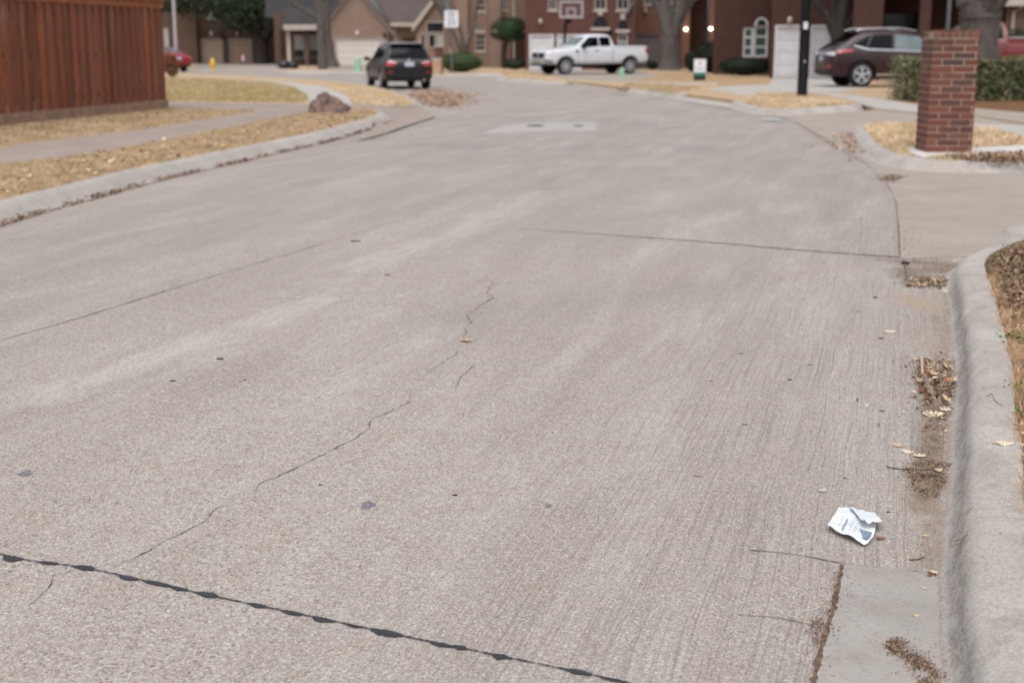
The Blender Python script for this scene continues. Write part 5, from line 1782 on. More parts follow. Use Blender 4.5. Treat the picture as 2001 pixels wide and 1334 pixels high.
def gable_house():
    f0 = LOC(634, 130, 759)[0]
    o = span(f0, 654, 73, 756, 130.5)
    o = (o[0], o[1], 0.0, o[3])
    _, ze = f0(760, 46)
    _, za = f0(694, -32)
    gw = f0(758, 46)[0]
    root, loc, W, Y, x0 = house('gable_house', 'tan brick house with steep white trimmed gable over a cream garage door', 634, 759, 130, ze, 10, M['brick_tan'], [o], gable=(0.0, gw, za - ze))
    garage(root, o, M['door_cream'], M['trim'], 4, 8)
    x, z = loc(698, 66)
    wall_lamp(root, x, z, M['white'])
    x, z = loc(752, 70)
    wall_lamp(root, x, z, M['black'])
    # barge boards
    mid = gw / 2
    for s in (0, 1):
        p0 = Vector((-0.35, -0.06, ze - 0.35 * (za - ze) / mid)) if s == 0 else Vector((gw + 0.35, -0.06, ze - 0.35 * (za - ze) / mid))
        p1 = Vector((mid, -0.06, za + 0.02))
        d = (p1 - p0).normalized()
        up = Vector((-d.z, 0, d.x)) * (1 if s == 0 else -1)
        w_ = 0.24
        q = [p0, p1, p1 - up * w_ if False else p1 + Vector((0, 0, -w_ * 1.5)), p0 + Vector((0, 0, -w_ * 1.5))]
        vs = [tuple(v) for v in q] + [(v.x, v.y - 0.05, v.z) for v in q]
        MB().add(vs, [(0, 1, 2, 3), (7, 6, 5, 4), (0, 4, 5, 1), (1, 5, 6, 2), (2, 6, 7, 3), (3, 7, 4, 0)]).build('barge_board', M['trim'], root)
    gable_roof(root, 0.0, gw, 0.0, 9, ze, za - ze, M['roof_brown'], 'y', 0.3)
    # wing and its long roof slope
    a, zt = loc(759.5, 46)
    c, _ = loc(842, 46)
    MB().box(a + 0.03, c, 0.5, 9.5, 0, zt - 0.1).build('wing_wall', M['brick_tan'], root)
    b = MB()
    b.add([(a + 0.1, -0.2, zt), (c + 1.0, -0.2, zt), (c + 1.0, 5.5, zt + 4.6), (a - 2.5, 5.5, zt + 4.6), (a + 0.1, -0.2, zt - 0.12), (c + 1.0, -0.2, zt - 0.12), (c + 1.0, 5.5, zt + 4.4), (a - 2.5, 5.5, zt + 4.4)],
          [(0, 1, 2, 3), (7, 6, 5, 4), (0, 4, 5, 1), (1, 5, 6, 2), (2, 6, 7, 3), (3, 7, 4, 0)])
    b.build('wing_roof', M['roof_brown'], root)
    MB().box(a + 0.1, c, -0.27, -0.205, zt - 0.2, zt + 0.03).build('gutter_board', M['trim'], root)
    x, z = loc(773, 50)
    MB().box(x - 0.07, x + 0.07, 0.35, 0.48, 0, z).build('downspout', M['trim'], root)
    x, z = loc(799, 82)
    MB().box(x - 0.4, x + 0.4, 0.44, 0.495, z - 0.25, z + 0.25).build('vent', M['brick_red'], root)
    # entry gable
    a2, z2 = loc(812, 44)
    c2, _ = loc(878, 44)
    m2, zp = loc(845, 0)
    b = MB()
    b.add([(a2, -0.5, 0), (c2, -0.5, 0), (c2, -0.5, z2), (m2, -0.5, zp), (a2, -0.5, z2)], [(0, 1, 2, 3, 4)])
    b.add([(a2, -0.5, 0), (a2, 0.5, 0), (a2, 0.5, z2), (a2, -0.5, z2)], [(0, 1, 2, 3)])
    b.add([(c2, -0.5, 0), (c2, 6, 0), (c2, 6, z2), (c2, -0.5, z2)], [(0, 1, 2, 3)])
    b.build('entry_wall', M['brick_tan'], root, fix=False)
    vs = []
    for s in (-1, 1):
        e_ = (a2 - 0.2, z2 - 0.15) if s < 0 else (c2 + 0.2, z2 - 0.15)
        q = [(e_[0], -0.75, e_[1]), (m2, -0.75, zp + 0.12), (m2, 6, zp + 0.12), (e_[0], 6, e_[1])]
        lo = [(p[0], p[1], p[2] - 0.12) for p in q]
        vs.append((q + lo))
    b = MB()
    for q in vs:
        b.add(q, [(0, 1, 2, 3), (7, 6, 5, 4), (0, 4, 5, 1), (1, 5, 6, 2), (2, 6, 7, 3), (3, 7, 4, 0)])
    b.build('entry_roof', M['roof_brown'], root)
    q = [(a2 - 0.25, -0.80, z2 - 0.2), (m2, -0.80, zp + 0.1), (m2, -0.80, zp - 0.32), (a2 - 0.25, -0.80, z2 - 0.62)]
    lo = [(p[0], p[1] - 0.05, p[2]) for p in q]
    MB().add(q + lo, [(0, 1, 2, 3), (7, 6, 5, 4), (0, 4, 5, 1), (1, 5, 6, 2), (2, 6, 7, 3), (3, 7, 4, 0)]).build('barge_board', M['trim'], root)
    for (p0, y0, p1, y1, mt) in ((823, 68, 829, 100, 'pane'), (838, 69, 849, 92, 'pane'), (855, 69, 865, 98, 'blind'), (834, 45, 866, 63, 'pane')):
        a, c, e, f = span(loc, p0, y0, p1, y1)
        b = MB().box(a - 0.07, a, -0.56, -0.502, e - 0.07, f + 0.07).box(c, c + 0.07, -0.56, -0.502, e - 0.07, f + 0.07).box(a, c, -0.56, -0.502, f, f + 0.07).box(a, c, -0.56, -0.502, e - 0.07, e)
        w = b.build('window', M['trim'], root)
        MB().box(a, c, -0.53, -0.503, e, f).build('pane', M[mt], w)


gable_house()


def tan_house():
    f0 = LOC(884, 132, 1040)[0]
    ops = [span(f0, 930, -14, 948, 23), span(f0, 929, 50, 948, 62), span(f0, 929, 68, 948, 100), span(f0, 982, -12, 991, 20)]
    root, loc, W, Y, x0 = house('tan_house', 'two storey pinkish tan brick house behind the speed sign and clipped tree', 884, 1040, 132, 6.4, 10, M['brick_tan2'], ops)
    for o in ops:
        window(root, o, M['trim'], M['pane'], (2, 3), 0.06, M['trim'])
    for px in (903, 968):
        x, z = loc(px, 40)
        MB().box(x - 0.35, x + 0.35, -0.5, -0.003, 0, 6.4).build('pier', M['brick_tan'], root)
    x, z = loc(1014, 90)
    MB().box(x - 0.5, x + 0.5, -0.06, -0.003, 0, 2.1).build('gate', M['darkwood'], root)
    x, _ = loc(1004, 90)
    MB().box(x - 0.06, x + 0.06, -0.10, -0.003, 0, 6.3).build('downspout', M['trim'], root)
    gable_roof(root, 0, W, 0, 10, 6.4, 2.8, M['roof_brown'])


tan_house()


def red_house():
    f0 = LOC(1027, 136.5, 1237)[0]
    g1, g2 = span(f0, 1034, 67, 1082, 136.5), span(f0, 1088, 67, 1136, 136.5)
    g1, g2 = (g1[0], g1[1], 0.0, g1[3]), (g2[0], g2[1], 0.0, g2[3])
    d1 = span(f0, 1165, 66, 1183, 133)
    d1 = (d1[0], d1[1], 0.0, d1[3])
    ops = [g1, g2, span(f0, 1072, -25, 1088, 20), span(f0, 1162, -25, 1185, 20), span(f0, 1206, -25, 1229, 20), d1, span(f0, 1208, 66, 1226, 100)]
    root, loc, W, Y, x0 = house('red_house', 'dark red brick house with white garage doors behind the white pickup', 1027, 1237, 136.5, 6.0, 10, M['brick_red'], ops)
    garage(root, g1, M['door_white'], M['white'], 4, 4)
    garage(root, g2, M['door_white'], M['white'], 4, 4)
    for o in ops[2:5]:
        window(root, o, M['trim'], M['pane'], (2, 2), 0.07, M['trim'])
    window(root, ops[6], M['white'], M['pane'], (2, 2), 0.07)
    MB().box(d1[0], d1[1], 0.15, 0.2, 0, d1[3]).build('door', M['darkwood'], root)
    for p0, pa, p1, ys, yt in ((1159, 1173, 1187, 54, 32), (1208, 1217, 1226, 58, 40)):
        a, zs_ = loc(p0, ys)
        c, _ = loc(p1, ys)
        m, zt = loc(pa, yt)
        n = 14
        pts = [((a + c) / 2 + (c - a) / 2 * math.cos(PI * k / n), zs_ + (zt - zs_) * math.sin(PI * k / n)) for k in range(n + 1)]
        vs = [(x, -0.004, z) for x, z in pts] + [(x, -0.08, z) for x, z in pts]
        k = n + 1
        fs = [tuple(range(k)), tuple(range(2 * k - 1, k - 1, -1))] + [(i, i + 1, k + i + 1, k + i) for i in range(n)] + [(0, k, 2 * k - 1, k - 1)]
        w = MB().add(vs, fs).build('arched_window', M['pane'], root)
        MB().box(a - 0.14, c + 0.14, -0.16, -0.003, zs_ - 0.17, zs_ - 0.006).build('lintel', M['trim'], w)
        x, z = loc(pa, yt)
        MB().box(m - 0.13, m + 0.13, -0.12, -0.003, z + 0.03, z + 0.36).build('keystone', M['trim'], w)
    x, z = loc(1056, 43)
    wall_lamp(root, x, z, M['trim'])
    x, z = loc(1192, 64)
    wall_lamp(root, x, z, M['black'])
    p = [loc(1237, 6), loc(1228, 22), loc(1221, 30)]
    MB().tube([(q[0], -0.14, q[1]) for q in p], 0.09, 8).build('downspout', M['graypost'], root)
    gable_roof(root, 0, W, 0, 10, 6.0, 2.8, M['roof_brown'])


red_house()


def orange_house():
    f0 = LOC(1238, 134, 1346)[0]
    g1, g2 = span(f0, 1241, 66, 1288, 134), span(f0, 1303, 66, 1340, 134)
    g1, g2 = (g1[0], g1[1], 0.0, g1[3]), (g2[0], g2[1], 0.0, g2[3])
    ops = [g1, g2, span(f0, 1260, -20, 1281, 9), span(f0, 1312, -20, 1326, 7)]
    root, loc, W, Y, x0 = house('orange_house', 'orange brown brick house with grey garage doors behind the forked tree', 1238, 1346, 134, 6.0, 10, M['brick_orange'], ops)
    garage(root, g1, M['door_gray'], M['door_gray'], 4, 4)
    garage(root, g2, M['door_gray'], M['door_gray'], 4, 4)
    window(root, ops[2], M['trim'], M['pane'], (2, 2), 0.07, M['trim'])
    window(root, ops[3], M['trim'], M['pane'], (1, 2), 0.07, M['trim'])
    for px, py in ((1261, 22), (1321, 20)):
        x, z = loc(px, py)
        wall_lamp(root, x, z, M['trim'])
    # recessed entry between two piers that carry lit globes
    a, _ = loc(1330, 100)
    c, _ = loc(1346, 100)
    a2, _ = loc(1384, 100)
    c2, _ = loc(1398, 100)
    MB().box(a, c - 0.02, -1.0, -0.004, 0, 5.6).build('pier', M['brick_orange'], root)
    MB().box(a2, c2, -1.0, 0.4, 0, 5.6).build('pier', M['brick_orange'], root)
    MB().box(c, a2, 1.6, 1.8, 0, 5.6).build('entry_wall', M['brick_maroon'], root)
    MB().box(c - 0.01, c2, -1.0, 1.8, 5.6, 6.0).build('entry_lintel', M['brick_orange'], root)
    MB().box(c + 0.4, a2 - 0.3, 1.5, 1.59, 0, 2.3).build('door', M['darkwood'], root)
    for px, py in ((1339, 58), (1385, 57)):
        x, z = loc(px, py)
        l = MB().lathe([(0.02, -0.09), (0.075, -0.06), (0.095, 0.0), (0.075, 0.06), (0.02, 0.09)], (x + (0.05 if px > 1350 else 0), -1.14, z), 14).build('wall_lamp', M['lit'], root, smooth=True)
        MB().box(x - 0.03 + (0.05 if px > 1350 else 0), x + 0.03 + (0.05 if px > 1350 else 0), -1.04, -1.003, z - 0.08, z + 0.1).build('bracket', M['black'], l)
    gable_roof(root, 0, W, 0, 10, 6.0, 2.8, M['roof_brown'])


orange_house()


def right_house():
    f0 = LOC(1503, 153, 1668)[0]
    f1 = LOC(1392, 146, 1512)[0]
    g1, g2 = span(f0, 1515, 49, 1573, 154), span(f0, 1585, 49, 1644, 154)
    g1, g2 = (g1[0], g1[1], 0.0, g1[3]), (g2[0], g2[1], 0.0, g2[3])
    ops = [g1, g2]
    wops = [span(f1, 1474, 52, 1499, 112), span(f1, 1453, 54, 1471, 112)]
    root, loc, W, Y, x0 = house('garage_house', 'deep red brick house with white garage doors and an arched window at right', 1503, 1668, 153, 5.8, 9, M['brick_maroon'], ops)
    garage(root, g1, M['door_white'], M['white'], 4, 4)
    garage(root, g2, M['door_white'], M['white'], 4, 4)
    for px, py in ((1543, 41), (1640, 41)):
        x, z = loc(px, py)
        wall_lamp(root, x, z, M['trim'])
    main = root
    root, loc, W2_, Y2, x2 = house('wing', 'wing', 1392, 1512, 146, 5.6, 7, M['brick_maroon'], wops)
    window(root, wops[0], M['white'], M['pane_green'], (1, 3), 0.09)
    window(root, wops[1], M['white'], M['pane_green'], (1, 3), 0.09)
    a, c, e, f = wops[0]
    n = 14
    r0 = (c - a) / 2
    pts = [(r0 * math.cos(PI * k / n), f + r0 * 1.25 * math.sin(PI * k / n)) for k in range(n + 1)]
    xm = (a + c) / 2
    vs = [(xm + x, -0.004, z) for x, z in pts] + [(xm + x, -0.05, z) for x, z in pts]
    k = n + 1
    fs = [tuple(range(k)), tuple(range(2 * k - 1, k - 1, -1))] + [(i, i + 1, k + i + 1, k + i) for i in range(n)] + [(0, k, 2 * k - 1, k - 1)]
    w = MB().add(vs, fs).build('arched_window', M['white'], root)
    vs = [(xm + x * 0.72, -0.052, f + (z - f) * 0.74 + 0.03) for x, z in pts] + [(xm + x * 0.72, -0.06, f + (z - f) * 0.74 + 0.03) for x, z in pts]
    MB().add(vs, fs).build('pane', M['pane'], w)
    gable_roof(root, 0, W2_, 0, 7, 5.6, 2.0, M['roof_brown'])
    # the wing belongs to the same house
    mw = Matrix.Translation(root.location) @ Matrix.Rotation(root.rotation_euler.z, 4, 'Z')
    mm = Matrix.Translation(main.location) @ Matrix.Rotation(main.rotation_euler.z, 4, 'Z')
    for ch in list(root.children):
        ch.parent = main
        ch.matrix_parent_inverse = Matrix.Identity(4)
        ch.matrix_basis = mm.inverted() @ mw @ ch.matrix_basis
    bpy.data.objects.remove(root)
    root = main
    gable_roof(root, 0, W, 0, 9, 5.8, 2.6, M['roof_brown'])


right_house()


def porch_right():
    Y = 55.5
    loc, g_, rz = LOC(1664, 100, 2080, ZL, Y)
    root = empty('porch_house', (g_.x, Y, ZL), rz)
    tag(root, 'shaded red brick house with deep dark porch behind the maroon parked car', 'house')
    W = loc(2080, 100)[0]
    a, _ = loc(1796, 50)
    c, _ = loc(1818, 50)
    MB().box(-0.0, loc(1725, 50)[0], 0, 8, 0, 4.6).box(loc(1725, 50)[0], W, 3.4, 8, 0, 4.6).build('wall', M['brick_maroon'], root)
    MB().box(a, c, 0, 0.45, 0, 3.6).build('porch_pier', M['brick_maroon'], root)
    MB().box(loc(1725, 50)[0] + 0.01, W, -0.05, 3.39, 3.6, 4.6).build('porch_lintel', M['brick_maroon'], root)
    x, _ = loc(1852, 50)
    MB().box(x - 0.07, x + 0.07, -0.2, -0.06, 0, 3.8).build('downspout', M['graypost'], root)
    e0, ze = loc(1868, 14)
    e1, _ = loc(2080, 14)
    MB().box(e0, e1, -1.0, -0.06, ze, ze + 0.35).build('eave', M['trim'], root)
    a, _ = loc(1963, 50)
    MB().box(a, W, -0.5, -0.06, 0, ze - 0.004).build('wing_wall', M['brick_tanleft'], root)
    p = [loc(1994, 12), loc(1990, 18), loc(1978, 24), loc(1975, 56), loc(1974, 110)]
    MB().tube([(q[0], -0.62, q[1]) for q in p], 0.06, 8).build('downspout', M['trim'], root)
    wx, wz = loc(1765, 70)
    MB().box(wx - 0.7, wx + 0.7, 3.3, 3.39, wz - 1.0, wz + 0.9).build('window', M['pane'], root)
    gable_roof(root, 0, W, 0, 8, 4.6, 2.4, M['roof_brown'])


porch_right()


def gate_and_backdrop():
    # timber gate beside the left house
    a, b = XZ(361, 125, G(370, 124, ZL).y - 0.9), XZ(385, 125, G(370, 124, ZL).y - 0.9)
    root = empty('side_gate', (a.x, a.y, ZL))
    tag(root, 'dark brown timber gate at the left end of the garages', 'gate')
    W = b.x - a.x
    m = MB()
    k = 8
    for i in range(k):
        m.box(W * i / k + 0.004, W * (i + 1) / k - 0.004, 0, 0.025, 0.05, 1.75)
    m.build('boards', M['darkwood'], root)
    MB().box(0, W, 0.028, 0.06, 0.3, 0.4).box(0, W, 0.028, 0.06, 1.4, 1.5).build('rails', M['darkwood'], root)


gate_and_backdrop()


# ------------------------------------------------------------------ trees
def branches(mb, p, d, L, rad, depth, r, up=0.15, spread=0.7):
    q = [p]
    dd = d.normalized()
    n = 4
    for i in range(n):
        dd = (dd + Vector((r.gauss(0, 0.12), r.gauss(0, 0.12), r.gauss(0, 0.10) + up * 0.2))).normalized()
        q.append(q[-1] + dd * (L / n))
    mb.tube(q, [rad * (1 - 0.45 * i / n) for i in range(n + 1)], 6 if rad > 0.03 else 4)
    tips = [q[-1]]
    if depth > 0:
        tips = []
        for k in range(r.choice((2, 3, 3))):
            s = q[r.choice((2, 3, 4))]
            nd = (dd + Vector((r.gauss(0, spread), r.gauss(0, spread), r.gauss(0, spread * 0.6) + up))).normalized()
            tips += branches(mb, s, nd, L * r.uniform(0.6, 0.85), rad * 0.55, depth - 1, r, up, spread)
    return tips


def tree(name, label, base, limbs, bark_m, leaf=None, crown_n=0, spread=0.9, size=(0.08, 0.16), seed=1, depth=3, up=0.2, blen=2.2, group=None, cat='tree', brad=0.5, crown_min=2.6):
    root = empty(name, (base.x, base.y, ZL))
    tag(root, label, cat, group)
    r = random.Random(seed)
    mb = MB()
    tips = []
    for pts, radii in limbs:
        path = smooth3([Vector(p) for p in pts], 4)
        rad = np.interp(np.linspace(0, 1, len(path)), np.linspace(0, 1, len(radii)), radii)
        rad = [x * r.uniform(0.95, 1.05) for x in rad]
        mb.tube(path, rad, 12)
        d = (path[-1] - path[-3]).normalized()
        for k in range(3):
            nd = (d + Vector((r.gauss(0, 0.6), r.gauss(0, 0.6), r.gauss(0, 0.3) + 0.2))).normalized()
            tips += branches(mb, path[-1], nd, blen, radii[-1] * brad, depth, r, up)
    mb.build('trunk', bark_m, root, smooth=True)
    if crown_n:
        T = np.array([[t.x, t.y, t.z] for t in tips])
        idx = rng.integers(0, len(T), crown_n)
        Pn = T[idx] + rng.normal(0, spread * 0.5, (crown_n, 3)) * np.array([1, 1, 0.7])
        Pn = Pn[Pn[:, 2] > crown_min]
        soup('crown', leafquads(Pn, *size), 4, leaf, root)
    return root, tips


def px_limb(base, Y, pts):
    """trunk line through photo points at distance Y, relative to the base"""
    out = []
    for px, py, dy in pts:
        v = XZ(px, py, Y + dy)
        out.append((v.x - base.x, v.y - base.y, v.z - ZL))
    return out


# live oak, far left
b = G(512, 126, ZL)
Y = b.y
limbs = [(px_limb(b, Y, [(512, 126, 0), (511, 108, 0), (508, 80, 0), (492, 58, 0.2), (468, 30, 0.5), (448, 0, 1)]), [0.62, 0.5, 0.46, 0.36, 0.28, 0.2]),
         (px_limb(b, Y, [(511, 105, 0), (516, 80, -0.1), (530, 48, -0.4), (545, 22, -0.8), (560, -10, -1)]), [0.45, 0.4, 0.3, 0.24, 0.18]),
         (px_limb(b, Y, [(510, 85, 0), (505, 55, 0.2), (500, 20, 0.6), (505, -20, 1)]), [0.38, 0.3, 0.22, 0.16]),
         (px_limb(b, Y, [(530, 48, -0.4), (548, 30, -0.6), (575, 12, -1.0), (600, 0, -1.2)]), [0.22, 0.2, 0.15, 0.1])]
root, tips = tree('live_oak', 'dense dark evergreen oak before the garages of the far left house', b, limbs, M['bark_dark'], M['leaf_oak'], 5000, 1.1, (0.16, 0.34), 4, 2, 0.25, 1.9)
Pn = []
for px, py, n, s in ((455, 18, 900, 0.7), (480, 35, 900, 0.6), (520, 25, 900, 0.8), (555, 28, 700, 0.6), (585, 18, 600, 0.6), (430, 5, 800, 0.8), (400, 2, 700, 0.8), (500, 0, 900, 1.0), (610, 2, 500, 0.7), (462, 46, 300, 0.4), (370, -2, 700, 0.7), (335, 4, 600, 0.5), (350, 14, 300, 0.4)):
    v = XZ(px, py, Y)
    Pn.append(np.column_stack([rng.normal(v.x - b.x, s, n), rng.normal(0, 1.2, n), rng.normal(v.z - ZL, s * 0.7, n)]))
soup('crown', leafquads(np.vstack(Pn), 0.16, 0.36), 4, M['leaf_oak'], root)
# second evergreen whose crown hangs in at the far left edge
b = G(300, 132, ZL)
limbs = [(px_limb(b, b.y, [(300, 132, 0), (300, 90, 0), (305, 50, 0), (320, 10, 0)]), [0.3, 0.26, 0.2, 0.14])]
tree('evergreen_tree', 'dark evergreen crown hanging above the pale pole at far left', b, limbs, M['bark_dark'], M['leaf_oak'], 4200, 1.3, (0.16, 0.32), 9, 2, 0.2, 1.6)

# grey leaning trunk and the wider one behind it
b = G(631, 136, ZL)
limbs = [(px_limb(b, b.y, [(631, 137, 0), (630, 118, 0), (628, 80, 0), (627, 45, 0), (622, 10, 0), (612, -40, 0)]), [0.30, 0.27, 0.26, 0.25, 0.22, 0.16]),
         (px_limb(b, b.y, [(626, 40, 0), (605, 26, -0.2), (580, 12, -0.4), (553, -6, -0.8)]), [0.15, 0.13, 0.11, 0.08])]
tree('bare_tree', 'slim grey bare tree in the yard before the porch house windows', b, limbs, M['bark_gray'], seed=3, depth=3)
b = G(652, 132, ZL)
limbs = [(px_limb(b, b.y, [(652, 133, 0), (648, 118, 0), (642, 90, 0), (638, 55, 0), (638, 10, 0), (640, -40, 0)]), [0.46, 0.32, 0.28, 0.26, 0.24, 0.2])]
tree('bare_tree', 'thicker grey bare tree flared at its foot beside the cream garage door', b, limbs, M['bark_gray'], seed=13, depth=3)
# bare many stemmed tree in front of the tan house
b = G(903, 134.5, ZL)
limbs = [(px_limb(b, b.y, [(903, 134.5, 0), (905, 95, 0), (900, 60, 0), (885, 20, 0)]), [0.16, 0.13, 0.11, 0.07]),
         (px_limb(b, b.y, [(904, 134.5, 0.1), (912, 90, 0.2), (925, 50, 0.3), (932, 10, 0.4)]), [0.13, 0.11, 0.09, 0.06]),
         (px_limb(b, b.y, [(902, 134.5, -0.1), (895, 85, -0.2), (872, 40, -0.3), (850, 5, -0.5)]), [0.13, 0.10, 0.08, 0.05])]
tree('crape_myrtle', 'twiggy bare multi stemmed tree behind the speed limit sign', b, limbs, M['bark_gray'], seed=8, depth=4, blen=1.5, up=0.1, brad=0.75)
# big forked tree by the orange house
b = G(1308, 138, ZL)
Y = b.y
limbs = [(px_limb(b, Y, [(1308, 139, 0), (1308, 128, 0), (1307, 100, 0), (1308, 70, 0)]), [0.72, 0.52, 0.46, 0.46]),
         (px_limb(b, Y, [(1308, 80, 0), (1303, 50, 0), (1298, 15, 0.2), (1288, -40, 0.5)]), [0.44, 0.36, 0.32, 0.24]),
         (px_limb(b, Y, [(1309, 80, 0), (1320, 52, 0), (1332, 20, -0.2), (1344, -40, -0.5)]), [0.40, 0.32, 0.28, 0.2])]
tree('forked_tree', 'large grey tree forking low, right of the white pickup', b, limbs, M['bark_gray'], M['leaf_brownbush'], 0, seed=5, depth=3)
# dark slim tree with sparse green leaves
b = G(1426, 140, ZL)
limbs = [(px_limb(b, b.y, [(1426, 142, 0), (1425, 100, 0), (1424, 50, 0), (1430, 15, 0), (1440, -30, 0)]), [0.13, 0.12, 0.11, 0.10, 0.08]),
         (px_limb(b, b.y, [(1424, 60, 0), (1434, 25, -0.1), (1450, 8, -0.2), (1475, -10, -0.4)]), [0.09, 0.08, 0.07, 0.05])]
root, _ = tree('yard_tree', 'slim dark tree with thin olive leaves beside the arched window', b, limbs, M['bark_dark'], M['leaf_yellowgreen'], 1800, 0.8, (0.08, 0.18), 6, 2, 0.1, 1.2)
v = XZ(1470, 10, b.y)
Pn = np.column_stack([rng.normal(v.x - b.x, 0.75, 800), rng.normal(0, 0.6, 800), rng.normal(v.z - ZL, 0.4, 800)])
soup('crown', leafquads(Pn, 0.08, 0.18), 4, M['leaf_yellowgreen'], root)
# dark V shaped tree behind the maroon car
b = G(1640, 156, ZL)
limbs = [(px_limb(b, b.y, [(1642, 160, 0), (1640, 110, 0), (1636, 70, 0)]), [0.34, 0.3, 0.28]),
         (px_limb(b, b.y, [(1636, 75, 0), (1620, 40, 0), (1598, 8, 0), (1578, -30, 0)]), [0.26, 0.2, 0.17, 0.13]),
         (px_limb(b, b.y, [(1637, 75, 0), (1643, 40, 0), (1650, 5, 0), (1660, -40, 0)]), [0.26, 0.24, 0.22, 0.16]),
         (px_limb(b, b.y, [(1640, 60, 0), (1636, 25, 0.3), (1634, -20, 0.6)]), [0.12, 0.11, 0.1])]
tree('dark_tree', 'dark trunk splitting in a V behind the roof of the maroon car', b, limbs, M['bark_dark'], seed=7, depth=3)
# big grey trunk at right
Y = 37.0
v = XZ(1915, 150, Y)
b = Vector((v.x, Y, ZL))
limbs = [(px_limb(b, Y, [(1916, 188, 0), (1916, 150, 0), (1915, 115, 0), (1913, 70, 0), (1914, 35, 0)]), [0.64, 0.54, 0.50, 0.50, 0.54]),
         (px_limb(b, Y, [(1910, 45, 0), (1900, 15, 0), (1888, -30, 0.3), (1870, -90, 0.6)]), [0.40, 0.38, 0.34, 0.26]),
         (px_limb(b, Y, [(1922, 45, 0), (1935, 15, 0), (1950, -30, -0.3), (1970, -90, -0.6)]), [0.42, 0.36, 0.32, 0.24])]
tree('oak_tree', 'massive grey oak trunk behind the hedge beside the red pickup', b, limbs, M['bark_gray'], seed=15, depth=3)


# ------------------------------------------------------------------ shrubs
def shrub(name, label, c, size, n, mat, leaf=(0.05, 0.10), lumps=7, seed=1, cat='shrub', box=False, group=None, core=True):
    r = np.random.default_rng(seed)
    root = empty(name, (c[0], c[1], c[2]))
    tag(root, label, cat, group)
    hx, hy, hz = size
    if box:
        P = r.uniform(-1, 1, (n, 3))
        ax = r.integers(0, 3, n)
        s = np.sign(r.uniform(-1, 1, n))
        P[np.arange(n), ax] = s * (0.97 + r.normal(0, 0.05, n))
        P = P * np.array([hx, hy, hz]) * (1 + 0.06 * np.sin(P[:, :1] * 9 + seed) + 0.05 * np.sin(P[:, 1:2] * 13))
        P[:, 2] += hz
        P[:, 2] += 0.05 * hz * np.sin(P[:, 0] * 4.3) * (P[:, 2] > hz)
    else:
        d = r.normal(0, 1, (n, 3))
        d /= np.linalg.norm(d, axis=1)[:, None]
        lc = r.normal(0, 1, (lumps, 3))
        lc /= np.linalg.norm(lc, axis=1)[:, None]
        bump_ = np.max(np.exp(4 * (d @ lc.T - 1)), 1)
        rad = (0.80 + 0.22 * bump_) * (1 + r.normal(0, 0.06, n)) * np.where(r.uniform(0, 1, n) < 0.25, 0.85, 1)
        P = d * rad[:, None] * np.array([hx, hy, hz])
        P[:, 2] += hz
    P = P[P[:, 2] > 0.02]
    soup('foliage', leafquads(P, *leaf), 4, mat, root)
    bm_ = MB()
    if not core:
        for k in range(14):
            a_ = r.uniform(0, 6.28)
            bm_.tube([(0, 0, 0), (hx * 0.4 * math.cos(a_), hy * 0.4 * math.sin(a_), hz), (hx * 0.8 * math.cos(a_), hy * 0.8 * math.sin(a_), hz * 1.8)], 0.012, 5)
        bm_.build('stems', M['bark_dark'], root)
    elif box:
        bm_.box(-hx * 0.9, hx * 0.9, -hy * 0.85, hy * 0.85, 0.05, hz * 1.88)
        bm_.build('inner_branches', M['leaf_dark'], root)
    else:
        bm_.lathe([(0.15 * min(hx, hy), 0.0), (0.7 * min(hx, hy), hz * 0.35), (0.86 * min(hx, hy), hz), (0.66 * min(hx, hy), hz * 1.6), (0.1, hz * 1.84)], (0, 0, 0), 16)
        o = bm_.build('inner_branches', mat, root)
        o.scale = (hx / min(hx, hy), hy / min(hx, hy), 1)
    return root


def at(px, py, z=ZL):
    p = G(px, py, z)
    return (p.x, p.y, z)


def half(px0, px1, Y):
    return (PX(px1, 100, Y)[0] - PX(px0, 100, Y)[0]) / 2


Yb = G(900, 143, ZL).y
shrub('boxwood', 'wide rounded green boxwood at the foot of the speed limit sign', at(903, 141), (half(860, 946, Yb), 0.9, (XZ(903, 103, Yb).z - ZL) / 2), 5200, M['leaf_green'], (0.05, 0.11), 9, 2)
Yb = G(990, 135, ZL).y
shrub('low_hedge', 'low dark clipped shrub under the rounded ornamental tree', at(1006, 136), (half(982, 1030, Yb), 0.5, (XZ(1006, 115, Yb).z - ZL) / 2), 1800, M['leaf_dark'], (0.05, 0.11), 6, 3)
b = Vector(at(990, 134))
limbs = [(px_limb(b, b.y, [(986, 134, 0), (986, 100, 0), (990, 82, 0), (994, 60, 0)]), [0.11, 0.10, 0.09, 0.06])]
root, _ = tree('ornamental_tree', 'small tree clipped to a dark green dome beside the red house', b, limbs, M['bark_dark'], seed=2, depth=1, blen=0.4)
r2 = np.random.default_rng(5)
cx, cz = XZ(996, 58, b.y).x - b.x, XZ(996, 60, b.y).z - ZL
d = r2.normal(0, 1, (3200, 3))
d /= np.linalg.norm(d, axis=1)[:, None]
P = d * np.array([half(960, 1030, b.y), 0.95, (XZ(996, 33, b.y).z - XZ(996, 84, b.y).z) / 2]) * (0.94 + r2.normal(0, 0.10, (3200, 1)))
P *= (1 + 0.10 * np.sin(P[:, :1] * 4.1 + 1) * np.sin(P[:, 2:] * 5.3 + P[:, 1:2] * 3))
P[:, 0] *= 1.08
P[:, 2] = np.where(P[:, 2] < 0, P[:, 2] * 0.62 - 0.12, P[:, 2])
P += np.array([cx, 0, cz])
soup('crown', leafquads(P, 0.07, 0.14), 4, M['leaf_topiary'], root)
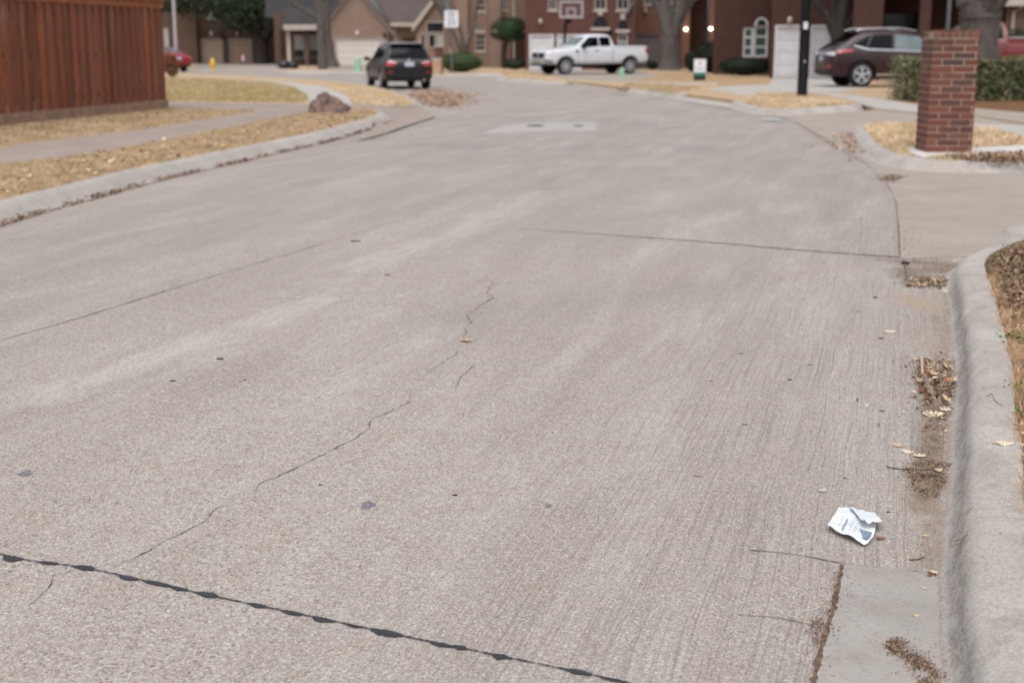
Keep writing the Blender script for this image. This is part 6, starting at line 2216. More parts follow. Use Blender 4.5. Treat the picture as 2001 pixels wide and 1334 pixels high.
MB().lathe([(0.2, -0.45), (0.7, -0.25), (0.75, 0.1), (0.5, 0.5), (0.1, 0.62)], (cx, 0, cz), 14).build('inner_branches', M['leaf_topiary'], root)
Yb = G(1440, 143, ZL).y
shrub('dark_shrub', 'tall dark evergreen shrub left of the arched window', at(1392, 142), (half(1352, 1434, Yb), 1.0, (XZ(1390, 80, Yb).z - ZL) / 2), 4200, M['leaf_dark'], (0.06, 0.13), 8, 4)
shrub('dark_shrub', 'low dark clipped hedge beneath the arched window', at(1455, 148), (half(1402, 1506, G(1455, 148, ZL).y), 0.7, (XZ(1455, 112, G(1455, 148, ZL).y).z - ZL) / 2), 4200, M['leaf_dark'], (0.05, 0.11), 8, 5)
shrub('dark_shrub', 'small dark shrub just right of the forked tree foot', at(1352, 140), (half(1338, 1366, G(1352, 140, ZL).y), 0.5, (XZ(1352, 96, G(1352, 140, ZL).y).z - ZL) / 2), 2000, M['leaf_dark'], (0.05, 0.11), 5, 6)
shrub('dark_shrub', 'small round shrub between pickup tail and forked tree', at(1276, 137), (half(1266, 1289, G(1276, 137, ZL).y), 0.35, (XZ(1276, 119, G(1276, 137, ZL).y).z - ZL) / 2), 1200, M['leaf_dark'], (0.05, 0.10), 5, 7)
shrub('entry_shrub', 'yellow green shrub beside the red house entry', at(1213, 133), (half(1200, 1228, G(1213, 133, ZL).y), 0.5, (XZ(1213, 74, G(1213, 133, ZL).y).z - ZL) / 2), 1800, M['leaf_yellowgreen'], (0.06, 0.12), 7, 8)
shrub('dead_bush', 'orange brown withered bush at the fence corner near the red sedan', at(336, 151), (half(320, 349, G(338, 152, ZL).y), 0.6, (XZ(338, 104, G(338, 152, ZL).y).z - ZL) / 2), 1500, M['leaf_brownbush'], (0.05, 0.12), 5, 9, core=False)
shrub('low_shrub', 'small green shrub under the porch house window', at(592, 128), (half(581, 603, G(592, 128, ZL).y), 0.4, 0.25), 700, M['leaf_green'], (0.05, 0.10), 5, 10)
# hedge at right: two clipped lengths either side of the pillar
Yh = G(1775, 198, ZL).y
top = (XZ(1800, 116, Yh).z - ZL) / 2
xL, xR = PX(1788, 150, Yh)[0], PX(2140, 150, Yh)[0]
ctr = ((xL + xR) / 2, Yh + 0.6, ZL)
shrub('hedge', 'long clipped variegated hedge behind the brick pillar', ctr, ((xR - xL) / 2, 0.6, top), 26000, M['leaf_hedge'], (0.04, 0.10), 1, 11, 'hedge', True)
shrub('dark_shrub', 'dark green shrub against the house wall beside the red pickup', (PX(1995, 60, 51.2)[0], 51.3, ZL), (1.5, 0.5, (XZ(1990, 56, 51.3).z - ZL) / 2), 2500, M['leaf_dark'], (0.06, 0.12), 6, 12)

# ------------------------------------------------------------------ street furniture
def pillar():
    c = G(1809, 300.5, ZL)
    rz = R(-3)
    root = empty('brick_pillar', (c.x, c.y, ZL + 0.0), rz)
    tag(root, 'red brick mailbox pillar with weathered top on the grass corner at right', 'brick pillar')
    W = PX(1897, 298, c.y)[0] - c.x
    D = 0.62
    Ht = XZ(1812, 59, c.y).z - ZL
    bh, mj = 0.0752, 0.0135
    r = random.Random(8)
    b = MB()
    rows = int((Ht - 0.02) / (bh + mj)) - 1
    z = 0.022
    bl_ = 0.29
    for j in range(rows):
        off = (j % 2) * 0.5
        for side in range(4):
            Ls = W if side in (0, 2) else D
            x = -off * bl_ if True else 0
            while x < Ls - 0.005:
                xa, xb = max(0.0, x), min(Ls, x + bl_ - mj)
                if xb - xa > 0.02:
                    e = r.uniform(-0.003, 0.003)
                    t = 0.09
                    # butt corners: front/back run full, sides stop short
                    if side == 0:
                        b.box(xa, xb, 0 + e, t, z, z + bh)
                    elif side == 2:
                        b.box(xa, xb, D - t, D + e, z, z + bh)
                    elif side == 1:
                        ya, yb = max(t + mj, xa), min(D - t - mj, xb)
                        if yb - ya > 0.02:
                            b.box(0 + e, t, ya, yb, z, z + bh)
                    else:
                        ya, yb = max(t + mj, xa), min(D - t - mj, xb)
                        if yb - ya > 0.02:
                            b.box(W - t, W + e, ya, yb, z, z + bh)
                x += bl_
        # header ends that show on the side faces at each corner
        z += bh + mj
    # rowlock cap course
    hcap = Ht - z
    n = 7
    for i in range(n):
        w = W / n
        b.box(i * w + 0.005, (i + 1) * w - 0.005, r.uniform(-0.012, 0.0), D + 0.006, z + 0.004, z + hcap + r.uniform(-0.012, 0.006))
    b.build('brickwork', M['pillar_brick'], root)
    MB().box(0.005, W - 0.005, 0.005, D - 0.005, 0.0, Ht - 0.025).build('mortar', M['mortar'], root)


pillar()


def lamp_post():
    c = G(1567, 190, ZL)
    root = empty('lamp_post', (c.x, c.y, ZL))
    tag(root, 'black street lamp post standing on the golden grass island', 'lamp post')
    w = (PX(1578, 185, c.y)[0] - PX(1558, 185, c.y)[0]) / 2
    MB().lathe([(w * 1.12, 0.0), (w * 1.12, 0.06), (w, 0.10), (w * 0.98, 2.2), (w * 0.85, 5.0)], (0, 0, 0), 20).build('pole', M['black'], root, smooth=True)
    MB().lathe([(0.09, 0), (0.24, 0.12), (0.27, 0.5), (0.14, 0.72), (0.03, 0.82)], (0, 0, 5.0), 16).build('lantern', M['blind'], root, smooth=True)
    z = XZ(1573, 51, c.y).z - ZL
    MB().box(-0.055 - 0.02, 0.035, -w - 0.05, -w * 0.9, z - 0.09, z + 0.10).build('notice_plate', M['white'], root)
    z = XZ(1571, 120, c.y).z - ZL
    MB().lathe([(0.03, 0), (0.03, 0.015), (0.015, 0.02)], (0, -w - 0.022, z), 12, 'y').build('bolt', M['rim'], root)


lamp_post()


def text_mesh(s, size, mat, parent, loc, rot, ext=0.004, name='lettering'):
    cu = bpy.data.curves.new('t', 'FONT')
    cu.body = s
    cu.size = size
    cu.align_x = 'CENTER'
    cu.align_y = 'CENTER'
    cu.extrude = ext
    o = bpy.data.objects.new('t', cu)
    COL.objects.link(o)
    bpy.context.view_layer.update()
    dg = bpy.context.evaluated_depsgraph_get()
    me = bpy.data.meshes.new_from_object(o.evaluated_get(dg))
    bpy.data.objects.remove(o)
    t = link(name, me, mat, parent)
    me.materials.clear()
    me.materials.append(mat)
    t.location = loc
    t.rotation_euler = rot
    return t


def speed_sign():
    c = G(883, 143, ZL)
    root = empty('speed_sign', (c.x, c.y, ZL), R(3))
    tag(root, 'white rectangular speed limit sign on a grey post before the round boxwood', 'road sign')
    zt, zb = XZ(883, 21, c.y).z - ZL, XZ(883, 54, c.y).z - ZL
    w = half(870, 897, c.y)
    MB().tube([(0, 0.04, 0), (0, 0.04, zt - 0.05)], 0.045, 8).build('post', M['graypost'], root)
    b = MB()
    n = 6
    rr = 0.07
    pts = []
    for cx, cz, a0 in ((w - rr, zt - rr, 0), (-w + rr, zt - rr, 90), (-w + rr, zb + rr, 180), (w - rr, zb + rr, 270)):
        for k in range(n + 1):
            t = R(a0 + 90 * k / n)
            pts.append((cx + rr * math.cos(t), cz + rr * math.sin(t)))
    m = len(pts)
    vs = [(x, -0.015, z) for x, z in pts] + [(x, -0.005, z) for x, z in pts]
    fs = [tuple(range(m)), tuple(range(2 * m - 1, m - 1, -1))] + [(i, (i + 1) % m, m + (i + 1) % m, m + i) for i in range(m)]
    plate = b.add(vs, fs).build('sign_plate', M['signwhite'], root)
    hgt = zt - zb
    r90 = (R(90), 0, 0)
    text_mesh('SPEED', 0.20 * hgt, M['signblack'], plate, (0, -0.018, zt - 0.17 * hgt), r90)
    text_mesh('LIMIT', 0.20 * hgt, M['signblack'], plate, (0, -0.018, zt - 0.36 * hgt), r90)
    text_mesh('25', 0.52 * hgt, M['signblack'], plate, (0, -0.018, zt - 0.70 * hgt), r90)


speed_sign()


def pole(px, ybase, ytop, label, name, mat, Yof, rad):
    c = G(px, ybase, ZL)
    root = empty(name, (c.x, c.y, ZL))
    tag(root, label, 'pole')
    MB().lathe([(rad * 1.5, 0), (rad * 1.5, 0.2), (rad, 0.24), (rad * 0.8, 6.5)], (0, 0, 0), 12).build('shaft', mat, root, smooth=True)
    MB().tube([(0, 0, 6.4), (-0.5, 0, 6.8), (-1.4, 0, 6.9)], [rad * 0.6, rad * 0.5, rad * 0.4], 8).build('arm', mat, root, smooth=True)
    MB().lathe([(0.04, 0), (0.16, 0.05), (0.14, 0.14), (0.03, 0.18)], (-1.5, 0, 6.78), 12).build('lamp_head', mat, root, smooth=True)


pole(346, 136, 10, 'pale grey street light pole rising behind the red sedan', 'street_light', M['palepole'], None, 0.10)


def hydrant():
    c = G(416, 137.5, ZL)
    s = (XZ(416, 112, c.y).z - ZL) / 0.80
    root = empty('fire_hydrant', (c.x, c.y, ZL), 0, s)
    tag(root, 'yellow fire hydrant on the far kerb before the tan garages', 'fire hydrant')
    MB().lathe([(0.17, 0), (0.17, 0.04), (0.115, 0.06), (0.11, 0.42), (0.15, 0.44), (0.15, 0.48), (0.12, 0.50)], (0, 0, 0), 18).build('barrel', M['yellow'], root, smooth=True)
    MB().lathe([(0.135, 0.502), (0.13, 0.58), (0.085, 0.66), (0.035, 0.69), (0.035, 0.76), (0.01, 0.80)], (0, 0, 0), 18).build('bonnet', M['yellow'], root, smooth=True)
    for s_ in (-1, 1):
        MB().lathe([(0.065, 0.10 * s_), (0.065, 0.17 * s_), (0.045, 0.19 * s_), (0.02, 0.21 * s_)], (0, 0, 0.36), 12, 'x').build('side_cap', M['yellow'], root, smooth=True)
    MB().lathe([(0.085, -0.10), (0.085, -0.18), (0.05, -0.20), (0.03, -0.23)], (0, 0, 0.32), 14, 'y').build('front_cap', M['yellow'], root, smooth=True)


hydrant()


def pedestal(px, yb, yt, wpx, label):
    c = G(px, yb, ZL)
    h = XZ(px, yt, c.y).z - ZL
    w = half(px - wpx, px + wpx, c.y)
    root = empty('utility_pedestal', (c.x, c.y, ZL))
    tag(root, label, 'utility box')
    b = MB()
    prof = [(w * 1.05, 0), (w, h * 0.1), (w * 0.9, h * 0.8)]
    b.lathe(prof, (0, 0, 0), 16)
    b.build('housing', M['pedestal'], root, smooth=True)
    MB().lathe([(w * 1.0, h * 0.79), (w * 1.0, h * 0.86), (w * 0.72, h * 0.97), (w * 0.2, h)], (0, 0, 0), 16).build('cap', M['pedestal'], root, smooth=True)


pedestal(700, 140.5, 113, 6.5, 'pale green utility pedestal before the cream garage door')
pedestal(1216, 152, 132, 5, 'short pale green utility pedestal below the pickup rear wheel')


def yard_sign():
    c = G(1367, 158, ZL)
    root = empty('yard_sign', (c.x, c.y, ZL), R(2))
    tag(root, 'white and teal yard sign on the lawn before the dark shrubs', 'yard sign')
    w = half(1355.5, 1379, c.y)
    z = lambda py: XZ(1367, py, c.y).z - ZL
    MB().box(-w, w, 0.0, 0.02, z(142), z(116)).build('panel', M['signwhite'], root)
    MB().box(-w, w, 0.001, 0.021, z(149), z(142) - 0.002).build('teal_band', M['teal'], root)
    MB().box(-w, w, 0.0, 0.02, z(158) + 0.02, z(149) - 0.002).build('dark_band', M['signblack'], root)
    MB().box(-w * 0.96, -w * 0.88, 0.024, 0.045, 0, z(112)).box(w * 0.88, w * 0.96, 0.024, 0.045, 0, z(112)).box(-w * 0.88, w * 0.88, 0.024, 0.045, z(113), z(111)).build('frame', M['black'], root)
    MB().box(-w * 0.16, w * 0.16, -0.004, -0.001, z(126), z(121)).build('emblem', M['graypost'], root)
    MB().box(-w * 0.6, w * 0.6, -0.004, -0.001, z(133.5), z(132)).box(-w * 0.7, w * 0.7, -0.004, -0.001, z(137), z(135.5)).build('print_lines', M['ink_pale'], root)


yard_sign()


def small_yard_sign():
    c = G(473, 127, ZL)
    root = empty('small_sign', (c.x, c.y, ZL))
    tag(root, 'small red and pink sign on a stake before the tan garage door', 'small sign')
    MB().tube([(0, 0, 0), (0, 0, 0.9)], 0.015, 6).build('stake', M['graypost'], root)
    z = lambda py: XZ(473, py, c.y).z - ZL
    w = half(469, 477, c.y)
    MB().box(-w, w * 0.2, -0.03, -0.02, z(119), z(106)).build('panel', M['lamp_red'], root)
    MB().box(w * 0.2 + 0.002, w, -0.03, -0.02, z(119), z(109)).build('pale_panel', M['signwhite'], root)


small_yard_sign()


def hoop():
    Y = 72.0
    v = XZ(1103, 136, Y)
    root = empty('basketball_hoop', (v.x, Y, ZL))
    tag(root, 'basketball hoop with clear backboard on a black pole behind the white pickup', 'basketball hoop')
    L = lambda px, py, dy=0.0: Vector((PX(px, py, Y + dy)[0] - v.x, dy, PX(px, py, Y + dy)[1] - ZL))
    p0 = L(1103, 80)
    MB().tube([(p0.x, 0, 0), tuple(L(1103, 80)), tuple(L(1105, 50)), tuple(L(1108, 30))], 0.075, 10).build('pole', M['black'], root, smooth=True)
    a, c = L(1093, 36, -0.6), L(1140, 2, -0.6)
    x0, x1, z0, z1 = a.x, c.x, a.z, c.z
    y = -0.6
    t = 0.10
    fr = MB().box(x0, x0 + t, y, y + 0.06, z0, z1).box(x1 - t, x1, y, y + 0.06, z0, z1).box(x0 + t, x1 - t, y, y + 0.06, z1 - t, z1).box(x0 + t, x1 - t, y, y + 0.06, z0, z0 + t)
    bb = fr.build('backboard_frame', M['hoop'], root)
    MB().box(x0 + t, x1 - t, y + 0.02, y + 0.04, z0 + t, z1 - t).build('backboard_panel', M['hoop_clear'], root)
    q0, q1 = L(1107, 33, -0.6), L(1125, 16, -0.6)
    t = 0.07
    MB().box(q0.x, q0.x + t, y - 0.01, y + 0.018, q0.z, q1.z).box(q1.x - t, q1.x, y - 0.01, y + 0.018, q0.z, q1.z).box(q0.x + t, q1.x - t, y - 0.01, y + 0.018, q1.z - t, q1.z).box(q0.x + t, q1.x - t, y - 0.01, y + 0.018, q0.z, q0.z + t).build('target_square', M['hoop'], root)
    rm = L(1116, 36, -0.9)
    pts = [(rm.x + 0.23 * math.cos(k * PI / 8), -0.9 + 0.23 * math.sin(k * PI / 8), rm.z) for k in range(17)]
    MB().tube(pts, 0.015, 6).build('rim', M['lamp_amber'], root)
    q = L(1111, 42, -0.2)
    MB().obox((q.x, -0.2, q.z), (0.3, 0.5, 0.22)).tube([(L(1106, 45).x, 0, L(1106, 45).z), (q.x, -0.5, L(1112, 26).z)], 0.04, 6).build('lift_arm', M['black'], root)


hoop()


def boulder():
    from mathutils import noise as mn
    c = G(645, 221, ZL)
    Yc = c.y + 0.25
    sil = [(604, 214), (609, 203), (617, 194), (623, 186), (633, 182), (645, 185), (655, 192), (668, 197), (679, 204), (684, 212), (681, 221), (664, 224), (640, 223), (612, 221)]
    pts = []
    for px, py in sil:
        v = XZ(px, py, Yc)
        pts.append(Vector((v.x - c.x, 0.0, max(-0.03, v.z - ZL))))
    top = max(q.z for q in pts)
    r = random.Random(6)
    cloud = []
    for q in pts:
        for dy, k in ((-0.46, 0.62), (-0.30, 0.90), (0.30, 0.92), (0.5, 0.6)):
            cloud.append(Vector((q.x * (k + r.uniform(-0.08, 0.05)), dy * (1.15 - 0.6 * q.z / top) + r.uniform(-0.06, 0.06), q.z * (k + 0.05 + r.uniform(-0.10, 0.05)))))
        cloud.append(q)
    bm = bmesh.new()
    for q in cloud:
        bm.verts.new(q)
    h = bmesh.ops.convex_hull(bm, input=bm.verts)
    bmesh.ops.delete(bm, geom=[v for v in bm.verts if not v.link_faces], context='VERTS')
    bmesh.ops.triangulate(bm, faces=bm.faces)
    for _ in range(3):
        bmesh.ops.subdivide_edges(bm, edges=[e for e in bm.edges if e.calc_length() > 0.07], cuts=1)
        bmesh.ops.triangulate(bm, faces=bm.faces)
    bm.normal_update()
    for v in bm.verts:
        q = v.co
        ridge = abs(mn.noise(q * 3.1 + Vector((4, 1, 2))))
        d = 0.10 * mn.noise(q * 2.4) - 0.16 * max(0, 0.18 - ridge) / 0.18 * 0.5 + 0.03 * mn.noise(q * 9)
        if q.z > 0.02:
            v.co = q + v.normal * d
    me_ = bpy.data.meshes.new('boulder')
    bm.to_mesh(me_)
    bm.free()
    o = link('boulder', me_, M['boulder'], smooth=True)
    me_.set_sharp_from_angle(angle=R(28))
    o.location = (c.x, c.y + 0.25, ZL)
    tag(o, 'rough grey and rust brown boulder at the end of the left grass strip', 'boulder')


boulder()


def bags():
    for px, lab, s, sd in ((555, 'left black bin bag on the kerb before the porch house', 1.0, 1), (573, 'right black bin bag on the kerb before the porch house', 0.95, 2)):
        c = G(px, 134.5, ZL)
        w = 0.36 * s
        me_ = bpy.data.meshes.new('bin_bag')
        bm = bmesh.new()
        bmesh.ops.create_icosphere(bm, subdivisions=3, radius=1)
        from mathutils import noise as mn
        for v in bm.verts:
            p = v.co
            k = 1 + 0.16 * mn.noise(p * 2.2 + Vector((sd * 3, 0, 0))) + 0.06 * mn.noise(p * 6)
            t = max(0, p.z - 0.6) * 1.2
            v.co = Vector((p.x * w * k * (1 - t), p.y * w * k * (1 - t), max(0, (p.z + 0.8) / 1.8 * 0.5 * s * k)))
        bm.to_mesh(me_)
        bm.free()
        o = link('bin_bag', me_, M['bag'], smooth=True)
        o.location = (c.x, c.y, ZL)
        tag(o, lab, 'bin bag')


bags()


def far_mailbox():
    c = G(853, 147.5, ZL)
    root = empty('brick_mailbox', (c.x, c.y, ZL), R(-8))
    tag(root, 'tan brick mailbox column just right of the dark parked car', 'mailbox')
    w = half(846, 862, c.y)
    h = XZ(853, 118, c.y).z - ZL
    MB().box(-w, w, 0, 2 * w, 0, h).build('column', brick('mailbox_brick', C(186, 152, 120, K_H), C(166, 130, 102, K_H), C(190, 166, 140, K_H), dirt=0.15), root)
    MB().box(-w * 1.1, w * 1.1, -0.03, 2 * w + 0.03, h + 0.002, h + 0.09).build('cap', M['trim'], root)
    d = Vector((XZ(870, 92, c.y + 3).x, c.y + 3, ZL))
    b2 = empty('garden_wall', (XZ(850, 120, c.y + 3).x, c.y + 3, ZL))
    tag(b2, 'short red brick garden wall behind the tan mailbox column', 'garden wall')
    W = half(850, 866, c.y + 3) * 2
    h2 = XZ(853, 92, c.y + 3).z - ZL
    MB().box(0, W, 0, 0.3, 0, h2).build('wall', M['brick_red'], b2)
    MB().box(-0.03, W + 0.03, -0.03, 0.33, h2 + 0.002, h2 + 0.07).build('coping', M['trim'], b2)


far_mailbox()

# flat scrap of white litter on the street at the right
P = W2([(1487, 233), (1506, 232), (1530, 236), (1528, 239), (1508, 238), (1490, 236.5)])
cx_ = sum((p for p in P), Vector((0, 0))) / len(P)
vs = [(p.x - cx_.x, p.y - cx_.y, 0.012 + 0.008 * math.sin(i * 2.1)) for i, p in enumerate(P)]
vs2 = [(x, y, z + 0.006) for x, y, z in vs]
n = len(vs)
o = MB().add(vs + vs2, [tuple(range(n - 1, -1, -1)), tuple(range(n, 2 * n))] + [(i, (i + 1) % n, n + (i + 1) % n, n + i) for i in range(n)]).build('paper_scrap', M['blind'])
o.location = (cx_.x, cx_.y, 0.0)
tag(o, 'flattened white paper scrap on the street beside the lamp post island', 'paper litter')
# ------------------------------------------------------------------ vehicles
def car_body(name, stations, mat, parent, wheels, wr, sub=2):
    rings = []
    for (x, zb, zbe, zt, wb, wt) in stations:
        h = zbe - zb
        ht = zt - zbe
        L = lambda a, b, t: a + (b - a) * t
        half_ = [(0, zb), (0.78 * wb, zb), (0.95 * wb, zb + 0.05 * h), (1.0 * wb, zb + 0.30 * h), (1.0 * wb, zb + 0.68 * h), (0.975 * wb, zbe - 0.06 * h), (L(0.955 * wb, wt, 0.08), zbe + 0.06 * ht),
                 (L(0.95 * wb, wt, 0.55), zbe + 0.55 * ht), (wt, zbe + 0.90 * ht), (wt * 0.86, zt - 0.01 * ht), (wt * 0.45, zt + 0.012), (0, zt + 0.02)]
        ring = [(x, y, z) for y, z in half_] + [(x, -y, z) for y, z in half_[-2:0:-1]]
        rings.append(ring)
    m = len(rings[0])
    vs = [p for r in rings for p in r]
    fs = []
    for i in range(len(rings) - 1):
        for k in range(m):
            fs.append((i * m + k, i * m + (k + 1) % m, (i + 1) * m + (k + 1) % m, (i + 1) * m + k))
    fs.append(tuple(range(m - 1, -1, -1)))
    e = (len(rings) - 1) * m
    fs.append(tuple(range(e, e + m)))
    o = MB().add(vs, fs).build(name, mat)
    s = o.modifiers.new('s', 'SUBSURF')
    s.levels = s.render_levels = sub
    dg = bpy.context.evaluated_depsgraph_get()
    dg.update()
    me0 = bpy.data.meshes.new_from_object(o.evaluated_get(dg))
    bvh = BVHTree.FromPolygons([v.co.copy() for v in me0.vertices], [tuple(p.vertices) for p in me0.polygons])
    cut = MB()
    for (x, y, s_) in wheels:
        prof = [(wr * 1.16, y - 0.16 * s_ if s_ > 0 else y - 0.5), (wr * 1.16, y + 0.5 if s_ > 0 else y + 0.16)]
        cut.lathe(prof, (x, 0, wr * 1.02), 36, 'y')
    co = cut.build('cut', None)
    o.modifiers.clear()
    old = o.data
    o.data = me0
    b = o.modifiers.new('b', 'BOOLEAN')
    b.operation = 'DIFFERENCE'
    b.object = co
    b.solver = 'EXACT'
    dg = bpy.context.evaluated_depsgraph_get()
    dg.update()
    me1 = bpy.data.meshes.new_from_object(o.evaluated_get(dg))
    o.modifiers.clear()
    o.data = me1
    bpy.data.objects.remove(co)
    bpy.data.meshes.remove(old)
    me1.materials.clear()
    me1.materials.append(mat)
    me1.polygons.foreach_set('material_index', [0] * len(me1.polygons))
    me1.polygons.foreach_set('use_smooth', [True] * len(me1.polygons))
    me1.set_sharp_from_angle(angle=R(38))
    me1.name = name
    o.parent = parent
    return o, bvh


DIRS = {'L': (Vector((0, 3, 0)), Vector((0, -1, 0))), 'R': (Vector((0, -3, 0)), Vector((0, 1, 0))),
        'rear': (Vector((-6, 0, 0)), Vector((1, 0, 0))), 'front': (Vector((6, 0, 0)), Vector((-1, 0, 0))), 'top': (Vector((0, 0, 5)), Vector((0, 0, -1)))}


def decal(name, bvh, poly, view, mat, parent, lift=0.008, mx=0.10):
    """panel that follows the body surface: the outline is given in the plane of the view"""
    org, d = DIRS[view]
    bm = bmesh.new()
    pts = []
    for a, b in poly:
        pts.append((a, 0, b) if view in 'LR' else ((0, a, b) if view in ('rear', 'front') else (a, b, 0)))
    f = bm.faces.new([bm.verts.new(p) for p in pts])
    bmesh.ops.triangulate(bm, faces=[f])
    for _ in range(4):
        es = [e for e in bm.edges if e.calc_length() > mx]
        if not es:
            break
        bmesh.ops.subdivide_edges(bm, edges=es, cuts=1)
        bmesh.ops.triangulate(bm, faces=bm.faces)
    bad = []
    for v in bm.verts:
        o = v.co + org
        hit = bvh.ray_cast(o, d)
        if hit[0] is None:
            n = bvh.find_nearest(v.co + org * 0.2)
            hit = n
        v.co = hit[0] - d * lift + Vector((0, 0, 0.0))
    # give the panel a little thickness
    geo = bmesh.ops.extrude_face_region(bm, geom=list(bm.faces))
    for g_ in geo['geom']:
        if isinstance(g_, bmesh.types.BMVert):
            g_.co += d * lift * 0.7
    bmesh.ops.recalc_face_normals(bm, faces=bm.faces)
    me = bpy.data.meshes.new(name)
    bm.to_mesh(me)
    bm.free()
    o = link(name, me, mat, parent, smooth=True)
    me.set_sharp_from_angle(angle=R(40))
    return o


def wheel(parent, x, y, r, w, s, spokes=5, twin=True):
    root = empty('wheel', (x, y, r))
    root.parent = parent
    prof = [(r * 0.66, -w / 2), (r * 0.9, -w / 2), (r, -w * 0.36), (r, w * 0.36), (r * 0.9, w / 2), (r * 0.66, w / 2)]
    MB().lathe(prof, (0, 0, 0), 32, 'y').build('tyre', M['rubber'], root, smooth=True)
    b = MB()
    yo = s * w * 0.5
    f = lambda k: yo + s * k
    b.lathe([(r * 0.66, f(-0.03)), (r * 0.68, f(0.008)), (r * 0.60, f(0.010)), (r * 0.58, f(-0.03))] if s > 0 else [(r * 0.58, f(-0.03)), (r * 0.60, f(0.010)), (r * 0.68, f(0.008)), (r * 0.66, f(-0.03))], (0, 0, 0), 32, 'y')
    b.lathe([(r * 0.16, min(f(-0.03), f(0.004))), (r * 0.15, max(f(-0.03), f(0.004)))], (0, 0, 0), 16, 'y')
    for k in range(spokes):
        a = 2 * PI * k / spokes + 0.3
        for da in ((-0.12, 0.12) if twin else (0,)):
            m = Matrix.Rotation(-(a + da), 3, 'Y')
            c = m @ Vector((r * 0.37, 0, 0)) + Vector((0, f(-0.012), 0))
            b.obox(c, (r * 0.5, 0.03, r * (0.10 if twin else 0.17)), m)
    b.build('rim', M['rim'], root)
    MB().lathe([(r * 0.57, min(f(-0.06), f(-0.05))), (r * 0.57, max(f(-0.06), f(-0.05)))], (0, 0, 0), 24, 'y').build('brake_disc', M['cladding'], root)
    return root


def mirror_(parent, x, y, z, s, mat, size=(0.12, 0.2, 0.14)):
    b = MB().obox((x, y + s * 0.12, z), size)
    b.obox((x + 0.02, y + s * 0.0, z - 0.05), (0.06, 0.12, 0.05))
    return b.build('wing_mirror', mat, parent)


def handle(parent, bvh, x, z, view, mat, L=0.2):
    return decal('door_handle', bvh, [(x, z), (x + L, z), (x + L, z + 0.035), (x, z + 0.035)], view, mat, parent, 0.03)


def suv_stations(rake=0.0):
    return [(-2.34, .50, .82, .90, .66, .58), (-2.29, .38, .98, 1.03, .84, .76), (-2.18, .32, 1.05, 1.14, .91, .80), (-2.02 + rake * .1, .30, 1.06, 1.30, .925, .76), (-1.84 + rake * .35, .29, 1.06, 1.58, .93, .68),
            (-1.66 + rake * .4, .28, 1.06, 1.645, .935, .66), (-1.2, .27, 1.055, 1.675, .94, .66), (-.5, .26, 1.03, 1.69, .94, .67), (.1, .26, 1.0, 1.665, .94, .67), (.45, .26, .985, 1.60, .94, .66),
            (.85, .26, .975, 1.34, .94, .69), (1.22, .26, .97, 1.09, .94, .74), (1.35, .27, .95, 1.05, .935, .76), (1.75, .28, .91, .985, .925, .76), (2.05, .30, .84, .90, .89, .74), (2.24, .32, .72, .78, .80, .66), (2.34, .40, .6, .66, .66, .55)]


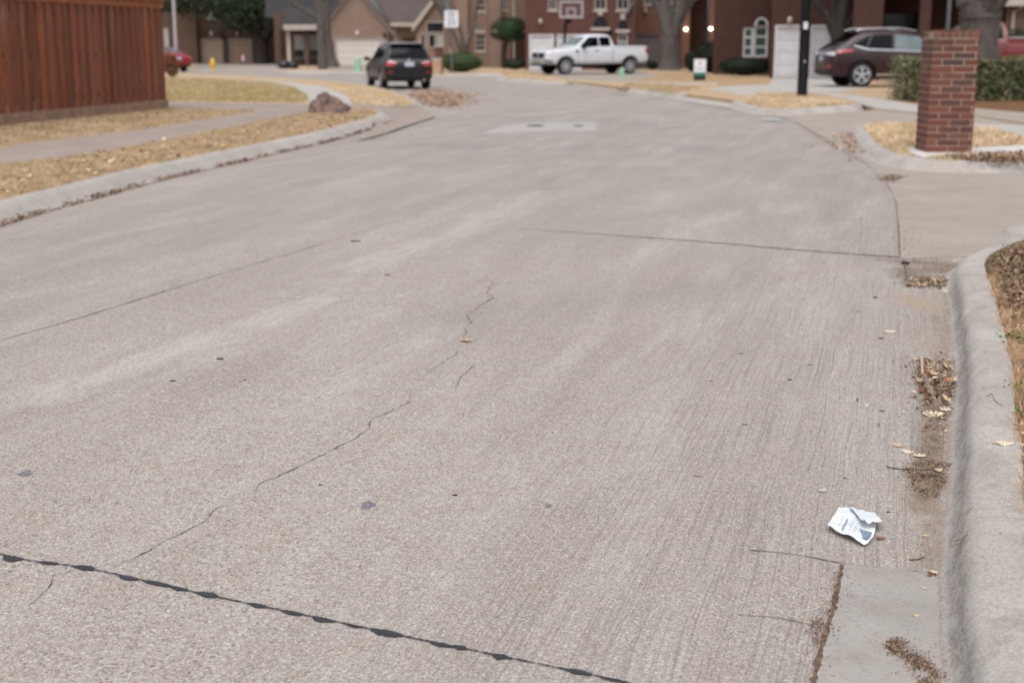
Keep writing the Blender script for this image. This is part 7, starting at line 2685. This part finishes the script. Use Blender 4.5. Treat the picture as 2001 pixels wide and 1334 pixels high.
def dark_suv():
    # rear bumper near the heap of leaves, nose pointing away along the bend
    a = G(799, 175.5, 0)
    hd = R(90 + 15.5)
    s = 0.95
    root = empty('dark_suv', (a.x + math.cos(hd) * 2.15 * s, a.y + math.sin(hd) * 2.15 * s, 0.0), hd, s)
    tag(root, 'black compact SUV parked at the left kerb with its back to us', 'car')
    wr = 0.36
    wh = [(-1.36, .80, 1), (-1.36, -.80, -1), (1.42, .80, 1), (1.42, -.80, -1)]
    body, bvh = car_body('body', suv_stations(), M['paint_black'], root, wh, wr)
    for x, y, sg in wh:
        wheel(root, x, y, wr, 0.24, sg, 5, True)
    decal('rear_window', bvh, [(-.62, 1.12), (.62, 1.12), (.70, 1.16), (.60, 1.52), (.3, 1.55), (-.3, 1.55), (-.60, 1.52), (-.70, 1.16)], 'rear', M['glass'], root)
    for v in ('L', 'R'):
        decal('side_window', bvh, [(-.35, 1.12), (.40, 1.08), (.95, 1.07), (.38, 1.50), (-.32, 1.55)], v, M['glass'], root)
        decal('side_window', bvh, [(-1.22, 1.15), (-.42, 1.12), (-.39, 1.55), (-1.12, 1.54)], v, M['glass'], root)
        decal('side_window', bvh, [(-1.72, 1.20), (-1.30, 1.16), (-1.20, 1.53), (-1.50, 1.50)], v, M['glass'], root)
        handle(root, bvh, -.1, .96, v, M['paint_black'])
        handle(root, bvh, -1.05, 1.0, v, M['paint_black'])
        decal('sill_trim', bvh, [(-.95, .30), (.98, .30), (.98, .42), (-.95, .42)], v, M['cladding'], root)
        decal('door_seam', bvh, [(-.385, .42), (-.37, .42), (-.36, 1.10), (-.375, 1.10)], v, M['black'], root, 0.004)
    decal('windscreen', bvh, [(.55, -.62), (1.18, -.70), (1.18, .70), (.55, .62)], 'top', M['glass'], root)
    for sg in (1, -1):
        lp = decal('tail_lamp', bvh, [(.86 * sg, .86), (.885 * sg, 1.02), (.72 * sg, 1.04), (.44 * sg, 1.0), (.50 * sg, .90), (.66 * sg, .84)], 'rear', M['lamp_red'], root, 0.014)
        decal('tail_lamp_strip', bvh, [(.80 * sg, 1.0), (.74 * sg, 1.035), (.46 * sg, 1.0), (.50 * sg, .975)], 'rear', M['lamp_clear'], lp, 0.018)
        decal('reflector', bvh, [(.80 * sg, .62), (.62 * sg, .61), (.62 * sg, .655), (.80 * sg, .665)], 'rear', M['lamp_red'], root, 0.012)
        decal('headlamp', bvh, [(.86 * sg, .70), (.50 * sg, .70), (.56 * sg, .84), (.82 * sg, .86)], 'front', M['lamp_clear'], root, 0.012)
        mirror_(root, .80, .92 * sg, 1.09, sg, M['paint_black'])
    decal('rear_bumper', bvh, [(-.80, .40), (.80, .40), (.84, .56), (-.84, .56)], 'rear', M['cladding'], root, 0.03)
    decal('number_plate', bvh, [(-.17, .84), (.17, .84), (.17, 1.0), (-.17, 1.0)], 'rear', M['plate'], root, 0.022)
    decal('badge', bvh, [(.036 * math.cos(k * PI / 6), 1.075 + .036 * math.sin(k * PI / 6)) for k in range(12)], 'rear', M['rail'], root, 0.014)
    decal('rear_wiper', bvh, [(-.02, 1.12), (.02, 1.12), (-.28, 1.2), (-.3, 1.185)], 'rear', M['black'], root, 0.02)
    decal('roof_panel', bvh, [(-1.55, -.50), (.2, -.50), (.2, .50), (-1.55, .50)], 'top', M['rail'], root, 0.006)
    MB().obox((-1.78, 0, 1.635), (.30, 1.16, .035)).build('spoiler', M['paint_black'], root)
    for sg in (1, -1):
        MB().tube([(-1.45, .60 * sg, 1.66), (-1.2, .62 * sg, 1.71), (-.2, .625 * sg, 1.725), (.25, .61 * sg, 1.66)], 0.018, 6).build('roof_rail', M['rail'], root, smooth=True)
    MB().tube([(-2.28, -.55, .34), (-2.0, -.55, .34)], 0.05, 10).build('exhaust', M['chrome'], root)
    return root


dark_suv()


def pickup(name, label, loc, hd, s, paintm, front=True):
    root = empty(name, loc, hd, s)
    tag(root, label, 'pickup truck')
    wr = 0.40
    wh = [(-1.86, .83, 1), (-1.86, -.83, -1), (1.82, .83, 1), (1.82, -.83, -1)]
    S = [(-2.94, .60, 1.10, 1.30, .93, .90), (-2.90, .55, 1.18, 1.37, .985, .95), (-2.6, .52, 1.2, 1.385, .99, .955), (-1.2, .50, 1.2, 1.385, .99, .955), (-.92, .50, 1.2, 1.385, .99, .955), (-.885, .50, 1.24, 1.40, .99, .95),
         (-.86, .50, 1.26, 1.78, .99, .76), (-.78, .50, 1.27, 1.93, .99, .73), (-.3, .48, 1.27, 1.965, .99, .73), (.25, .48, 1.26, 1.95, .99, .73), (.52, .48, 1.25, 1.88, .99, .73), (.85, .48, 1.24, 1.62, .99, .77), (1.2, .48, 1.23, 1.36, .985, .82),
         (1.3, .48, 1.22, 1.33, .985, .86), (1.9, .48, 1.16, 1.28, .985, .86), (2.5, .48, 1.10, 1.22, .98, .86), (2.74, .48, 1.04, 1.15, .95, .84), (2.82, .50, .95, 1.02, .92, .84), (2.86, .55, .80, .90, .86, .80)]
    body, bvh = car_body('body', S, paintm, root, wh, wr)
    for x, y, sg in wh:
        wheel(root, x, y, wr, 0.27, sg, 6, False)
    for v, sg in (('L', 1), ('R', -1)):
        decal('side_window', bvh, [(-.05, 1.36), (.92, 1.30), (1.0, 1.36), (.52, 1.76), (.40, 1.80), (-.05, 1.82)], v, M['glass'], root)
        decal('side_window', bvh, [(-.74, 1.37), (-.12, 1.36), (-.12, 1.82), (-.66, 1.82), (-.72, 1.78)], v, M['glass'], root)
        handle(root, bvh, -.02, 1.14, v, M['black'] if front else M['chrome'], .24)
        decal('door_seam', bvh, [(-.845, .58), (-.825, .58), (-.825, 1.34), (-.845, 1.34)], v, M['cladding'], root, 0.004)
        decal('door_seam', bvh, [(1.10, .58), (1.116, .58), (1.116, 1.22), (1.10, 1.22)], v, M['cladding'], root, 0.004)
        decal('fender_vent', bvh, [(1.16, 1.02), (1.30, 1.10), (1.24, 1.20), (1.14, 1.22)], v, M['cladding'], root, 0.010)
        decal('wheel_arch', bvh, [(-1.86 + wr * q * math.cos(t), wr * 1.02 + wr * q * math.sin(t)) for q, ts in ((1.30, range(0, 13)), (1.18, range(12, -1, -1))) for t in [PI * k / 12 for k in ts]], v, M['cladding'] if front else paintm, root, 0.012)
        decal('wheel_arch', bvh, [(1.82 + wr * q * math.cos(t), wr * 1.02 + wr * q * math.sin(t)) for q, ts in ((1.30, range(0, 13)), (1.18, range(12, -1, -1))) for t in [PI * k / 12 for k in ts]], v, M['cladding'] if front else paintm, root, 0.012)
        decal('tail_lamp', bvh, [(-2.93, 1.02), (-2.80, .98), (-2.74, 1.12), (-2.78, 1.30), (-2.92, 1.31)], v, M['lamp_red'], root, 0.014)
        decal('headlamp', bvh, [(2.52, .98), (2.80, .96), (2.80, 1.08), (2.55, 1.14), (2.42, 1.12)], v, M['lamp_clear'], root, 0.014)
        decal('headlamp', bvh, [(.86 * sg, .92), (.60 * sg, .92), (.60 * sg, 1.06), (.86 * sg, 1.07)], 'front', M['lamp_clear'], root, 0.014)
        decal('turn_signal', bvh, [(2.66, .93), (2.80, .92), (2.80, .96), (2.66, .975)], v, M['lamp_amber'], root, 0.016)
        mirror_(root, .86, .94 * sg, 1.38, sg, M['black'], (.14, .26, .22))
        MB().obox((-1.86, .70 * sg, .58), (.5, .1, .5)).build('wheel_liner', M['black'], root)
    decal('windscreen', bvh, [(.62, -.66), (1.16, -.76), (1.16, .76), (.62, .66)], 'top', M['glass_light'], root)
    decal('bed_liner', bvh, [(-2.82, -.84), (-1.0, -.84), (-1.0, .84), (-2.82, .84)], 'top', M['cladding'], root, 0.006)
    decal('rear_glass', bvh, [(-.6, 1.46), (.6, 1.46), (.56, 1.84), (-.56, 1.84)], 'rear', M['glass'], root, 0.01)
    decal('grille', bvh, [(-.60, .80), (.60, .80), (.66, 1.06), (-.66, 1.06)], 'front', M['black'], root, 0.014)
    decal('badge', bvh, [(.14 * math.cos(k * PI / 8), .95 + .06 * math.sin(k * PI / 8)) for k in range(16)], 'front', M['rail'], root, 0.02)
    b = MB()
    b.obox((2.84, 0, .63), (.18, 1.86, .22)).obox((2.70, .90, .62), (.30, .12, .20)).obox((2.70, -.90, .62), (.30, .12, .20))
    b.build('front_bumper', M['chrome'], root)
    MB().obox((2.86, 0, .47), (.14, 1.5, .12)).build('air_dam', M['cladding'], root)
    MB().obox((-2.98, 0, .62), (.16, 1.8, .2)).build('rear_bumper', M['cladding'], root)
    for sg in (1, -1):
        MB().obox((2.935, .62 * sg, .60), (.02, .24, .10)).build('fog_lamp', M['lamp_clear'], root)
    MB().obox((-.4, 0, .42), (3.4, .9, .16)).build('chassis', M['black'], root)
    if not front:
        for sg in (1, -1):
            MB().obox((-1.9, .955 * sg, 1.40), (2.0, .05, .05)).build('bed_rail', M['chrome'], root)
    return root


# white pickup: front wheel and rear wheel as seen
a, b = G(1103, 144, 0.12), G(1229, 141.5, 0.12)
th = R(180 + 27)
mid = (a + b) / 2
sc_ = 0.955
Yp = 65.5
xm = PX(1166, 142, Yp)[0]
nrm = Vector((math.cos(th + PI / 2), math.sin(th + PI / 2), 0))
pickup('white_pickup', 'white extended cab pickup parked across the drive facing left', (xm - nrm.x * .83 * sc_ + 0.0, Yp - nrm.y * .83 * sc_, ZL + 0.01), th, sc_, M['paint_white'])


def maroon_suv():
    c = G(1683, 171.5, ZL)
    hd = R(5)
    s = 1.12
    root = empty('maroon_suv', (c.x, c.y, ZL), hd, s)
    tag(root, 'dark maroon SUV on the driveway seen from its rear left corner', 'car')
    # move so that the near rear wheel stands where the photo shows it
    off = Matrix.Rotation(hd, 3, 'Z') @ (Vector((1.36, -.0, 0)) * s)
    wy = Matrix.Rotation(hd, 3, 'Z') @ (Vector((0, .92, 0)) * s)
    root.location = (c.x + off.x + wy.x * 1.0, c.y + off.y + wy.y * 1.0, ZL)
    wr = 0.375
    wh = [(-1.36, .80, 1), (-1.36, -.80, -1), (1.42, .80, 1), (1.42, -.80, -1)]
    st = suv_stations(0.9)
    body, bvh = car_body('body', st, M['paint_maroon'], root, wh, wr)
    for x, y, sg in wh:
        wheel(root, x, y, wr, 0.24, sg, 5, True)
    decal('rear_window', bvh, [(-.60, 1.16), (.60, 1.16), (.66, 1.20), (.56, 1.55), (-.56, 1.55), (-.66, 1.20)], 'rear', M['glass'], root)
    for v in ('L', 'R'):
        decal('side_window', bvh, [(-.38, 1.13), (.45, 1.10), (.95, 1.08), (.40, 1.50), (-.34, 1.56)], v, M['glass_light'], root)  # pale glass colour stands in for a reflection on the front window
        decal('side_window', bvh, [(-1.20, 1.15), (-.46, 1.13), (-.42, 1.56), (-1.0, 1.54)], v, M['glass'], root)
        decal('side_window', bvh, [(-1.64, 1.26), (-1.27, 1.16), (-1.08, 1.53), (-1.16, 1.51)], v, M['glass'], root)
        decal('window_chrome', bvh, [(-1.62, 1.22), (-1.24, 1.10), (.98, 1.03), (.98, 1.065), (-1.2, 1.145), (-1.60, 1.25)], v, M['chrome'], root, 0.016)
        handle(root, bvh, -.1, .96, v, M['paint_maroon'])
        handle(root, bvh, -1.0, 1.0, v, M['paint_maroon'])
        decal('sill_trim', bvh, [(-.92, .34), (.95, .34), (.95, .41), (-.92, .41)], v, M['chrome'], root, 0.03)
        decal('door_seam', bvh, [(-.44, .42), (-.425, .42), (-.415, 1.10), (-.43, 1.10)], v, M['black'], root, 0.004)
    for sg, v in ((1, 'L'), (-1, 'R')):
        decal('tail_lamp', bvh, [(-2.12, 1.00), (-1.72, 1.04), (-1.58, 1.13), (-1.80, 1.12), (-2.10, 1.09)], v, M['lamp_red'], root, 0.016)
        decal('tail_lamp', bvh, [(.86 * sg, .94), (.87 * sg, 1.05), (.46 * sg, 1.04), (.42 * sg, .96)], 'rear', M['lamp_clear'], root, 0.016)
        decal('reflector', bvh, [(.82 * sg, .60), (.60 * sg, .58), (.60 * sg, .64), (.82 * sg, .68)], 'rear', M['lamp_red'], root, 0.012)
        decal('headlamp', bvh, [(.86 * sg, .70), (.50 * sg, .70), (.56 * sg, .84), (.82 * sg, .86)], 'front', M['lamp_clear'], root, 0.012)
        mirror_(root, .80, .92 * sg, 1.09, sg, M['paint_maroon'])
        MB().tube([(-1.50, .60 * sg, 1.66), (-1.25, .615 * sg, 1.725), (-.2, .62 * sg, 1.745), (.35, .60 * sg, 1.66)], 0.022, 6).build('roof_rail', M['rail'], root, smooth=True)
    decal('rear_bumper', bvh, [(-.80, .36), (.80, .36), (.84, .50), (-.84, .50)], 'rear', M['cladding'], root, 0.03)
    decal('number_plate', bvh, [(-.17, .78), (.17, .78), (.17, .93), (-.17, .93)], 'rear', M['plate'], root, 0.02)
    decal('chrome_strip', bvh, [(-.44, .97), (.44, .97), (.44, 1.03), (-.44, 1.03)], 'rear', M['chrome'], root, 0.014)
    decal('windscreen', bvh, [(.55, -.62), (1.18, -.70), (1.18, .70), (.55, .62)], 'top', M['glass'], root)
    MB().obox((-1.62, 0, 1.655), (.42, 1.22, .035)).build('spoiler', M['cladding'], root)
    return root


maroon_suv()

# red pickup behind the hedge, nose to the left
Yr = 50.0
xr = PX(1915, 100, Yr)[0]
pickup('red_pickup', 'bright red pickup half hidden by the hedge and the massive oak trunk', (xr + 0.15, Yr + 0.9, ZL + 0.14), R(180 - 12), 1.08, M['paint_red'], False)


def red_sedan():
    c = G(360, 141.5, 0)
    hd = R(90 + 40)
    s = 0.95
    root = empty('red_sedan', (0, 0, 0), hd, s)
    tag(root, 'red sedan on the side street half hidden by the fence corner', 'car')
    off = Matrix.Rotation(hd, 3, 'Z') @ (Vector((2.2, 0.35, 0)) * s)
    root.location = (c.x + off.x, c.y + off.y, 0)
    wr = 0.32
    wh = [(-1.34, .76, 1), (-1.34, -.76, -1), (1.38, .76, 1), (1.38, -.76, -1)]
    S = [(-2.32, .45, .72, .80, .68, .56), (-2.26, .34, .86, .93, .84, .72), (-2.1, .28, .93, 1.03, .89, .74), (-1.72, .25, .95, 1.07, .90, .72), (-1.5, .25, .95, 1.14, .90, .66), (-1.0, .24, .95, 1.36, .90, .58), (-.6, .24, .94, 1.43, .90, .57),
         (0, .24, .93, 1.45, .90, .57), (.4, .24, .92, 1.38, .90, .58), (.85, .24, .91, 1.14, .90, .64), (1.1, .24, .90, 1.0, .90, .70), (1.7, .26, .82, .90, .88, .70), (2.1, .28, .74, .80, .82, .68), (2.3, .36, .6, .66, .68, .56)]
    body, bvh = car_body('body', S, M['paint_sedan'], root, wh, wr)
    for x, y, sg in wh:
        wheel(root, x, y, wr, 0.21, sg, 5, False)
    decal('rear_window', bvh, [(-1.50, -.58), (-1.02, -.50), (-1.02, .50), (-1.50, .58)], 'top', M['glass_light'], root)
    decal('windscreen', bvh, [(.42, -.52), (1.02, -.62), (1.02, .62), (.42, .52)], 'top', M['glass'], root)
    for v, sg in (('L', 1), ('R', -1)):
        decal('side_window', bvh, [(-.30, 1.0), (.80, .98), (.36, 1.30), (-.28, 1.34)], v, M['glass'], root)
        decal('side_window', bvh, [(-1.20, 1.05), (-.37, 1.0), (-.35, 1.34), (-.85, 1.30)], v, M['glass'], root)
        decal('tail_lamp', bvh, [(.84 * sg, .72), (.84 * sg, .88), (.52 * sg, .90), (.56 * sg, .74)], 'rear', M['lamp_red'], root, 0.014)
        decal('tail_lamp_strip', bvh, [(.86 * sg, .76), (.86 * sg, .86), (.74 * sg, .87), (.74 * sg, .76)], 'rear', M['lamp_clear'], root, 0.02)
        mirror_(root, .62, .88 * sg, 1.0, sg, M['paint_sedan'], (.1, .16, .12))
    decal('number_plate', bvh, [(-.18, .72), (.18, .72), (.18, .88), (-.18, .88)], 'rear', M['plate'], root, 0.02)
    decal('rear_bumper', bvh, [(-.74, .36), (.74, .36), (.78, .46), (-.78, .46)], 'rear', M['cladding'], root, 0.02)


red_sedan()

# ------------------------------------------------------------------ light and camera
w = bpy.data.worlds.new('World')
sc.world = w
w.use_nodes = True
nt = w.node_tree
bg = nt.nodes['Background']
sky = nt.nodes.new('ShaderNodeTexSky')
sky.sky_type = 'NISHITA'
sky.sun_disc = False
SUN_EL, SUN_AZ = R(62), R(190)
sky.sun_elevation = SUN_EL
sky.sun_rotation = SUN_AZ
sky.air_density = 1.0
sky.dust_density = 4.0
hs = nt.nodes.new('ShaderNodeHueSaturation')
hs.inputs['Saturation'].default_value = 0.18
nt.links.new(sky.outputs[0], hs.inputs['Color'])
nt.links.new(hs.outputs[0], bg.inputs[0])
bg.inputs[1].default_value = 0.13
sl = bpy.data.lights.new('sun', 'SUN')
sl.energy = 1.0
sl.angle = R(50)
sl.color = (1.0, 0.975, 0.95)
so = bpy.data.objects.new('sun', sl)
COL.objects.link(so)
d = Vector((math.sin(SUN_AZ) * math.cos(SUN_EL), math.cos(SUN_AZ) * math.cos(SUN_EL), math.sin(SUN_EL)))
so.rotation_euler = d.to_track_quat('Z', 'Y').to_euler()
so.location = (0, 0, 30)

cd = bpy.data.cameras.new('camera')
cam = bpy.data.objects.new('camera', cd)
COL.objects.link(cam)
cam.location = (0, 0, CH)
cam.rotation_euler = (R(90) - PITCH, 0, 0)
cd.sensor_width = 36.0
cd.sensor_fit = 'HORIZONTAL'
cd.lens = FPX / 2001 * 36.0
cd.clip_end = 2000
cd.clip_start = 0.05
cd.dof.use_dof = True
cd.dof.focus_distance = 4.7
cd.dof.aperture_fstop = 3.0
sc.camera = cam
vs_ = sc.view_settings
sc.display_settings.display_device = 'sRGB'
vs_.view_transform = 'Standard'
vs_.look = 'None'
vs_.exposure = EXPO
vs_.gamma = 1.0
sc.cycles.use_adaptive_sampling = True
sc.cycles.use_denoising = DENOISE
sc.cycles.max_bounces = 6
